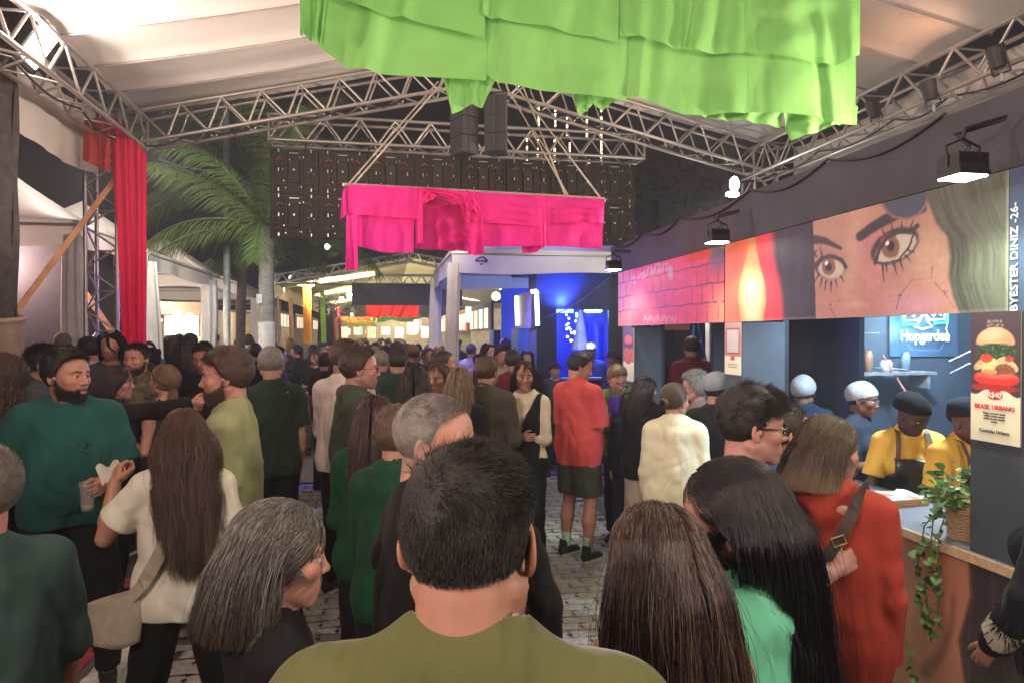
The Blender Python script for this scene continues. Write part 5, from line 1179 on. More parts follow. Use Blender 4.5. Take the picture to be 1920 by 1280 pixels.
def head_sdf(S, P):
    """head centred between the ears, facing +Y, chin at z -.113, crown at .12"""
    F = P.get('fem'); jw = P.get('jaw', .92 if F else 1.0); ns = P.get('nose', .88 if F else 1.0); ft = P.get('fat', 0)
    A = lambda p, k=.02, m='u': S.put(p, k, m)
    A(ell((0, -.014, .034), (.0765, .097, .086)), 0)
    A(ell((0, .028, .035), (.065, .062, .062)), .03)
    A(ell((0, .036, -.028), (.058*jw+.004, .055, .066)), .03)
    A(ell((0, .022, -.066), (.050*jw+ft*.02, .056, .040)), .03)
    for s in (-1, 1):
        A(cap((s*.055*jw, -.004, -.052), (s*.014, .062, -.096), .019+ft*.012, .016), .022)
        A(ell((s*.043, .060, -.020), (.021, .021, .019)), .022)
        A(cap((s*.010, .0845, .022), (s*.044, .070, .026), .0105 if not F else .008, .009), .014)
    A(ell((0, .074, -.100), (.017*jw+.003, .014, .013)), .018)
    A(ell((0, .072, -.069), (.028, .022, .022)), .02)
    for s in (-1, 1): A(ell((s*.032, .094, .004), (.0165, .014, .0125)), .014, 's')
    A(cap((0, .084, .018), (0, .1045, -.025), .0075, .0090*ns), .012)
    A(ell((0, .1015+.005*ns, -.0285), (.0105*ns, .0105, .0095)), .008)
    for s in (-1, 1):
        A(ell((s*.0125*ns, .095, -.033), (.0070, .0100, .0070)), .007); A(ell((s*.0065, .103, -.0395), (.0036, .005, .003)), .003, 's')
    # eyelids leave a slit over the eyeball
    for s in (-1, 1):
        c = np.array((s*.031, .0775, .004)); e, lo, hi = ell(c, (.0150, .0142, .0138))
        A((lambda x, y, z, e=e: np.maximum(e(x, y, z), .0068-(z)+8*np.maximum(np.abs(x)-.031,-1)**2*0), lo, hi), .004)
        e2, lo, hi = ell(c, (.0146, .0137, .0134)); A((lambda x, y, z, e=e2: np.maximum(e(x, y, z), z+.0015), lo, hi), .004)
    lf = 1.12 if F else 1
    A(cap((-.018, .0830, -.0645), (.018, .0830, -.0645), .0050*lf, .0050*lf, (1, 1, 1.1)), .009); A(cap((-.014, .0845, -.0735), (.014, .0845, -.0735), .0060*lf, .0060*lf), .009)
    A(cap((0, .087, -.0645), (0, .0885, -.066), .0055, .005), .008); A(cap((-.023, .089, -.0688), (.023, .089, -.0688), .0010, .0010, (1, .5, 1)), .003, 's')
    A(cap((0, .100, -.046), (0, .098, -.055), .0015, .002), .006, 's')
    for s in (-1, 1):
        R = rot3('Z', s*.42) @ rot3('X', -.12); E = (s*.079, -.010, -.004)
        A(ell(E, (.0065, .0185, .031), R), .008); A(ell((E[0]+s*.009, E[1]+.004, E[2]+.004), (.0075, .011, .020), R), .004, 's')
        A(ell((s*.076, .004, -.006), (.006, .005, .007)), .004); A(ell((s*.077, -.004, -.030), (.005, .008, .009)), .005)
def head_color(V, P):
    skin = np.array(P['skin'], f32); C = np.tile(skin, (len(V), 1)); x, y, z = V.T; F = P.get('fem')
    def mixc(m, c): m = np.clip(m, 0, 1)[:, None]; C[:] = C*(1-m)+np.array(c, f32)*m
    front = sm(.03, .06, y)
    mot = fbm(x*70, y*70, z*70, 5); C *= (1+.16*(mot[:, None]-.5)*np.array((.8, 1.1, 1.2)))
    if not F and not P.get('beard'): zl0 = np.interp(y, [-.01, .02, .05, .08, .1], [-.02, -.040, -.055, -.055, -.050]); C *= 1-(.22*sm(.006, -.010, z-zl0)*sm(-.12, -.10, z)*sm(0, .02, y))[:, None]
    mixc(sm(.045, .015, np.hypot(np.abs(x)-.045, z+.028))*front*.30, skin*np.array((1.12, .72, .66)))
    mixc(sm(.020, .006, np.hypot(x, z+.030))*front*.30, skin*np.array((1.1, .72, .66)))
    mixc(sm(.06, .09, np.abs(x))*sm(.04, .0, np.abs(z))*.25, skin*np.array((1.15, .68, .6)))
    lip = sm(1.25, .85, np.hypot(x/.022, (z+.069)/.0095))*sm(.08, .087, y); mixc(lip*(.8 if F else .5), P.get('lips', skin*np.array((.85, .42, .42)) if F else skin*np.array((.85, .55, .52))))
    mixc(sm(1.3, .7, np.hypot((np.abs(x)-.031)/.018, (z-.008)/.010))*sm(.06, .075, y)*(.45 if F else .25), skin*.45)
    hc = np.array(P.get('hair', (.02, .015, .012)), f32)
    bw = sm(.0062, .0028, np.abs(z-(.0235+.0035*sm(.012, .036, np.abs(x))-.007*sm(.036, .052, np.abs(x)))))*sm(.008, .014, np.abs(x))*sm(.055, .047, np.abs(x))*sm(.05, .06, y)
    mixc(bw*.85, hc*.8)
    b = P.get('beard', 0)
    if b:
        zl = np.interp(y, [-.01, .005, .02, .05, .078, .085, .1], [.0, -.012, -.034, -.052, -.060, -.050, -.050]); bm = sm(.006, -.006, z-zl)*sm(-.02, -.002, y-.002)*(1-lip*.9)*sm(-.14, -.118, z)
        bm *= 1-sm(1.1, .8, np.hypot(x/.012, (z+.084)/.006))*.3
        mixc(bm*b*.85, hc*1.0+.004)
    if P.get('stubble_scalp'):
        zl = hairline(y, P); mixc(sm(-.008, .012, z-zl)*sm(.13, .0, y)*P['stubble_scalp'], hc)
    return C
def hairline(y, P):
    r = P.get('recede', 0); f = P.get('fringe', 0); npe = P.get('nape', 0)
    return np.interp(y, [-.115, -.08, -.045, -.02, .005, .02, .04, .062, .09], [-.085-npe, -.085-npe, -.062-npe, -.036-npe*.6, -.006, .018, .048+r*.5, .074+r-f, .082+r-f])
def hand_sdf(S, pose, s=1):
    """left hand template along +Z from the wrist, thumb on +X, palm facing +Y"""
    A = lambda p, k=.008, m='u': S.put(p, k, m)
    A(cap((0, 0, -.09), (0, 0, .0), .030, .0255, (1, 1.25, 1)), 0)
    A(cap((.018, 0, .015), (.022, .003, .075), .019, .013, (1, 1.15, 1)), .014); A(cap((-.016, 0, .015), (-.024, .003, .070), .018, .0125, (1, 1.15, 1)), .014); A(cap((0, 0, .02), (0, .002, .078), .021, .013, (1, 1.25, 1)), .012)
    curl = {'relax': (.35, .45, .3), 'grip': (.75, .95, .6), 'fist': (1.3, 1.5, 1.0), 'flat': (.1, .12, .08)}[pose]
    for i, (x, L, r) in enumerate(((.028, .070, .0088), (.0095, .078, .0090), (-.0095, .073, .0085), (-.026, .058, .0078))):
        p = np.array((x, .002, .078 if i < 3 else .070)); a = 0; fan = (x*1.2 if pose != 'fist' else 0)
        for j, fr in enumerate((.45, .30, .25)):
            a += curl[j]*(1+.12*i); d = np.array((fan, math.sin(a), math.cos(a))); d /= np.linalg.norm(d); q = p+d*L*fr
            A(cap(p, q, r*(1-.08*j), r*(.94-.1*j)), .004); p = q
    if pose == 'grip': T = ((.030, .006, .022), (.046, .030, .048), (.040, .052, .066), (.026, .062, .078))
    elif pose == 'fist': T = ((.028, .004, .022), (.042, .026, .046), (.026, .040, .064), (.008, .040, .070))
    else: T = ((.026, .004, .018), (.046, .012, .044), (.056, .018, .072), (.060, .022, .094))
    for j in range(3): A(cap(T[j], T[j+1], (.0145, .0105, .0095)[j], (.0108, .0098, .008)[j]), .007)
_hand = {}
def hand_mesh(pose, h):
    k = (pose, h)
    if k not in _hand:
        S = SDF((-.05, -.045, -.05), (.08, .11, .175), h); hand_sdf(S, pose); S.cut(lambda x, y, z: -.03-z+0*x); _hand[k] = S.mesh()
    return _hand[k]
def frame_from(fwd, up):
    z = Vector(fwd).normalized(); y = Vector(up); y = (y-z*y.dot(z)).normalized(); x = y.cross(z); return x, y, z
# ---------------------------------------------------------------- hair
HAIRM = {}
def hair_mat(c0, c1, rough=.3, tip=None):
    k = (c0, c1, tip)
    if k in HAIRM: return HAIRM[k]
    m, n, b = _nodes('hair_%d' % len(HAIRM)); L = n.links; hi = N(n, 'ShaderNodeHairInfo'); cr = N(n, 'ShaderNodeValToRGB')
    cr.color_ramp.elements[0].color = rgba(c0); cr.color_ramp.elements[1].color = rgba(c1); cr.color_ramp.elements[0].position = .55; cr.color_ramp.elements[1].position = .98
    L.new(hi.outputs['Random'], cr.inputs[0]); out = cr.outputs[0]
    if tip:
        mx = N(n, 'ShaderNodeMix', data_type='RGBA'); mp = N(n, 'ShaderNodeMapRange'); mp.inputs['From Min'].default_value = .55; mp.inputs['From Max'].default_value = 1
        L.new(hi.outputs['Intercept'], mp.inputs[0]); L.new(mp.outputs[0], mx.inputs[0]); L.new(out, mx.inputs[6]); mx.inputs[7].default_value = rgba(tip); out = mx.outputs[2]
    L.new(out, b.inputs['Base Color']); b.inputs['Roughness'].default_value = rough; b.inputs['Specular IOR Level'].default_value = .45
    HAIRM[k] = m; return m
def curves_obj(name, pts, rad, m, parent):
    """pts (n,k,3)"""
    n, k, _ = pts.shape; hc = bpy.data.hair_curves.new(name); hc.add_curves([k]*n)
    hc.attributes['position'].data.foreach_set('vector', pts.astype(f32).ravel())
    r = hc.attributes.get('radius') or hc.attributes.new('radius', 'FLOAT', 'POINT')
    r.data.foreach_set('value', np.tile(rad, n).astype(f32)); hc.materials.append(m)
    o = bpy.data.objects.new(name, hc); COL.objects.link(o); o.parent = parent; o['kind'] = 'stuff'; return o
def scalp(n, P, rng):
    d = rng.normal(size=(n*4, 3)); d /= np.linalg.norm(d, axis=1)[:, None]; r = np.array((.0765, .098, .087)); c = np.array((0, -.014, .034)); p = c+d*r
    y, z = p[:, 1], p[:, 2]; ok = z > hairline(y, P)+rng.normal(0, .003, len(z))
    p = p[ok][:n]; nn = (p-c)/r**2; nn /= np.linalg.norm(nn, axis=1)[:, None]; return p, nn
def push_y(p, c, r, ex=0):
    c = np.array(c); r = np.array(r)+ex*np.array((0, 1, 1)); q = (p-c)/r; ins = (q**2).sum(1) < 1; need = np.sqrt(np.maximum(0, 1-q[:, 0]**2-q[:, 2]**2)); sg = np.where(q[:, 1] < .35, -1, 1); p = p.copy(); p[:, 1] = np.where(ins, c[1]+sg*need*r[:, 1], p[:, 1]); return p
def push_out(p, c, r, ex=0):
    q = (p-c)/(r+ex); k = np.linalg.norm(q, axis=1); ins = k < 1; q[ins] /= np.maximum(k[ins], 1e-4)[:, None]; return np.where(ins[:, None], c+q*(r+ex), p)
def make_strands(P, n, MH, rng):
    """strands in person space; MH 4x4 head matrix (np)"""
    st_ = P['style']; R3 = MH[:3, :3]; T = MH[:3, 3]; p, nn = scalp(n, P, rng); n = len(p); x = p[:, 0]
    Lh = P.get('len', .03)
    if st_ in ('short', 'spiky', 'curly_short'):
        top = sm(.03, .085, p[:, 2]); L = (P.get('side', .012)+(Lh-P.get('side', .012))*top)*rng.uniform(.7, 1.15, n)
        comb = np.array(P.get('comb', (.1, .8, .3))); c = comb*top[:, None]+np.array((0, -.35, -1.))*(1-top[:, None]); c += P.get('tuft', .3)*np.stack([vnoise(p[:, 0]*q_, p[:, 1]*q_, p[:, 2]*q_, s)-.5 for s in (1, 2, 3) for q_ in (70,)], 1)*2
        up = P.get('up', .7); d = nn*up+c*(1-up)*1.2+rng.normal(0, .16, (n, 3)); k = 5; out = np.empty((n, k, 3)); q = p-nn*.002; 
        for i in range(k):
            out[:, i] = q; d /= np.linalg.norm(d, axis=1)[:, None]; q = q+d*(L/(k-1))[:, None]; d = d+c*.22
            if st_ == 'curly_short': d = d+rng.normal(0, .8, (n, 3))
            q = push_out(q, np.array((0, -.014, .034)), np.array((.0765, .098, .087)), .002)
        return out@R3.T+T
    # long styles are grown in person space with gravity and pushed off head and body
    K = 18; sgn = np.sign(x-P.get('part', .0)+1e-5); shell = rng.uniform(.002, P.get('thick', .018), n)
    G = np.array((0, 0, -1.)); hp = p@R3.T+T; hn = nn@R3.T; right = R3[:, 0]/np.linalg.norm(R3[:, 0]); fw = R3[:, 1]/np.linalg.norm(R3[:, 1])
    back = P.get('back', .5); d = hn*.25+right*sgn[:, None]*.22-fw*back
    L = Lh*rng.uniform(P.get('ragged', .9), 1.05, n); out = np.empty((n, K, 3)); q = hp.copy(); hs = np.linalg.norm(R3[:, 0])
    ci = (vnoise(p[:, 0]*60, p[:, 1]*60, p[:, 2]*60, 3)*997).astype(int) % 61; ph = ci*1.7; cl = rng.normal(size=(61, 3))*.10; wv = P.get('wave', .0); tie = P.get('tie')
    inv = np.linalg.inv(R3); fly = np.where(rng.random(n) < .022, 3.8, 1.)[:, None]
    if tie is not None: tie = np.array(tie)@R3.T+T
    for i in range(K):
        out[:, i] = q; f = i/(K-1); step = (L/(K-1))[:, None]
        if tie is not None and P['style'] in ('bun', 'tail') :
            to = tie-q; dist = np.linalg.norm(to, axis=1)[:, None]; reach = dist < .03
            arrived = locals().get('arrived', np.zeros((n, 1), bool)) | reach
            dd = np.where(arrived, (G*(.9 if st_ == 'tail' else .0)+cl[ci]*1.2+rng.normal(0, .35 if st_ == 'bun' else .08, (n, 3))), to/np.maximum(dist, 1e-4)); d = d*.35+dd*.65; d /= np.linalg.norm(d, axis=1)[:, None]+1e-6
            step = np.where(arrived, step*(.25 if st_ == 'bun' else 1), np.minimum(.02, dist))
        else:
            d = d*.62+G*.36-fw*P.get('drift', .05)+cl[ci]*P.get('clump', .12)+rng.normal(0, .03, (n, 3))*fly; d /= np.linalg.norm(d, axis=1)[:, None]
            if P.get('gather'): d = d-right*(((q-T)@right)*P['gather']*6*(q[:, 2] < 1.58))[:, None]
            if wv: d = d+wv*np.stack([np.sin(ph+f*P.get('wfreq', 18)), np.cos(ph*1.3+f*P.get('wfreq', 18)), 0*ph], 1)
            if P.get('flip') and f > .75: d = d+(right*sgn[:, None]*-.3+fw*P['flip'])*.5
        q = q+d*step
        hq = (q-T)@inv.T
        hq = push_out(hq, np.array((0, -.014, .034)), np.array((.0765, .098, .087)), shell[:, None])
        cc = np.array((0, -.014, .034)); rr_ = np.array((.0765, .098, .087))+shell[:, None]; kk = np.linalg.norm((hq-cc)/rr_, axis=1); pull = (kk > 1) & (hq[:, 2] > .0); pst = 1-.75*sm(.0, .07, hq[:, 2])
        hq = np.where(pull[:, None], cc+(hq-cc)*((1+(kk-1)*pst)/np.maximum(kk, 1))[:, None], hq)
        fc = hq[:, 1] > .02
        hq2 = push_out(hq, np.array((0, .02, -.04)), np.array((.068, .075, .085)), .004)
        hq = np.where((fc & (hq[:, 2] < .03))[:, None], hq2, hq)
        if not P.get('face_hair'):
            want = np.clip((hq[:, 1]-P.get('clear', .02))/.03, 0, 1)*(hq[:, 2] < P.get('tuckz', .085)); wq = want[:, None]*P.get('tuckw', .75); d = d*(1-wq)+(-fw+G*.22)*wq
        if False:   # keep the face clear: strands in front are led back behind the cheek
            bad = (hq[:, 1] > P.get('clear', .03)+ .0*hq[:, 2]) & (hq[:, 2] < .045); hq[:, 1] = np.where(bad, hq[:, 1]-.014, hq[:, 1]); hq[:, 0] = np.where(bad, hq[:, 0]+.004*np.sign(hq[:, 0]), hq[:, 0])
        q = hq@R3.T+T
        q = push_out(q, np.array((0, -.015, 1.50)), np.array((.062, .06, .10)), shell[:, None]*.4)
        for c, r in P['coll']: q = push_y(q, c, r, .004+shell[:, None]*.5)
    if P.get('cut') is not None:
        hq = (out-T)@inv.T; zc = P['cut']+rng.normal(0, .004, n)
        for i in range(1, K):
            low = hq[:, i, 2] < zc; out[low, i] = out[low, i-1]; hq[low, i] = hq[low, i-1]
    return out
def hair_volume(P, strands, MH, h, lod):
    """solid mass under the strands"""
    R3 = MH[:3, :3]; T = MH[:3, 3]; inv = np.linalg.inv(R3); t = P.get('vol', .003 if P['style'] in ('long', 'tail') else .010); tm = .002
    S = SDF((-.13, -.15, -.12), (.13, .13, .17), h); c = np.array((0, -.014, .034)); r = np.array((.0765, .098, .087)); 
    e = ell(c, r)[0]
    def fn(x, y, z):
        zl = hairline(y, P)+0*x; dz = z-zl; n_ = vnoise(x*45+0*y+0*z, y*45+0*x+0*z, z*45+0*x+0*y, 4) if lod < 2 else .5
        tf = t*(1+P.get('toph', 0)*sm(.05, .1, z)); ed = tm+(tf-tm)*sm(0, .03, dz)*(.82+.36*n_)
        return np.maximum(e(x, y, z)-ed, (zl-z)*.8+.0)
    S.put((fn, c-r-.04, c+r+.04), 0)
    if P['style'] == 'bun':
        S.put(ell(np.array(P['tie'])+np.array(P.get('bun_off', (0, -.02, 0))), (.036, .032, .036)), .01)
    V, F = S.mesh(); V = V@R3.T+T
    if P['style'] in ('long', 'tail') and strands is not None:
        sub = strands[:: max(1, len(strands)//(230 if lod < 2 else 70))]; lo = sub.reshape(-1, 3).min(0)-.03; hi = sub.reshape(-1, 3).max(0)+.03; h2 = max(h, .0065 if lod == 0 else .009)
        S = SDF(lo, hi, h2); rr = (.0050, .0075, .018)[lod]
        for s in sub:
            for i in range(3 if P['style'] == 'long' else 1, s.shape[0]-1):
                f_ = i/s.shape[0]; S.put(cap(s[i], s[i+1], rr*(1-.6*f_), rr*(1-.6*(f_+.06))), 0)
        V2, F2 = S.mesh(); F = np.concatenate([F, F2+len(V)]); V = np.concatenate([V, V2])
    return V, F
# ---------------------------------------------------------------- a person
SKINM = mat('skin', vcol=True, rough=.48, var=.10, scale=30, bump=.12, bscale=500, sss=.12, spec=.4)
EYEM = mat('eye', vcol=True, rough=.12, var=0)
LENSM = mat('spectacle_lens', (.6, .65, .7), .05, alpha=.18); BLKF = mat('frame_black', (.01, .01, .012), .3)
SOLE = mat('sole_white', (.6, .58, .52), .6)
def eye_mesh():
    V = []; nu, nv = 16, 12
    for j in range(nv+1):
        for i in range(nu):
            a = PI*j/nv; b = 2*PI*i/nu; V.append((.0124*math.sin(a)*math.cos(b), .0124*math.cos(a), .0124*math.sin(a)*math.sin(b)))
    V = np.array(V); F = np.array([(j*nu+i, j*nu+(i+1) % nu, (j+1)*nu+(i+1) % nu, (j+1)*nu+i) for j in range(nv) for i in range(nu)])[:, ::-1]
    r = np.hypot(V[:, 0], V[:, 2])*(V[:, 1] > 0)+(V[:, 1] <= 0); C = np.tile((.72, .68, .64), (len(V), 1)); C[r < .0064] = (.06, .03, .015); C[r < .0028] = (.004, .004, .004); return V, F, C
EYE_V, EYE_F, EYE_C = eye_mesh()
def torso_prims(F, b, belly=0, inf=0, bust=1):
    """list of (prim, blend) for a 1.75 m figure; inf swells it for clothes"""
    sx = (.92 if F else 1)*b; o = []
    o.append((cap((-.075*b, -.005, .93), (.075*b, -.005, .93), .105*(1.04 if F else .98)*b**.5+inf, .105*(1.04 if F else .98)*b**.5+inf, (1, 1.0, 1)), .0))
    o.append((ell((0, .008+belly*.03, 1.07), (.150*sx*(.9 if F else 1)+inf+belly*.02, .112*b+belly*.045+inf, .16+inf)), .06))
    o.append((ell((0, 0, 1.25), (.165*sx+inf, .112*(.95 if F else 1)*b+inf, .17+inf)), .06))
    o.append((cap((-.118*sx, -.012, 1.392), (.118*sx, -.012, 1.392), .054+inf*.8, .054+inf*.8, (1, .95, 1.05)), .06))
    o.append((cap((0, -.022, 1.40), (0, -.018, 1.482), .076+inf*.7, .054+inf*.4), .06))
    for s in (-1, 1): o.append((cap((s*.03, -.02, 1.468), (s*.148*sx, -.015, 1.398), .038+inf*.6, .040+inf*.7, (1, 1, 1)), .035))
    if F and bust: 
        for s in (-1, 1): o.append((ell((s*.068, .088, 1.26), (.062+inf, .052+inf, .058+inf)), .03))
    return o
def fold(x, y, z, seed, amp):
    X, Y, Z = np.broadcast_arrays(x, y, z); n1 = vnoise(X*6, Y*6, Z*4.5, seed); n2 = vnoise(X*4.5, Y*4.5, Z*8, seed+3)
    a = 1-2*np.abs(np.sin(Z*17+X*11+seed+5*n1)); b = 1-2*np.abs(np.sin(X*24-Z*9+Y*13+seed*2+6*n2)); c = 1-2*np.abs(np.sin(Z*26+Y*9-X*8+4*n2+seed))
    v = 1-2*np.abs(np.sin(X*30+Y*22+seed*1.7+3.5*vnoise(X*3, Y*3, Z*2.2, seed+8)))
    return amp*(a*.34*n2*1.6+b*.30*n1*1.6+c*.10*sm(1.12, .95, Z)+v*.42*sm(1.36, 1.05, Z))
def person(label, px, top, d, yaw, P, base=0., name='person', group=None, zfoot=None, world=None):
    """px, top: photo position of the crown at distance d; yaw 0 looks away from the camera, 90 looks left, -90 right, 180 at the camera"""
    P = dict(P); P['skin'] = tuple(np.array(P['skin'])*np.array((.86, .78, .78))); F = P.get('fem', False); lod = P.get('lod', 0 if d < 2.7 else (1 if d < 7.5 else 2)); seed = P.get('seed', int(abs(px)*7+top)); rng = np.random.default_rng(seed)
    Xw = (px-960)/FPX*d if world is None else world[0]; zt = zat(top, d) if world is None else P['h']+base; extra = P.get('hat', 0)+P.get('hairup', .010)
    lean = math.radians(P.get('lean', 0)); H = (zt-base)-extra
    if lean: H = (H-.95)/math.cos(lean)*1.0+.95+.02 if abs(lean) > .2 else H
    hd = P.get('hdrop', .012); s = H/(1.73-hd); b = P.get('build', 1.0); belly = P.get('belly', 0)
    hb = (.009, .013, .024)[lod]; hh = (.0028, .0045, .012)[lod]; hc = P.get('hc', (.0085, .012, .022)[lod])
    hy, hpit, hrol = [math.radians(a) for a in P.get('head', (0, 0, 0))]
    hs = P.get('hs', .95 if F else 1.0)/ (s**.5)
    MH = Matrix.Translation((0, .012+.03*math.sin(-hpit), 1.73-hd-.12*hs)) @ Matrix.Rotation(hy, 4, 'Z') @ Matrix.Rotation(hpit, 4, 'X') @ Matrix.Rotation(hrol, 4, 'Y') @ Matrix.Scale(hs, 4)
    MHn = np.array(MH); inv = np.linalg.inv(MHn)
    shx = (.150 if F else .170)*b**.6; SH = {1: np.array((shx, -.012, 1.388)), -1: np.array((-shx, -.012, 1.388))}
    arms = {}
    for sd, key in ((1, 'R'), (-1, 'L')):
        e, w_ = P.get(key, ((.12, -.05, -1), (.05, .22, -1)))[:2]; pose = P.get(key+'h', 'relax'); e = np.array(e, float); w_ = np.array(w_, float); e[0] *= sd; w_[0] *= sd
        E = SH[sd]+e/np.linalg.norm(e)*.285; W = E+w_/np.linalg.norm(w_)*.245; arms[sd] = (SH[sd], E, W, pose)
    at_ = P.get('arm', 1.0)*(.86 if F else 1); stw = P.get('stance', .10)
    legs = {sd: (np.array((sd*.088, -.005, .90)), np.array((sd*(stw+.0), .02, .49)), np.array((sd*(stw+.01), -.02, .085))) for sd in (-1, 1)}
    if P.get('walk'): legs[1] = (legs[1][0], np.array((.10, .14, .50)), np.array((.10, .16, .09))); legs[-1] = (legs[-1][0], np.array((-.10, -.02, .49)), np.array((-.11, -.20, .12)))
    def bend(V):
        if not lean: return V
        V = np.asarray(V, float).copy(); w_ = sm(.90, 1.12, V[:, 2])*lean; c, s_ = np.cos(w_), np.sin(w_); y = V[:, 1]; z = V[:, 2]-.95
        V[:, 1] = y*c+z*s_; V[:, 2] = .95+z*c-y*s_; return V
    top_b = bend(np.array([[0, 0, 1.73-hd]]))[0] if lean else None
    shift = np.zeros(3)
    if lean: shift[1] = -top_b[1]*1.0
    fin = lambda V: (bend(V)+shift)*s
    # --- skin
    PV, PF, PC = [], [], []; off = 0
    def addm(V, Fq, C): 
        nonlocal off
        PV.append(V); PF.append(Fq+off); PC.append(C); off += len(V)
    S = SDF((-.16, -.16, -.27), (.16, .15, .16), hh); head_sdf(S, P) if lod < 2 else [S.put(p, k) for p, k in ((ell((0, -.012, .034), (.0765, .095, .086)), 0), (ell((0, .035, -.035), (.056, .055, .072)), .03), (ell((0, .10, -.025), (.012, .016, .02)), .012), (ell((.079, -.01, -.004), (.009, .018, .03)), .008), (ell((-.079, -.01, -.004), (.009, .018, .03)), .008))]
    tf = lambda v: (np.append(np.array(v, float), 1)@inv.T)[:3]
    nk = .049*b**.3 if F else .0555*b**.4
    neck_top = np.array((0, -.028, -.055)); nb = tf((0, -.022, 1.45))
    S.put(cap(neck_top, nb, nk*.97/hs, nk*1.04/hs, (1, .95, 1)), .022)
    for sd in (-1, 1):
        S.put(cap(tf((sd*.03, -.02, 1.466)), tf((sd*.13, -.015, 1.402)), .028, .028), .03)
        if lod == 0: S.put(cap((sd*.055, -.02, -.05), tf((sd*.012, .045, 1.445)), .010, .009), .02)
    S.put(ell(tf((0, -.02, 1.41)), (.11, .062, .05)), .04)
    V, Fq = S.mesh(); C = head_color(V, P) if lod < 2 else np.tile(np.array(P['skin'], f32), (len(V), 1)); addm((V@MHn[:3, :3].T+MHn[:3, 3]), Fq, C)
    lo = np.array((-.3, -.3, 0)); hi = np.array((.3, .3, 1.5))
    for a in arms.values():
        for q in a[:3]: lo = np.minimum(lo, q-.1); hi = np.maximum(hi, q+.1)
    S = SDF(lo, hi, hb)
    for p, k in torso_prims(F, b, belly, -.006): S.put(p, k)
    for sd, (A, E, W, pose) in arms.items():
        S.put(cap(A, A+(E-A)*.35, .050*at_, .047*at_), .04); S.put(cap(A+(E-A)*.2, E, .046*at_, .038*at_), .02); S.put(cap(E, E+(W-E)*.35, .038*at_, .040*at_), .015); S.put(cap(E+(W-E)*.3, W, .040*at_, .0265), .015)
    for sd, (A, K_, N_) in legs.items(): S.put(cap(A, K_, .084*b, .052*b**.5), .03); S.put(cap(K_, K_*.6+N_*.4-np.array((0, .012, 0)), .050*b**.5, .054*b**.5), .02); S.put(cap(K_*.6+N_*.4-np.array((0, .012, 0)), N_, .052*b**.5, .034), .02)
    V, Fq = S.mesh(); C = np.tile(np.array(P['skin'], f32), (len(V), 1)); addm(V, Fq, C)
    for sd, (A, E, W, pose) in arms.items():
        dirn = W-E; fw = Vector(dirn).normalized(); th = Vector(P.get(('R' if sd > 0 else 'L')+'t', (0, 1, 0.01) if fw.z < -.6 else (-sd*.3, .1, 1))); th = (th-fw*th.dot(fw)).normalized(); pn = fw.cross(th)   # palm
        if sd > 0: pn = -pn
        hv, hf = hand_mesh(pose, (.0030, .0045, .009)[lod]); M3 = np.array((th, pn, fw)).T; V = (hv@M3.T)*.98*(.9 if F else 1)+W
        if sd > 0: hf = hf[:, ::-1]
        C = np.tile(np.array(P.get('glove', P['skin']), f32), (len(V), 1))
        if 'glove' not in P: C = C*(1+.0*V)
        addm(V, hf, C)
    V = fin(np.concatenate(PV)); me = np_mesh('person', V, np.concatenate(PF), SKINM, True, np.concatenate(PC))
    o = bpy.data.objects.new(name, me); COL.objects.link(o); o.location = (Xw, d, base) if world is None else (world[0], world[1], base); o.rotation_euler = (0, 0, math.radians(yaw))
    setp(o, label, 'person', group)
    def piece(nm, V, Fq, m, lab=None, C=None, par=None, smooth=True):
        q = bpy.data.objects.new(nm, np_mesh(nm, fin(V), Fq, m, smooth, C)); COL.objects.link(q); q.parent = par or o
        if lab: q['label'] = lab
        return q
    # --- eyes
    if lod < 2:
        for sd in (-1, 1):
            V = EYE_V+np.array((sd*.031, .0768, .0045)); piece('eye', V@MHn[:3, :3].T+MHn[:3, 3], EYE_F, EYEM, C=EYE_C)
    # --- clothes
    inf = P.get('inf', .014); am = P.get('fold', .0085 if lod == 0 else .0065)
    def garment(nm, col, inf, hem, sl, ncut=.067, nz=1.497, am=am, m=None, hood=False, open_=False, flare=0, strapless=False):
        lo2 = lo-.06; hi2 = hi+.06; lo2[2] = hem-.03; S = SDF(lo2, hi2, hc)
        for p, k in torso_prims(F, b, belly, inf, bust=not P.get('nobust')): S.put(p, k)
        if inf > .010: S.put(ell((0, .004+belly*.02, 1.10), (.158*b*(.93 if F else 1)+inf, .112*b+inf+belly*.045, .22)), .05)
        if hem < .92: S.put(cap((-.07*b, 0, .98), (-.075*b*(1+flare), 0, hem-.05), .098*b**.5+inf, .092*b**.5+inf+flare*.05), .05); S.put(cap((.07*b, 0, .98), (.075*b*(1+flare), 0, hem-.05), .098*b**.5+inf, .092*b**.5+inf+flare*.05), .05)
        for sd, (A, E, W, pose) in arms.items():
            if sl <= 0: continue
            wl = P.get('slw', 1.0); r0, r1 = .056*at_+inf, .050*at_+inf*1.3*wl
            S.put(cap(A-(E-A)*.02, A+(E-A)*.3, .051*at_+inf*.6, .050*at_+inf*.7), .045)
            if sl < 1: S.put(cap(A, A+(E-A)*sl, .052*at_+inf*.8, r1+.004, flat=True), .018)
            else:
                S.put(cap(A, E, .050*at_+inf*.8, .043*at_+inf, flat=False), .02); e = E+(W-E)*(sl-1); S.put(cap(E, e, .044*at_+inf, .030*at_+inf*.9, flat=True), .015)
                if lod == 0 and nm != 'tee_shirt': S.put(cap(E+(W-E)*(sl-1.08), E+(W-E)*(sl-1.01), .034*at_+inf*.7, .030*at_+inf*.6), .006)
        if hood:
            S.put(cap((-.07, -.075, 1.46), (.07, -.075, 1.46), .048, .048), .02); S.put(cap((-.085, .0, 1.475), (-.07, -.07, 1.47), .034, .042), .02); S.put(cap((.085, .0, 1.475), (.07, -.07, 1.47), .034, .042), .02)
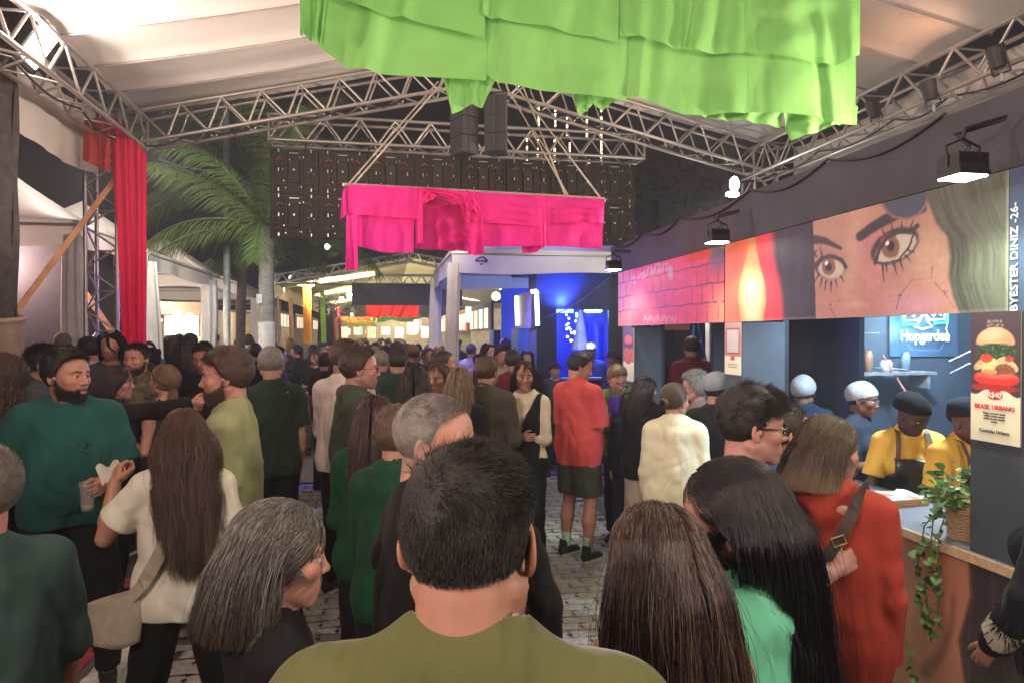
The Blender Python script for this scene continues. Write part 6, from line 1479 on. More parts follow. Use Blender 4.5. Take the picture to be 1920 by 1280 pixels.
        x, y, z = S.xyz((slice(None),)*3); S.D += fold(x, y, z, seed % 17, am).astype(f32)*(np.abs(S.D) < .05)*sm(1.48, 1.38, z+0*x+0*y).astype(f32)*1
        S.cut(lambda x, y, z: hem+.006*np.sin(x*20+seed)-z+0*y)
        nt = P.get('nt', .35)
        if P.get('vneck') : S.put(cap((0, .10, nz-.02), (0, .16, nz-.20), .055, .004), .004, 's')
        rr = nk+.010 if ncut is None else ncut
        if nm not in ('top',): S.put(ell((0, -.018, 1.458+P.get('nzo', 0)), (.090, .084, .060)), .02)
        nz = nz+P.get('nzo', 0)
        nC = np.array((0, -.006, nz-.027-P.get('nlow', 0))); nN = np.array((0, .42, .907)); rr = rr*P.get('nw', 1.0)
        def hole(x, y, z):
            dx, dy, dz = x-nC[0], y-nC[1], z-nC[2]; t = dy*nN[1]+dz*nN[2]; rad = np.sqrt(dx**2+(dy-t*nN[1])**2+(dz-t*nN[2])**2+0*x); return np.maximum(rad-rr, -(t+.014))
        S.put((hole, nC-.11, nC+.16), .004, 's')
        V, Fq = S.mesh(); mm = m or fabric('cloth_%s' % '_'.join('%03d' % int(c*999) for c in col), col); q = piece(nm, V, Fq, mm)
        if lod < 2 and P.get('collar', True) and not strapless and not hood:
            t_ = np.linspace(0, 2*PI, 37)[:-1]; cx = (rr+.002)*np.cos(t_); cyy = nC[1]+.907*(rr+.002)*np.sin(t_)+.004*.42; cz = nC[2]-.42*(rr+.002)*np.sin(t_)+.004; ring = np.stack([cx, cyy, cz], 1); mb = MB(); pts = [tuple(r_) for r_ in ring]+[tuple(ring[0])]; mb.tube(pts, P.get('rib', .0065), 7, cap=False)
            piece('collar', np.array([tuple(v) for v in mb.v]), np.array(mb.f), mm, par=q)
        return q
    tp = P.get('top', ('tee', (.05, .05, .05)))
    kind, col = tp[0], tp[1]
    if kind == 'tee': g = garment('tee_shirt', col, inf, P.get('hem', .86), P.get('sl', .72), m=tp[2] if len(tp) > 2 else None)
    elif kind == 'sweater': g = garment('sweater', col, P.get('inf', .022), P.get('hem', .84), P.get('sl', 1.93), am=am*1.1, m=tp[2] if len(tp) > 2 else None)
    elif kind == 'jacket': g = garment('jacket', col, P.get('inf', .026), P.get('hem', .80), 1.93, ncut=.074, nz=1.515, am=am*1.25, hood=P.get('hood', False), m=tp[2] if len(tp) > 2 else None)
    elif kind == 'shirt': g = garment('shirt', col, P.get('inf', .024), P.get('hem', .74), P.get('sl', 1.75), nz=1.512, am=am*1.35)
    elif kind == 'tank': g = garment('top', col, P.get('inf', .008), P.get('hem', .90), P.get('sl', 0), ncut=.088, nz=1.48, strapless=True)
    # --- trousers or shorts
    bc = P.get('legs', (.012, .012, .014)); sh = P.get('shorts'); S = SDF((-.26, -.32, .03), (.26, .36, 1.08), hc if lod else .010)
    for p, k in torso_prims(F, b, belly, .010, bust=False)[:2]: S.put(p, k)
    for sd, (A, K_, N_) in legs.items():
        e = K_+(A-K_)*.12 if sh else N_+(K_-N_)*.02; lw = P.get('lw', 1.0)
        S.put(cap(A, K_, .100*b, .074*b**.5*lw, flat=False), .03) if not sh else S.put(cap(A, e, .098*b, .094*b, flat=True), .03)
        if not sh: S.put(cap(K_, K_*.6+e*.4, .074*b**.5*lw, .070*b**.5*lw), .02); S.put(cap(K_*.6+e*.4, e, .070*b**.5*lw, .056*lw, flat=True), .02)
    x, y, z = S.xyz((slice(None),)*3); S.D += fold(x, y, z, seed % 13, .006).astype(f32)*(np.abs(S.D) < .05); S.cut(lambda x, y, z: z-1.03+0*x+0*y)
    V, Fq = S.mesh(); piece('shorts' if sh else 'trousers', V, Fq, P.get('legm') or fabric('cloth_%s' % '_'.join('%03d' % int(c*999) for c in bc), bc))
    # --- shoes
    shc = P.get('shoe', (.03, .03, .032)); hsx = .010 if lod == 0 else .014
    for sd, (A, K_, N_) in legs.items():
        S = SDF((-.06, -.10, 0), (.06, .22, .14), hsx); S.put(cap((0, -.03, .045), (0, .13, .03), .042, .036, (1, 1, 1)), 0); S.put(cap((0, -.03, .06), (0, -.02, .12), .040, .040), .02); S.cut(lambda x, y, z: .012-z+0*x+0*y)
        V, Fq = S.mesh(); q = piece('shoe', V+np.array((N_[0], N_[1], max(0, N_[2]-.085)))-np.array((0,0,.008)), Fq, fabric('shoe_%s' % '_'.join('%03d' % int(c*999) for c in shc), shc, .6))
        if lod < 2:
            mb = MB(); prof = [(-.04, -.06), (.04, -.06), (.044, .08), (.03, .155), (-.03, .155), (-.044, .08)]; vs = [(x+N_[0], y+N_[1], z) for z in (0.0, .022) for x, y in prof]; mb.add(vs, [(5,4,3,2,1,0), tuple(range(6, 12))]+[(k, (k+1) % 6, 6+(k+1) % 6, 6+k) for k in range(6)])
            me = bpy.data.meshes.new('sole'); me.from_pydata([tuple(v) for v in fin(np.array(mb.v))], [], mb.f); me.materials.append(SOLE if P.get('sole', 1) else BLKF); link('sole', me, None, q)
    # --- hair
    if P.get('style') and P['style'] != 'none':
        P = dict(P); P['coll'] = P.get('coll', [((0, -.012, 1.32), (.19*b, .102*b+inf*.6, .14)), ((.12, -.012, 1.40), (.085, .060, .056)), ((-.12, -.012, 1.40), (.085, .060, .056)), ((0, 0, 1.15), (.17*b, .115*b+inf+belly*.04, .22))])
        nstr = P.get('n', (16000 if P['style'] in ('long', 'tail') else 14000) if lod == 0 else (4200 if lod == 1 else 260)); K = None
        stn = make_strands(P, nstr, MHn, rng); V, Fq = hair_volume(P, stn, MHn, (.0045, .006, .012)[lod], lod)
        c0 = P.get('hair', (.02, .015, .012)); c1 = P.get('hair2', tuple(min(1, c*1.9+.006) for c in c0))
        bm = mat('hairmass_%s' % '_'.join('%03d' % int(c*999) for c in c0), c0, .6, var=.4, scale=30, bump=.8, bscale=180, stretch=(4, 4, .4) if P['style'] != 'short' else None)
        hm = piece('hair', V, Fq, bm)
        k = stn.shape[1]; flat = fin(stn.reshape(-1, 3)).reshape(stn.shape); r0 = (.00037, .0010, .0035)[lod]*P.get('sr', 1); rad = r0*(1-.55*np.linspace(0, 1, k)**2)
        if lod < 2: curves_obj('hair_strands', flat, rad, hair_mat(tuple(c0), tuple(c1), P.get('hrough', .32), P.get('tip')), hm)
    if P.get('beard', 0) > .45 and lod < 2:
        nb_ = 5000 if lod == 0 else 1200; allV = PV[0]; Fq0 = PF[0]; hv = (allV-MHn[:3, 3])@np.linalg.inv(MHn[:3, :3]).T; ctr = hv[Fq0].mean(1); x, y, z = ctr.T
        zl = np.interp(y, [-.01, .005, .02, .05, .078, .085, .1], [.0, -.012, -.034, -.052, -.060, -.050, -.050]); ok = (z < zl) & (z > -.118) & (y > .0) & ~((np.abs(x) < .019) & (np.abs(z+.069) < .0065) & (y > .07)) & ~((y < .05) & (z < -.105))
        cand = np.flatnonzero(ok)
        if len(cand):
            pz = sm(.001, .014, (zl-z)[cand])+.06; pick = rng.choice(cand, nb_, p=pz/pz.sum()); e1 = hv[Fq0[pick, 1]]-hv[Fq0[pick, 0]]; e2 = hv[Fq0[pick, 3]]-hv[Fq0[pick, 0]]; nn = np.cross(e1, e2); nn /= np.linalg.norm(nn, axis=1)[:, None]+1e-9
            sgn_ = np.sign((nn*(ctr[pick]-np.array((0, .0, -.05)))).sum(1)); nn *= sgn_[:, None]
            p = hv[Fq0[pick, 0]]+e1*rng.uniform(0, 1, (nb_, 1))+e2*rng.uniform(0, 1, (nb_, 1)); L = P.get('blen', .009)*rng.uniform(.6, 1.2, nb_); d_ = nn*.6+np.array((0, .15, -.8))+rng.normal(0, .2, (nb_, 3)); out = np.stack([p, p+d_*L[:, None]*.5, p+d_*L[:, None]+np.array((0, 0, -.2))*L[:, None]], 1)
            out = out@MHn[:3, :3].T+MHn[:3, 3]; r0 = (.0005, .001)[lod]; curves_obj('beard', fin(out.reshape(-1, 3)).reshape(out.shape), r0*np.array((1, .9, .5)), hair_mat(tuple(P.get('hair', (.02,.015,.012))), tuple(min(1, c*1.9+.006) for c in P.get('hair', (.02,.015,.012))), .4), o)
    # --- things worn on the head
    hp = lambda V: np.asarray(V, float)@MHn[:3, :3].T+MHn[:3, 3]
    def mbpiece(nm, mb, m, par=None, head=True, smooth=False):
        V = np.array([tuple(v) for v in mb.v]); V = hp(V) if head else V; me = bpy.data.meshes.new(nm); me.from_pydata([tuple(v) for v in fin(V)], [], mb.f); me.materials.append(m); me.update()
        if smooth: me.polygons.foreach_set('use_smooth', [True]*len(me.polygons))
        return link(nm, me, None, par or o)
    if P.get('glasses'):
        mb = MB(); fr = P.get('grad', .0017)
        for sd in (-1, 1):
            pts = [(sd*(.033+.0235*abs(math.cos(a))**.7*np.sign(math.cos(a))), .102-.010*abs(math.cos(a)-sd*0)*.4, .002+.0175*abs(math.sin(a))**.7*np.sign(math.sin(a))) for a in np.linspace(0, 2*PI, 25)]
            mb.tube(pts, fr, 6, cap=False); mb.tube([(sd*.056, .100, .008), (sd*.072, .086, .009), (sd*.081, .0, .008), (sd*.080, -.014, .0)], fr*.9, 6)
        mb.tube([(-.010, .103, .006), (0, .106, .009), (.010, .103, .006)], fr, 6); gl = mbpiece('glasses', mb, P.get('gm', BLKF), smooth=True)
        for sd in (-1, 1):
            mb = MB(); mb.add([(sd*(.033+.022*math.cos(a)), .101, .002+.016*math.sin(a)) for a in np.linspace(0, 2*PI, 17)[:-1]], [tuple(range(16))]); mbpiece('lens', mb, LENSM, par=gl)
    if P.get('cap'):
        hk, hcol = P['cap'][0], P['cap'][1]; S = SDF((-.14, -.17, -.06), (.14, .24, .19), .005 if lod == 0 else .007); th = {'net': .016, 'beret': .012, 'cap': .014, 'beanie': .018, 'hat': .02}[hk]
        e = ell((0, -.016, .040), (.078+th, .100+th, .088+th*.8))[0]; lowz = {'net': lambda y: -.030+.42*(y+.1), 'beret': lambda y: .012+.22*(y+.1), 'cap': lambda y: .020+.15*(y+.1), 'beanie': lambda y: .0+.25*(y+.1), 'hat': lambda y: .02+.15*(y+.1)}[hk]
        S.put((lambda x, y, z: np.maximum(e(x, y, z)+(.003*np.sin(40*x+13*z)*np.sin(37*y+5) if hk in ('net', 'beret') else 0), lowz(y)-z), np.array((-.12, -.15, -.08)), np.array((.12, .13, .18))), 0)
        if hk == 'beret': S.put(ell((0, -.05, .075), (.088, .080, .052)), .03); S.put(ell((0, -.105, .02), (.05, .03, .05)), .03)
        if hk == 'net': S.put(cap((-.085, -.02, -.005), (.085, -.02, -.005), .004, .004), .001)
        if hk in ('cap',): S.put(ell((0, .115, .052), (.062, .062, .008), rot3('X', -.15)), .006)
        if hk == 'hat': S.put(ell((0, -.01, .045), (.155, .17, .008)), .01)
        V, Fq = S.mesh(); cm_ = (mat('hair_net', (.62, .68, .72), .7, var=.25, scale=60, bump=.6, bscale=150, alpha=.55) if hk == 'net' else fabric('cap_%s' % '_'.join('%03d' % int(c*999) for c in hcol), hcol)); piece({'net': 'hair_net', 'beret': 'head_cover', 'cap': 'cap', 'beanie': 'beanie', 'hat': 'hat'}[hk], hp(V), Fq, cm_)
    if P.get('earring'):
        mb = MB()
        for sd in (-1, 1): mb.lathe([(.0, -.003), (.003, 0), (0, .003)], (sd*.083, -.004, -.043), 8); mb.tube([(sd*.083, -.004, -.046), (sd*.084, -.004, -.058)], .001, 4)
        mbpiece('earring', mb, mat('silver', (.7, .7, .68), .25, .9))
    if P.get('apron'):
        S = SDF((-.28, .02, .55), (.28, .28, 1.45), hc)
        for p, k in torso_prims(F, b, belly, inf+.022, bust=True): S.put(p, k)
        S.put(cap((-.09, 0, .95), (-.09, 0, .5), .125+inf, .13+inf), .05); S.put(cap((.09, 0, .95), (.09, 0, .5), .125+inf, .13+inf), .05)
        S.cut(lambda x, y, z: np.maximum(.03-y+0*x+0*z, np.maximum(z-1.33+0*x+0*y, .6-z+0*x+0*y))); S.cut(lambda x, y, z: np.abs(x)+0*y-(.115+.14*sm(1.24, 1.10, z)+0*y))
        V, Fq = S.mesh(); ap = piece('apron', V, Fq, mat('apron_vinyl', (.018, .022, .032), .38, var=.25, scale=12, bump=.4, bscale=30, coat=.3))
        for sd in (-1, 1):
            mb = MB(); pts = [(sd*.10, .125+inf, 1.32), (sd*.095, .10+inf, 1.40), (sd*.085, .05, 1.46+inf), (sd*.08, -.04, 1.475+inf), (sd*.06, -.12-inf, 1.38), (sd*.0, -.14-inf, 1.22)]
            for i in range(len(pts)-1): A, B = Vector(pts[i]), Vector(pts[i+1]); mb.add([A+Vector((-.014, 0, .004)), A+Vector((.014, 0, .004)), B+Vector((.014, 0, .004)), B+Vector((-.014, 0, .004))], [(0,1,2,3)])
            mbpiece('strap', mb, mat('leather_brown', (.09, .05, .035), .6), par=ap, head=False)
    o['_s'] = 0; del o['_s']
    return o, dict(arms=arms, s=s, fin=fin, yaw=yaw, MH=MHn, hp=hp)
def on_person(o, info, pl):
    """world point of a point given in the person's own 1.75 m frame"""
    v = info['fin'](np.array([pl]))[0]; return o.matrix_basis @ Vector(v)
# ================================================================ the people, nearest first
LT, TN, OL, BR, DK = (.50, .30, .22), (.43, .245, .165), (.36, .20, .125), (.20, .105, .065), (.075, .040, .028)
HB, HDB, HBR, HMB, HGY, HSG = (.010, .008, .008), (.020, .012, .009), (.045, .022, .013), (.085, .045, .025), (.16, .145, .13), (.24, .22, .20)
BLK = (.010, .010, .011)
DOWN = ((.10, -.02, -1), (.03, .22, -1)); POCK = ((.22, -.12, -1), (-.15, .35, -.9)); HOLD = ((.12, .05, -1), (-.25, .85, .25)); PHONE = ((.06, .18, -1), (-.45, .8, .55)); FOLD = ((.12, .12, -1), (-.85, .5, .10)); HIP = ((.45, -.25, -.85), (-.5, .25, -.85))
RIBM = mat('olive_rib', (.115, .125, .045), .92, var=.08, scale=6, sheen=.25, spec=.2, wave=75, bump=.35, stretch=(.15, .15, 1))
SIDEW = .15
PPL = {}
def add(key, *a, **k):
    X = (a[1]-960)/FPX*a[3]; u = X*CR+a[3]*SR
    if 'base' not in k: k['base'] = SIDEW if u < -1.42 else 0.
    PPL[key] = person(*a, **k); return PPL[key]
# front man, back of the head
add('front', 'man in the foreground centre seen from behind in an olive ribbed tee', 878, 826, 0.87, -4, dict(skin=(.50, .285, .195), style='short', len=.026, side=.014, vol=.004, hair=(.008, .006, .005), hair2=(.020, .016, .012), hrough=.5, comb=(.35, .25, -.2), up=.18, toph=.5,
    n=38000, top=('tee', (.1, .11, .04), RIBM), inf=.012, build=1.04, arm=1.02, head=(-8, -6, -2), R=DOWN, L=DOWN, legs=BLK, hs=.96, nape=.034, hdrop=.036, nzo=.0, rib=.009, hc=.0055, fold=.006, sr=1.0))
add('blacktee', 'man in a black tee with short grey hair turned right in the foreground', 808, 738, 1.86, -70, dict(skin=(.50, .28, .20), style='short', len=.014, side=.005, vol=.007, hair=HGY, hair2=(.34, .31, .27), n=38000, up=.5, stubble_scalp=.5, recede=.010,
    top=('tee', BLK), inf=.012, build=1.12, arm=1.12, head=(-34, -3, 0), R=((.42, .25, -.9), (-.75, .55, .35)), L=((.55, -.10, -.8), (.20, .40, -.8)), Rh='grip', beard=.35, blen=.004, glasses=0, legs=BLK))
add('greyhair', 'woman with a silver grey bob in profile in the foreground', 512, 938, 1.55, -64, dict(skin=(.52, .30, .22), fem=True, style='long', len=.34, cut=-.165, part=-.01, thick=.014, hair=(.050, .045, .040), hair2=(.30, .285, .24), tip=(.055, .042, .032), n=38000, drift=.05, recede=.012,
    clear=.0, head=(-2, -6, 0), top=('sweater', BLK), inf=.010, earring=0, legs=BLK, lips=(.42, .14, .13), hs=1.0, back=.7, tuckw=.9, fringe=.0, flip=-.5))
add('streaked', 'woman in the foreground seen from behind with long straight streaked brown hair', 1234, 944, 1.33, 8, dict(skin=(.46, .26, .18), fem=True, style='long', len=.50, part=.012, thick=.014, hair=(.026, .015, .014), hair2=(.26, .18, .125), tip=(.20, .13, .075), n=38000, drift=.02,
    head=(10, -4, 0), top=('tank', (.42, .27, .2)), earring=1, legs=BLK, hs=1.0, clear=.015, hrough=.22))
add('greentop', 'woman with long black hair and a mint green top in profile facing left', 1382, 858, 1.5, 58, dict(skin=(.40, .215, .15), fem=True, style='long', len=.62, part=.02, thick=.012, hair=(.008, .007, .009), hair2=(.03, .026, .032), n=38000, drift=.0, gather=.6, tuckz=.13, clear=-.012, back=.4,
    head=(12, -5, 0), top=('sweater', (.17, .62, .38)), inf=.012, R=DOWN, L=DOWN, earring=1, legs=BLK, hs=1.0, hrough=.25, tuckw=1.0, recede=.016, nlow=.01))
add('leftold', 'man with greying hair and glasses cut by the left edge in a dark green tee', -62, 832, 1.68, 60, dict(skin=(.50, .25, .18), style='short', len=.022, side=.010, hair=(.09, .075, .06), hair2=(.36, .33, .28), vol=.010, n=12000, glasses=1, head=(45, 0, 0),
    top=('tee', (.030, .058, .050)), inf=.016, build=1.12, belly=.6, L=DOWN, R=DOWN, sl=.9, legs=BLK))
add('specs', 'man with swept black hair and black glasses looking right at the stall', 1404, 728, 2.35, -80, dict(skin=(.48, .28, .22), style='short', len=.055, side=.014, vol=.010, toph=1.4, tuft=.8, hair=(.010, .008, .008), hair2=(.045, .036, .028), comb=(0, 1, .1), up=.25, n=38000, glasses=1, grad=.0028,
    top=('tee', (.016, .026, .018)), head=(-12, -2, 0), jaw=.9, beard=.15, R=HOLD, L=HOLD, legs=BLK))
add('specs2', 'young man with thin glasses just beyond the black haired man at the stall', 1464, 752, 2.80, -82, dict(skin=(.55, .30, .22), style='short', len=.02, side=.01, vol=.01, hair=HDB, glasses=1, top=('tee', (.07, .16, .36)), head=(0, -4, 0), R=((.0, .3, -.9), (-.3, .5, .8)), L=DOWN, legs=BLK, recede=.008, build=.92))
add('orange', 'woman in a bright orange sweater with a cross body bag at the counter', 1556, 778, 2.42, -24, dict(skin=(.50, .29, .22), fem=True, style='long', len=.36, part=.0, thick=.014, hair=(.045, .030, .021), hair2=(.20, .14, .085), tip=(.26, .18, .105), n=38000, clear=.02, drift=.07, back=.6,
    head=(-58, -3, 0), cut=-.135, top=('sweater', (.32, .042, .026)), inf=.020, fold=.0045, hem=.76, build=1.08, R=DOWN, L=DOWN, legs=BLK, flip=-.3))
# left group on the sidewalk
add('teal', 'bearded man in a teal tee holding a plastic cup with a hand in his pocket', 126, 654, 3.5, 210, dict(skin=(.50, .27, .19), style='short', len=.034, side=.012, vol=.016, hair=(.012, .009, .008), comb=(-.3, .5, .5), beard=.9, blen=.006, n=14000, toph=.4,
    top=('tee', (.014, .078, .066)), inf=.018, build=1.12, belly=.65, arm=1.1, head=(46, 0, 0), hs=1.04, L=((.26, .0, -1), (-.32, .75, -.12)), Lh='grip', R=((.40, -.20, -.9), (-.10, .40, -.8)), legs=(.012, .013, .016), sl=.85, lod=0, stance=.16))
add('longhair', 'woman with very long wavy brown hair in a white tee seen from behind', 342, 764, 2.9, 14, dict(skin=(.50, .27, .18), fem=True, style='long', len=.56, part=.0, clump=.30, gather=.12, ragged=.55, thick=.012, hair=(.050, .026, .018), hair2=(.16, .085, .05), n=38000, wave=.16, wfreq=16, drift=.04, clear=.03,
    top=('tee', (.66, .64, .52)), inf=.018, L=((.62, .22, -.8), (-.10, .32, .95)), Lh='grip', R=HOLD, legs=BLK, sl=.62, slw=1.5, hem=.84, head=(20, -3, 0), build=1.04, lod=0, stance=.16))
add('olive', 'bearded man in a pale olive tee with a thin necklace facing left', 428, 655, 3.45, 100, dict(skin=(.50, .265, .195), style='short', len=.040, side=.018, vol=.022, hair=(.045, .022, .013), comb=(0, .9, .5), up=.5, tuft=.9, beard=.65, blen=.007, n=12000, toph=.3,
    top=('tee', (.27, .28, .14)), inf=.018, build=1.06, head=(6, -3, 0), R=POCK, L=DOWN, legs=(.02, .02, .03), sl=.85, lod=0))
add('greyback', 'man with short grey hair and a dark green tee seen from behind on the sidewalk', 510, 648, 5.1, 42, dict(skin=LT, style='short', len=.014, side=.007, hair=HGY, vol=.008, top=('tee', (.020, .040, .028)), head=(-36, 0, 0), build=.95, R=DOWN, L=DOWN))
add('greensw', 'woman with reddish dark hair in a bottle green sweater behind the black tee man', 704, 740, 3.35, 0, dict(skin=TN, fem=True, style='long', len=.34, part=.0, thick=.018, hair=(.035, .012, .012), hair2=(.07, .02, .018), top=('sweater', (.008, .055, .022)), inf=.020, lod=1, n=5000, R=FOLD, L=FOLD, legs=BLK))
add('bowlhead', 'short person with cropped brown hair in front of the green sweater', 742, 762, 2.85, -20, dict(skin=(.45, .24, .17), fem=True, style='short', len=.03, side=.02, vol=.016, hair=(.085, .045, .03), top=('sweater', (.008, .05, .022)), inf=.014, R=FOLD, L=FOLD, legs=BLK, lod=1, n=5000))
add('greenjk', 'man with glasses in a long dark green hooded jacket looking right', 672, 652, 4.4, -72, dict(skin=(.50, .29, .22), style='short', len=.035, side=.012, vol=.018, hair=(.040, .020, .014), glasses=1, recede=.014, comb=(0, .6, .3), beard=.35, blen=.004, n=8000, top=('jacket', (.048, .058, .036)), hood=True, hem=.66, inf=.034, build=1.05,
    R=HOLD, L=DOWN, legs=(.03, .032, .025), lod=0, head=(-4, 0, 0)))
add('whitesw', 'dark haired man in a white sweater behind the green jacket', 646, 640, 5.3, -25, dict(skin=TN, style='short', len=.04, side=.02, vol=.02, hair=HBR, top=('sweater', (.66, .56, .50)), build=1.05, head=(-20, -8, 0), R=FOLD, L=FOLD))
add('dgreentee', 'man with neat black hair and a dark green tee seen from behind mid street', 745, 654, 6.9, 8, dict(skin=LT, style='short', len=.02, side=.008, hair=HDB, top=('tee', (.025, .055, .040)), build=1.12, lod=1))
add('bald', 'balding man with a pink scalp in the middle of the crowd', 714, 655, 7.4, 20, dict(skin=(.58, .27, .20), style='short', len=.008, side=.005, vol=.004, hair=(.25, .2, .16), recede=.05, top=('tee', (.05, .05, .06))))
add('darkhair', 'woman seen from behind with straight black hair near the grey haired man', 778, 683, 4.7, 5, dict(skin=TN, fem=True, style='long', len=.42, part=0, thick=.016, hair=HB, top=('sweater', BLK), R=FOLD, L=FOLD))
add('facing', 'woman with wavy brown hair facing the camera in the crowd', 822, 680, 5.3, 165, dict(skin=(.55, .30, .22), fem=True, style='long', len=.24, part=.02, thick=.016, hair=HBR, wave=.2, top=('tank', (.28, .15, .12)), R=HOLD, L=HOLD, head=(-5, 0, 0), drift=.12))
add('blondblack', 'woman with streaked blonde hair in a black top seen from behind', 862, 689, 5.0, -12, dict(skin=LT, fem=True, style='long', len=.30, part=0, thick=.016, hair=(.10, .065, .04), hair2=(.40, .30, .19), top=('sweater', BLK), R=HOLD, L=HOLD))
add('sideman', 'man with a shaved brow profile looking right behind the tent post', 832, 657, 7.0, -80, dict(skin=(.48, .25, .17), style='short', len=.012, side=.006, hair=HDB, recede=.012, top=('tee', (.03, .03, .035))))
add('olivejk', 'man in an olive brown field jacket with folded arms seen from behind', 912, 667, 5.5, -28, dict(skin=LT, style='short', len=.018, side=.010, hair=(.06, .033, .022), top=('jacket', (.070, .058, .042)), inf=.028, R=FOLD, L=FOLD, build=1.05, legs=(.03, .03, .035)))
add('vest', 'woman in a cream blouse and black vest standing with joined hands', 984, 676, 5.7, 160, dict(skin=(.56, .31, .23), fem=True, style='long', len=.36, part=.02, thick=.014, hair=HDB, top=('shirt', (.66, .55, .42)), hem=.95, inf=.012, fold=.003, sl=1.5, R=FOLD, L=FOLD, legs=BLK, head=(25, -4, 0), vneck=1, drift=.10))
add('maroon', 'man in a maroon top turned away near the white tent post', 962, 655, 7.6, 15, dict(skin=TN, style='short', len=.02, side=.01, hair=HB, top=('sweater', (.13, .012, .03)), head=(-30, 0, 0)))
add('whitetee', 'man in a bright white tee seen from behind near the blue stall', 947, 634, 10.2, 0, dict(skin=BR, style='short', len=.015, side=.008, hair=HB, top=('tee', (.68, .68, .70)), lod=1))
add('salmon', 'man in a salmon red tee and dark shorts reading his phone', 1085, 660, 6.15, -48, dict(skin=(.46, .24, .17), style='short', len=.022, side=.012, vol=.012, hair=HB, top=('tee', (.56, .075, .075)), inf=.024, build=1.14, fold=.006, belly=.55, hem=.79, sl=.95, slw=1.2, shorts=1, legs=(.045, .048, .035), R=PHONE, L=PHONE, Rh='grip', Lh='grip', head=(-36, -16, 0), shoe=(.02, .03, .02), lod=0, n=6000, stance=.12))
add('varsity', 'blond young man in a green and black jacket with a violet tee looking down', 1158, 676, 6.5, 150, dict(skin=(.56, .33, .25), style='short', len=.028, side=.008, vol=.016, hair=(.14, .085, .04), glasses=1, top=('jacket', (.10, .13, .045)), head=(40, -26, 0), lean=10, R=PHONE, L=FOLD, legs=BLK, hem=.82))
add('blazer', 'woman with a dark bob in a black blazer and beige trousers', 1210, 704, 5.9, -30, dict(skin=LT, fem=True, style='long', len=.27, part=0, thick=.018, hair=(.022, .013, .015), top=('jacket', (.013, .012, .015)), legs=(.44, .36, .27), lw=1.3, R=HOLD, L=DOWN, head=(-35, 0, 0), shoe=(.5, .45, .4)))
add('cream', 'woman in an oversized cream shirt with pinned up hair seen from behind', 1266, 718, 4.6, -18, dict(skin=(.52, .30, .22), fem=True, style='bun', tie=(.0, -.105, .0), len=.16, hair=(.07, .045, .028), hair2=(.20, .14, .08), top=('shirt', (.66, .62, .44)), hem=.62, inf=.030, fold=.0038, sl=1.6, slw=1.2, R=HOLD, L=DOWN, legs=BLK, head=(-30, 0, 0), nlow=.02, nw=1.15, lod=0, n=7000))
add('greyspec', 'grey haired woman with glasses looking left beyond the cream shirt', 1306, 698, 5.5, 70, dict(skin=(.54, .32, .25), fem=True, style='short', len=.05, side=.04, vol=.024, hair=(.18, .17, .155), hair2=(.45, .44, .41), glasses=1, top=('shirt', (.16, .12, .10)), R=HOLD, L=HOLD, n=3500))
add('greycap', 'man in a grey flat cap and black tee at the stall', 1345, 697, 5.0, -35, dict(skin=LT, style='short', len=.012, side=.008, hair=HDB, cap=('beanie', (.20, .20, .24)), hairup=.016, top=('tee', (.014, .014, .016)), build=1.05, head=(-15, -5, 0), R=HOLD, L=HOLD, sl=.9))
# sidewalk, farther left
add('blackjk', 'woman with long dark hair in a black coat hugging her friend', 216, 684, 4.7, -62, dict(skin=(.54, .28, .21), fem=True, style='long', len=.46, part=0, thick=.018, hair=(.028, .014, .016), wave=.12, top=('jacket', (.014, .013, .014)), R=((.10, .9, .05), (-.1, .9, .18)), Rh='flat', L=((.1, .8, -.3), (-.1, .9, .3)), head=(-10, 0, 0), lod=1, n=4500))
add('camo', 'smiling bearded man in a camouflage jacket', 258, 644, 5.7, 172, dict(skin=(.56, .29, .21), style='short', len=.03, side=.01, hair=HDB, beard=.8, top=('jacket', (.075, .070, .045), mat('camouflage', (.085, .075, .045), .9, var=.9, scale=16, sheen=.2)), R=FOLD, L=HOLD))
add('ponytail', 'woman with a low brown ponytail hugged by her friend facing left', 308, 683, 4.8, 72, dict(skin=(.62, .33, .25), fem=True, style='tail', tie=(0, -.10, -.03), len=.30, hair=(.13, .075, .04), hair2=(.30, .19, .10), top=('tank', (.05, .05, .05)), R=HOLD, L=HOLD, head=(-5, 10, 0), n=4000))
add('pinkwhite', 'man with glasses and a white tee lit pink in profile facing left', 166, 631, 6.6, 82, dict(skin=(.60, .27, .22), style='short', len=.02, side=.007, hair=HB, glasses=1, top=('tee', (.66, .50, .50)), R=HOLD, L=DOWN))  # pink light is put into the white tee's colour
add('curly', 'woman with curly reddish brown hair at the left edge', 4, 668, 3.6, -20, dict(skin=TN, fem=True, style='long', len=.34, part=0, thick=.035, wave=.5, wfreq=26, hair=(.045, .022, .018), hair2=(.15, .08, .045), top=('sweater', BLK), R=FOLD, L=FOLD, lod=1, n=7000))
add('greyjk', 'person in a grey jacket standing behind the teal tee', 80, 648, 4.8, -70, dict(skin=TN, style='short', len=.04, side=.02, hair=HDB, top=('jacket', (.055, .055, .055)), R=FOLD, L=FOLD))
add('brownred', 'woman with long hair in a rust brown sweater in the left crowd', 342, 632, 7.0, 15, dict(skin=TN, fem=True, style='long', len=.30, part=0, thick=.03, hair=HDB, top=('sweater', (.15, .035, .022)), R=DOWN, L=DOWN))
add('blkspec', 'man in a black tee and grey jeans behind the olive tee', 384, 642, 6.3, 170, dict(skin=(.50, .25, .2), style='short', len=.03, side=.01, hair=HDB, top=('tee', (.014, .014, .015)), legs=(.16, .17, .18), R=HOLD, L=DOWN, head=(10, -20, 0)))
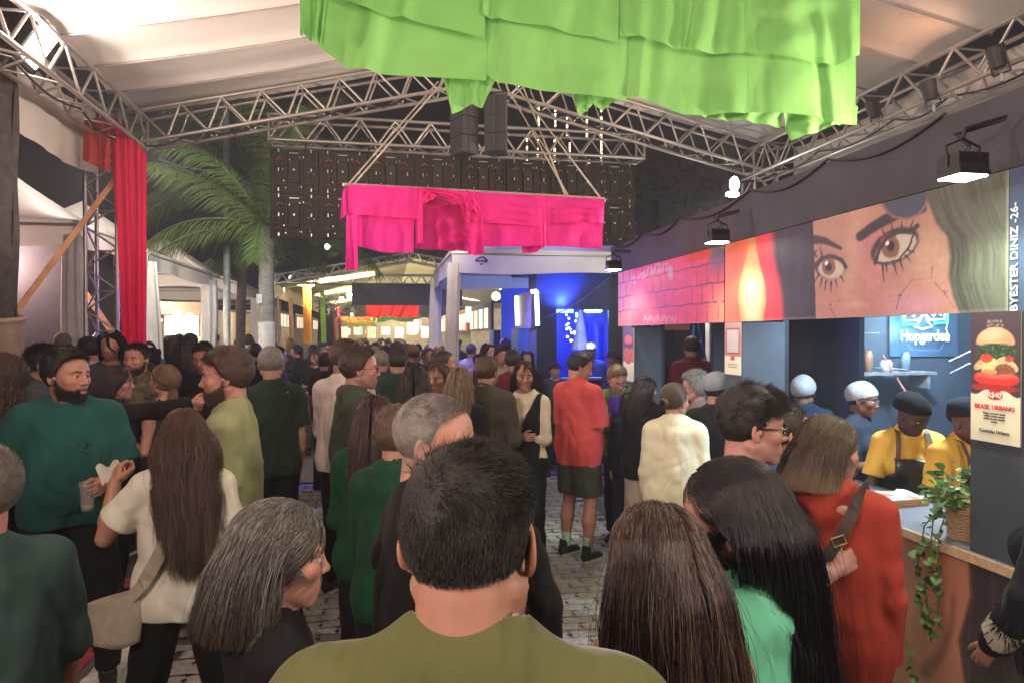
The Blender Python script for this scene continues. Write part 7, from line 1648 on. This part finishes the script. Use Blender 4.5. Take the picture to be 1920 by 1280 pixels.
add('blkprof', 'woman with tied black hair in a black cardigan walking in the street crowd', 556, 647, 12.6, 100, dict(skin=(.42, .23, .17), fem=True, style='tail', tie=(0, -.1, -.02), len=.25, hair=HB, top=('jacket', (.012, .012, .013)), legs=BLK, walk=1, R=DOWN, L=HOLD))
add('blkback', 'man in a black hooded jacket seen from behind in the street crowd', 587, 645, 12.2, 5, dict(skin=TN, style='short', len=.03, side=.015, hair=HB, top=('jacket', (.011, .011, .012)), hood=True, legs=(.04, .05, .07), R=DOWN, L=DOWN, build=1.1))
add('blkback2', 'man in a dark coat beside the grey haired man', 478, 642, 8.5, 20, dict(skin=TN, style='short', len=.03, side=.015, hair=HB, top=('jacket', (.015, .014, .018)), legs=BLK))
add('puffer', 'person in a black padded jacket half hidden behind the front man', 922, 858, 2.6, -20, dict(skin=(.45, .25, .18), fem=True, style='short', len=.03, side=.02, vol=.02, hair=(.02, .018, .02), top=('jacket', (.013, .013, .015)), inf=.034, hood=True, R=((.30, .15, -1), (.02, .25, -1)), L=HOLD, legs=BLK, lod=0, n=6000, cap=('beanie', (.035, .035, .042))))
add('blkbag', 'person in black beside the cream shirt with a dark bag', 1180, 735, 6.4, 10, dict(skin=TN, fem=True, style='long', len=.2, part=0, hair=HB, top=('jacket', (.015, .017, .03)), legs=(.02, .02, .035), lod=1))
# staff in the stall
add('net1', 'kitchen worker in a white hair net and navy tee with his back turned', 1508, 702, 5.3, -12, dict(skin=(.22, .12, .08), style='short', len=.01, side=.006, hair=HB, cap=('net', (.7,.75,.8)), hairup=.018, top=('tee', (.020, .032, .060)), R=HOLD, L=HOLD, head=(-25, 0, 0), arm=.95, legs=BLK, build=1.02), base=.06)
add('net2', 'kitchen worker in a white hair net and glasses reaching out a gloved arm', 1614, 714, 4.75, -140, dict(skin=(.20, .105, .075), fem=True, style='short', len=.01, side=.006, hair=HB, cap=('net', (.7,.75,.8)), hairup=.018, glasses=1, grad=.0012, gm=mat('silver', (.7,.7,.68), .25, .9), top=('tee', (.022, .034, .050)), L=((.1, .5, -.8), (-.10, .95, .30)), R=HOLD, Lh='grip', glove=(.02, .025, .03), legs=BLK, head=(12, -8, 0), sl=.8), base=.06)
add('apron', 'worker in a black head cover yellow tee and dark apron at the counter', 1712, 729, 4.05, 168, dict(skin=DK, fem=True, style='none', cap=('beret', (.006, .006, .007)), hairup=.026, top=('tee', (.64, .40, .07)), inf=.018, apron=1, lean=12, R=((.25, .35, -1), (-.25, .55, -.75)), L=((.35, .35, -1), (-.45, .5, -.7)), Rh='grip', Lh='grip', glove=(.010, .010, .012), head=(32, -20, 0), build=1.08, sl=.80, legs=BLK, lod=0), base=.06)
add('apron2', 'second worker in yellow tee half hidden by the burger poster pillar', 1822, 735, 3.75, 195, dict(skin=(.11, .058, .04), style='none', cap=('beret', (.012, .013, .020)), hairup=.026, top=('tee', (.58, .34, .05)), inf=.018, apron=1, R=((.25, .3, -1), (-.35, .5, -.7)), L=((.30, .3, -1), (-.3, .5, -.7)), Rh='grip', Lh='grip', lean=8, legs=BLK, lod=0), base=.06)
add('edge', 'person in a black feather trimmed coat cut by the right edge', 2010, 800, 2.45, 30, dict(skin=TN, fem=True, style='long', len=.3, part=0, hair=HB, top=('jacket', (.010, .012, .018)), inf=.030, R=DOWN, L=((.42, .12, -1), (.0, .35, -.6)), legs=BLK, lod=0, n=5000))
add('whitecap', 'worker in a white cap behind the blue lit service window', 1107, 643, 11.4, 170, dict(skin=TN, style='short', hair=HB, cap=('cap', (.7, .75, .75)), top=('tee', (.05, .08, .5)), lod=1, n=300))
add('bucket', 'worker in a black brimmed hat at the blue lit service window', 1152, 656, 9.6, 120, dict(skin=BR, style='short', hair=HB, cap=('hat', (.012, .012, .016)), top=('tee', (.02, .03, .08)), lod=1, n=300))
add('alley', 'person in a maroon top standing in the alley behind the stall', 1297, 630, 8.3, 5, dict(skin=TN, style='short', hair=HDB, top=('sweater', (.16, .02, .03)), lod=1, n=300, legs=(.1, .11, .14)))
# ---------------------------------------------------------------- things they hold and wear
def hand_pt(key, sd, along=.09, palm=.03, th=0):
    o, inf_ = PPL[key]; A, E, W, pose = inf_['arms'][sd]; d = (W-E)/np.linalg.norm(W-E); return d, W
def strap(key, pts, wd, m, name, label, cat, off=(0, 0, 0)):
    o, i = PPL[key]; P3 = [on_person(o, i, p) for p in pts]; n = len(P3); c = P3[0]
    fine = []
    for k in range(n-1):
        for q in range(6): 
            p0, p1, p2, p3 = P3[max(0, k-1)], P3[k], P3[k+1], P3[min(n-1, k+2)]; t = q/6
            fine.append(.5*((2*p1)+(-p0+p2)*t+(2*p0-5*p1+4*p2-p3)*t*t+(-p0+3*p1-3*p2+p3)*t**3))
    fine.append(P3[-1]); ctr = on_person(o, i, (0, 0, 1.25)); vs = []; fs = []
    for k, p in enumerate(fine):
        d = (fine[min(k+1, len(fine)-1)]-fine[max(k-1, 0)]).normalized(); nrm = (p-ctr); nrm.z = 0 if abs(d.z) < .8 else nrm.z; nrm = nrm.normalized(); w_ = d.cross(nrm).normalized()*wd/2; nn = w_.cross(d).normalized()*.002
        vs += [p-w_-nn, p+w_-nn, p+w_+nn, p-w_+nn]
        if k: b_ = 4*(k-1); fs += [(b_, b_+1, b_+5, b_+4), (b_+1, b_+2, b_+6, b_+5), (b_+2, b_+3, b_+7, b_+6), (b_+3, b_, b_+4, b_+7)]
    root = thing(name, label, cat, tuple(c)); I = INV[root]; MB().add([I @ v for v in vs], fs).build('strap', m, root, smooth=False); return root, P3
BROWN = mat('strap_brown', (.035, .022, .018), .6, var=.15, scale=30, bump=.3, bscale=400)
bg_, P3 = strap('orange', [(.13, .12, 1.40), (.125, .02, 1.485), (.095, -.10, 1.47), (.05, -.165, 1.37), (-.02, -.188, 1.25), (-.13, -.185, 1.07), (-.235, -.10, .92)], .036, BROWN, 'crossbody_bag', 'dark brown cross body bag worn over the orange sweater', 'bag')
I = INV[bg_]; bp_ = I @ P3[-1]
mb = MB(); mb.grid(lambda s, t: (bp_.x+.10*math.cos(2*PI*s)*abs(math.sin(PI*min(.97, max(.03, t))))**.3, bp_.y+.04*math.sin(2*PI*s)*abs(math.sin(PI*min(.97, max(.03, t))))**.3, bp_.z-.17*(1-t)), 20, 8); mb.build('bag_body', BROWN, bg_, smooth=True)
bk = I @ P3[2].lerp(P3[3], .0); q = MB(); 
GOLD = mat('gold_buckle', (.55, .38, .15), .3, .9)
o_, i_ = PPL['orange']; p0 = on_person(o_, i_, (.03, -.182, 1.33)); ux = Matrix.Rotation(o_.rotation_euler.z, 3, 'Z') @ Vector((.88, 0, .42)); uz = Matrix.Rotation(o_.rotation_euler.z, 3, 'Z') @ Vector((-.45, .0, -.9))
uz = (uz - ux*uz.dot(ux)).normalized()
cs = [p0+ux*a*.020+uz*b_*.013 for a, b_ in ((-1, -1), (1, -1), (1, 1), (-1, 1), (-1, -1))]; MB().tube([I @ c for c in cs], .0035, 6).build('buckle', GOLD, bg_)
CANV = mat('canvas_beige', (.38, .33, .25), .9, var=.12, scale=30, bump=.5, bscale=350, sheen=.2)
tb, P3 = strap('longhair', [(.13, .08, 1.43), (.115, -.04, 1.475), (.07, -.145, 1.38), (-.03, -.165, 1.20), (-.13, -.155, 1.02), (-.22, -.09, .93)], .05, CANV, 'tote_bag', 'small beige canvas sling bag on the long haired woman', 'bag')
I = INV[tb]; bp_ = I @ P3[-1]; mb = MB(); mb.grid(lambda s, t: (bp_.x-.02+(.085+.03*t)*math.cos(2*PI*s)*(1 if t > .08 else .4), bp_.y+.045*math.sin(2*PI*s)*(1 if t > .08 else .4), bp_.z-.17+.20*t+.03*math.cos(2*PI*s)*t), 24, 10); mb.build('bag_body', CANV, tb, smooth=True)
# plastic cup in the teal man's hand
def in_hand(key, sd, f, a=.075, pn=.045, th_=0.0):
    o, i = PPL[key]; A, E, W, pose = i['arms'][sd]; fw = Vector(W-E).normalized(); th = Vector((0, 1, .01) if fw.z < -.6 else (-sd*.3, .1, 1)); th = (th-fw*th.dot(fw)).normalized(); p = fw.cross(th)
    if sd > 0: p = -p
    return on_person(o, i, tuple(Vector(W)+fw*a+p*pn+th*th_))
cp_ = in_hand('teal', -1, None, .085, .045)
CUP = mat('clear_plastic', (.75, .76, .72), .12, alpha=.16, var=.05, spec=.8); DRK = mat('drink_pale', (.55, .50, .35), .1, alpha=.55, var=.05)
t = thing('plastic_cup', 'clear plastic cup held by the man in the teal tee', 'cup', tuple(cp_+Vector((0, -.0, -.085))))
MB().lathe([(.024, 0), (.0265, .004), (.034, .13), (.0355, .132), (.0345, .134), (.033, .131), (.0255, .006)], n=28).build('cup', CUP, t, smooth=True)
MB().lathe([(.0250, .006), (.0262, .028), (.001, .0285)], n=24).build('drink', DRK, t, smooth=True)
# folded paper held to the long haired woman's face
cp_ = in_hand('longhair', -1, None, .10, .03)
mb = MB(); mb.grid(lambda s, t: (-.055+.09*s, .006*math.sin(s*7), -.075+.085*t+.012*math.sin(s*9)), 10, 6); o = mb.build('paper_napkin', CREAM, smooth=True); o.location = cp_+Vector((-.05, -.03, -.02)); o.rotation_euler = (.2, -.25, .2); setp(o, 'folded cream paper napkin held by the long haired woman', 'napkin')
for key, sd, lab in (('salmon', 1, 'black phone in the hands of the man in the salmon tee'), ('specs2', 1, 'dark phone held up by the young man at the stall')):
    p = in_hand(key, sd, None, .10, .02); o = MB().box((-.036, -.004, -.07), (.036, .004, .07)).build('phone', BLACKP); o.location = p; o.rotation_euler = (-.6, .2, PPL[key][0].rotation_euler.z); setp(o, lab, 'phone')
# salmon man's socks and shoe marks, necklace, tee print, vest, violet tee front
o_, i_ = PPL['salmon']
for sd in (-1, 1):
    V, Fq = None, None; mb = MB().lathe([(.042, .09), (.040, .16), (.044, .20), (.041, .203)], (sd*.125, -.02, 0), 16); me = bpy.data.meshes.new('sock'); me.from_pydata([tuple(v) for v in i_['fin'](np.array(mb.v))], [], mb.f); me.materials.append(fabric('sock_mint', (.40, .56, .40))); link('sock', me, None, o_)
o_, i_ = PPL['olive']; mb = MB(); mb.tube([(.072*math.cos(a), -.005+.070*math.sin(a), 1.505-.05*(math.sin(a)+1)*.5-.01) for a in np.linspace(0, 2*PI, 30)], .0013, 5); me = bpy.data.meshes.new('necklace'); me.from_pydata([tuple(v) for v in i_['fin'](np.array(mb.v))], [], mb.f); me.materials.append(mat('silver', (.7,.7,.68))); link('necklace', me, None, o_)
def patch(key, nm, m, fn_in, torso, infl, hh=.009, lo=(-.3, -.3, .8), hi=(.3, .3, 1.55)):
    """extra layer of cloth over the torso where fn_in(x,y,z) < 0"""
    o, i = PPL[key]; S = SDF(lo, hi, hh)
    for p, k in torso_prims(*torso, infl): S.put(p, k)
    S.cut(fn_in); V, Fq = S.mesh(); q = bpy.data.objects.new(nm, np_mesh(nm, i['fin'](V), Fq, m)); COL.objects.link(q); q.parent = o; return q
patch('vest', 'vest', fabric('vest_black', (.012, .011, .012)), lambda x, y, z: np.maximum(np.maximum(z-1.47, .84-z)+0*x, np.maximum(np.abs(x)-.150+0*z, np.where((y > 0), (.012+.34*(z-1.16))-np.abs(x)+.0*y, -1))), (True, 1.0, 0), .036)
patch('varsity', 'violet_tee', fabric('tee_violet', (.10, .05, .42)), lambda x, y, z: np.maximum(np.maximum(np.abs(x)-.07+0*y+0*z, .0-y), np.maximum(z-1.44, .9-z)), (False, 1.0, 0), .030)
# pale stitched print on the teal tee
o_, i_ = PPL['teal']
patch('teal', 'chest_print', mat('print_dark', (.012, .05, .045), .9, var=.3, scale=40), lambda x, y, z: np.maximum(-.05+0*x-y, np.maximum(np.abs(z-1.235+.12*(x+.02))+0*y-.026, np.abs(x+.02)-.065+0*z)+.018*np.sin(x*160)*np.sin(z*120)), (False, 1.24, .75), .0235, .008)
# feather trim and cream cuff on the person at the right edge
o_, i_ = PPL['edge']; A, E, W, _ = i_['arms'][-1]; mb = MB(); rr = random.Random(4)
for k in range(520):
    t_ = rr.uniform(-.1, .55); c = A+(E-A)*1.0+(W-E)*t_ if t_ > 0 else A+(E-A)*(1+t_*2); d = Vector((rr.gauss(0, 1), rr.gauss(0, 1), rr.gauss(0, 1)-.5)).normalized(); p = Vector(c)+d*.045; e = p+d*.05+Vector((0, 0, -.03)); sdv = d.orthogonal().normalized()*.006
    mb.add([p-sdv, p+sdv, e], [(0, 1, 2)])
me = bpy.data.meshes.new('feather_trim'); me.from_pydata([tuple(v) for v in i_['fin'](np.array([tuple(v) for v in mb.v]))], [], mb.f); me.materials.append(fabric('feather_black', (.010, .012, .018))); q = link('feather_trim', me, None, o_); q['kind'] = 'stuff'
mb = MB(); c0 = E+(W-E)*.55; c1 = E+(W-E)*.98; mb.tube([tuple(c0), tuple((c0+c1)/2), tuple(c1)], [.066, .064, .046], 16); me = bpy.data.meshes.new('cuff'); me.from_pydata([tuple(v) for v in i_['fin'](np.array([tuple(v) for v in mb.v]))], [], mb.f); me.materials.append(fabric('cuff_cream', (.5, .46, .36))); link('cuff', me, None, o_)
# ================================================================ the dense crowd beyond
def _omat(): return mat('crowd_cloth', objcol=True, rough=.9, var=.25, scale=10, spec=.2)
OM = _omat(); TPL = []
for i, P in enumerate((dict(skin=TN, style='short', len=.03, side=.015, vol=.014, top=('tee', BLK)), dict(skin=LT, style='short', len=.03, side=.02, vol=.02, top=('jacket', BLK), R=HOLD, L=FOLD), dict(skin=BR, style='short', len=.02, side=.01, vol=.01, top=('tee', BLK), R=HOLD, L=DOWN, head=(25, 0, 0)),
                       dict(skin=LT, fem=True, style='long', len=.40, part=0, thick=.025, top=('sweater', BLK)), dict(skin=TN, fem=True, style='long', len=.26, part=.01, thick=.03, top=('tee', BLK), R=HOLD, L=HOLD, head=(-20, 0, 0)), dict(skin=TN, fem=True, style='bun', tie=(0, -.1, .04), len=.1, top=('jacket', BLK), R=HOLD, L=HOLD), 
                       dict(skin=LT, style='short', len=.03, side=.015, vol=.014, top=('jacket', BLK), cap=('cap', BLK), beard=.9, head=(10, 5, 0)))):
    P = dict(P, lod=2, h=1.7, seed=i+40); o, _ = person('x', 0, 0, 0, 0, P, world=(0, 0)); TPL.append(o)
    for c in o.children:
        if c.name.split('.')[0] in ('tee_shirt', 'jacket', 'sweater', 'trousers', 'shoe', 'hair', 'cap'): c.data.materials.clear(); c.data.materials.append(OM)
SHIRT = [(.012,.012,.014)]*7+[(.03,.03,.035), (.05,.05,.06), (.10,.02,.03), (.30,.30,.32), (.55,.52,.50), (.04,.06,.10), (.10,.10,.12), (.06,.08,.05), (.45,.25,.22), (.20,.05,.06), (.32,.28,.2)]
TROU = [(.012,.012,.014), (.03,.04,.07), (.02,.02,.03), (.10,.09,.08)]; HAIRC = [(.010,.008,.008)]*4+[(.03,.018,.012)]*3+[(.08,.045,.025), (.20,.18,.16), (.16,.10,.05)]
def clone(o, x, y, yaw, s, label, group, base=0):
    c = o.copy(); COL.objects.link(c); c.location = (x, y, base); c.rotation_euler = (0, 0, yaw); c.scale = (s, s, s); c['label'] = label; c['group'] = group
    sc, tc, hc_ = random.choice(SHIRT), random.choice(TROU), random.choice(HAIRC)
    for ch in o.children:
        d = ch.copy(); COL.objects.link(d); d.parent = c; n = ch.name.split('.')[0]
        d.color = rgba(sc if n in ('tee_shirt', 'jacket', 'sweater') else tc if n == 'trousers' else (.02, .02, .02) if n == 'shoe' else hc_)
    return c
placed = [(v[0].location.x, v[0].location.y) for v in PPL.values()]
def crowd(cnt, u0, u1, v0, v1, label, group, base=0, mind=.42, face=None, pw=1.6):
    k = 0; tries = 0
    while k < cnt and tries < cnt*40:
        tries += 1; u = random.uniform(u0, u1); v = v0+(v1-v0)*random.random()**pw; p = st(u, v)
        qx = 960+p.x/p.y*FPX
        if (528 < qx < 606 and p.y < 11.5) or (1000 < qx < 1130 and p.y < 9) or (450 < qx < 530 and p.y < 8): continue
        if any((p.x-a)**2+(p.y-b)**2 < mind**2 for a, b in placed): continue
        placed.append((p.x, p.y)); yaw = random.choice((0, .3, -.3, PI, PI+.4, 1.4, -1.4, .1, -.1)) + random.uniform(-.3, .3)
        clone(random.choice(TPL), p.x, p.y, yaw+RZ, random.uniform(.90, 1.06), label, group, base); k += 1
crowd(95, -1.2, .75, 8.0, 34, 'one of the people packed in the street between the kerb and the white tent', 'people packed in the street')
crowd(14, .6, 2.1, 13.5, 20, 'one of the people gathered beyond the white tent', 'people beyond the white tent')
crowd(10, 1.1, 2.3, 8.2, 12.5, 'one of the people standing in dark clothes under the white tent', 'people under the white tent')
crowd(58, -6.6, -1.8, 6.6, 20, 'one of the people crowding the sidewalk beneath the left canopies', 'people beneath the left canopies', SIDEW)
crowd(8, -3.6, -2.7, 4.3, 6.0, 'one of the people in the shade at the far left of the sidewalk', 'people at the far left', SIDEW, .5)
for o in TPL:
    for c in list(o.children): bpy.data.objects.remove(c)
    bpy.data.objects.remove(o)
# ================================================================ haze volume added to lift the blacks and bloom the lamps
me = bpy.data.meshes.new('haze'); mb = MB().box((-30, -10, -1.1), (30, 80, 14)); me.from_pydata(mb.v, [], mb.f); me.update()
hm = bpy.data.materials.new('haze'); hm.use_nodes = True; n = hm.node_tree; n.nodes.remove(n.nodes['Principled BSDF']); pv = n.nodes.new('ShaderNodeVolumePrincipled')
pv.inputs['Color'].default_value = (.85, .85, .9, 1); pv.inputs['Density'].default_value = .0055; pv.inputs['Anisotropy'].default_value = .2
n.links.new(pv.outputs[0], n.nodes['Material Output'].inputs['Volume']); me.materials.append(hm)
o = bpy.data.objects.new('haze', me); COL.objects.link(o); o['kind'] = 'stuff'
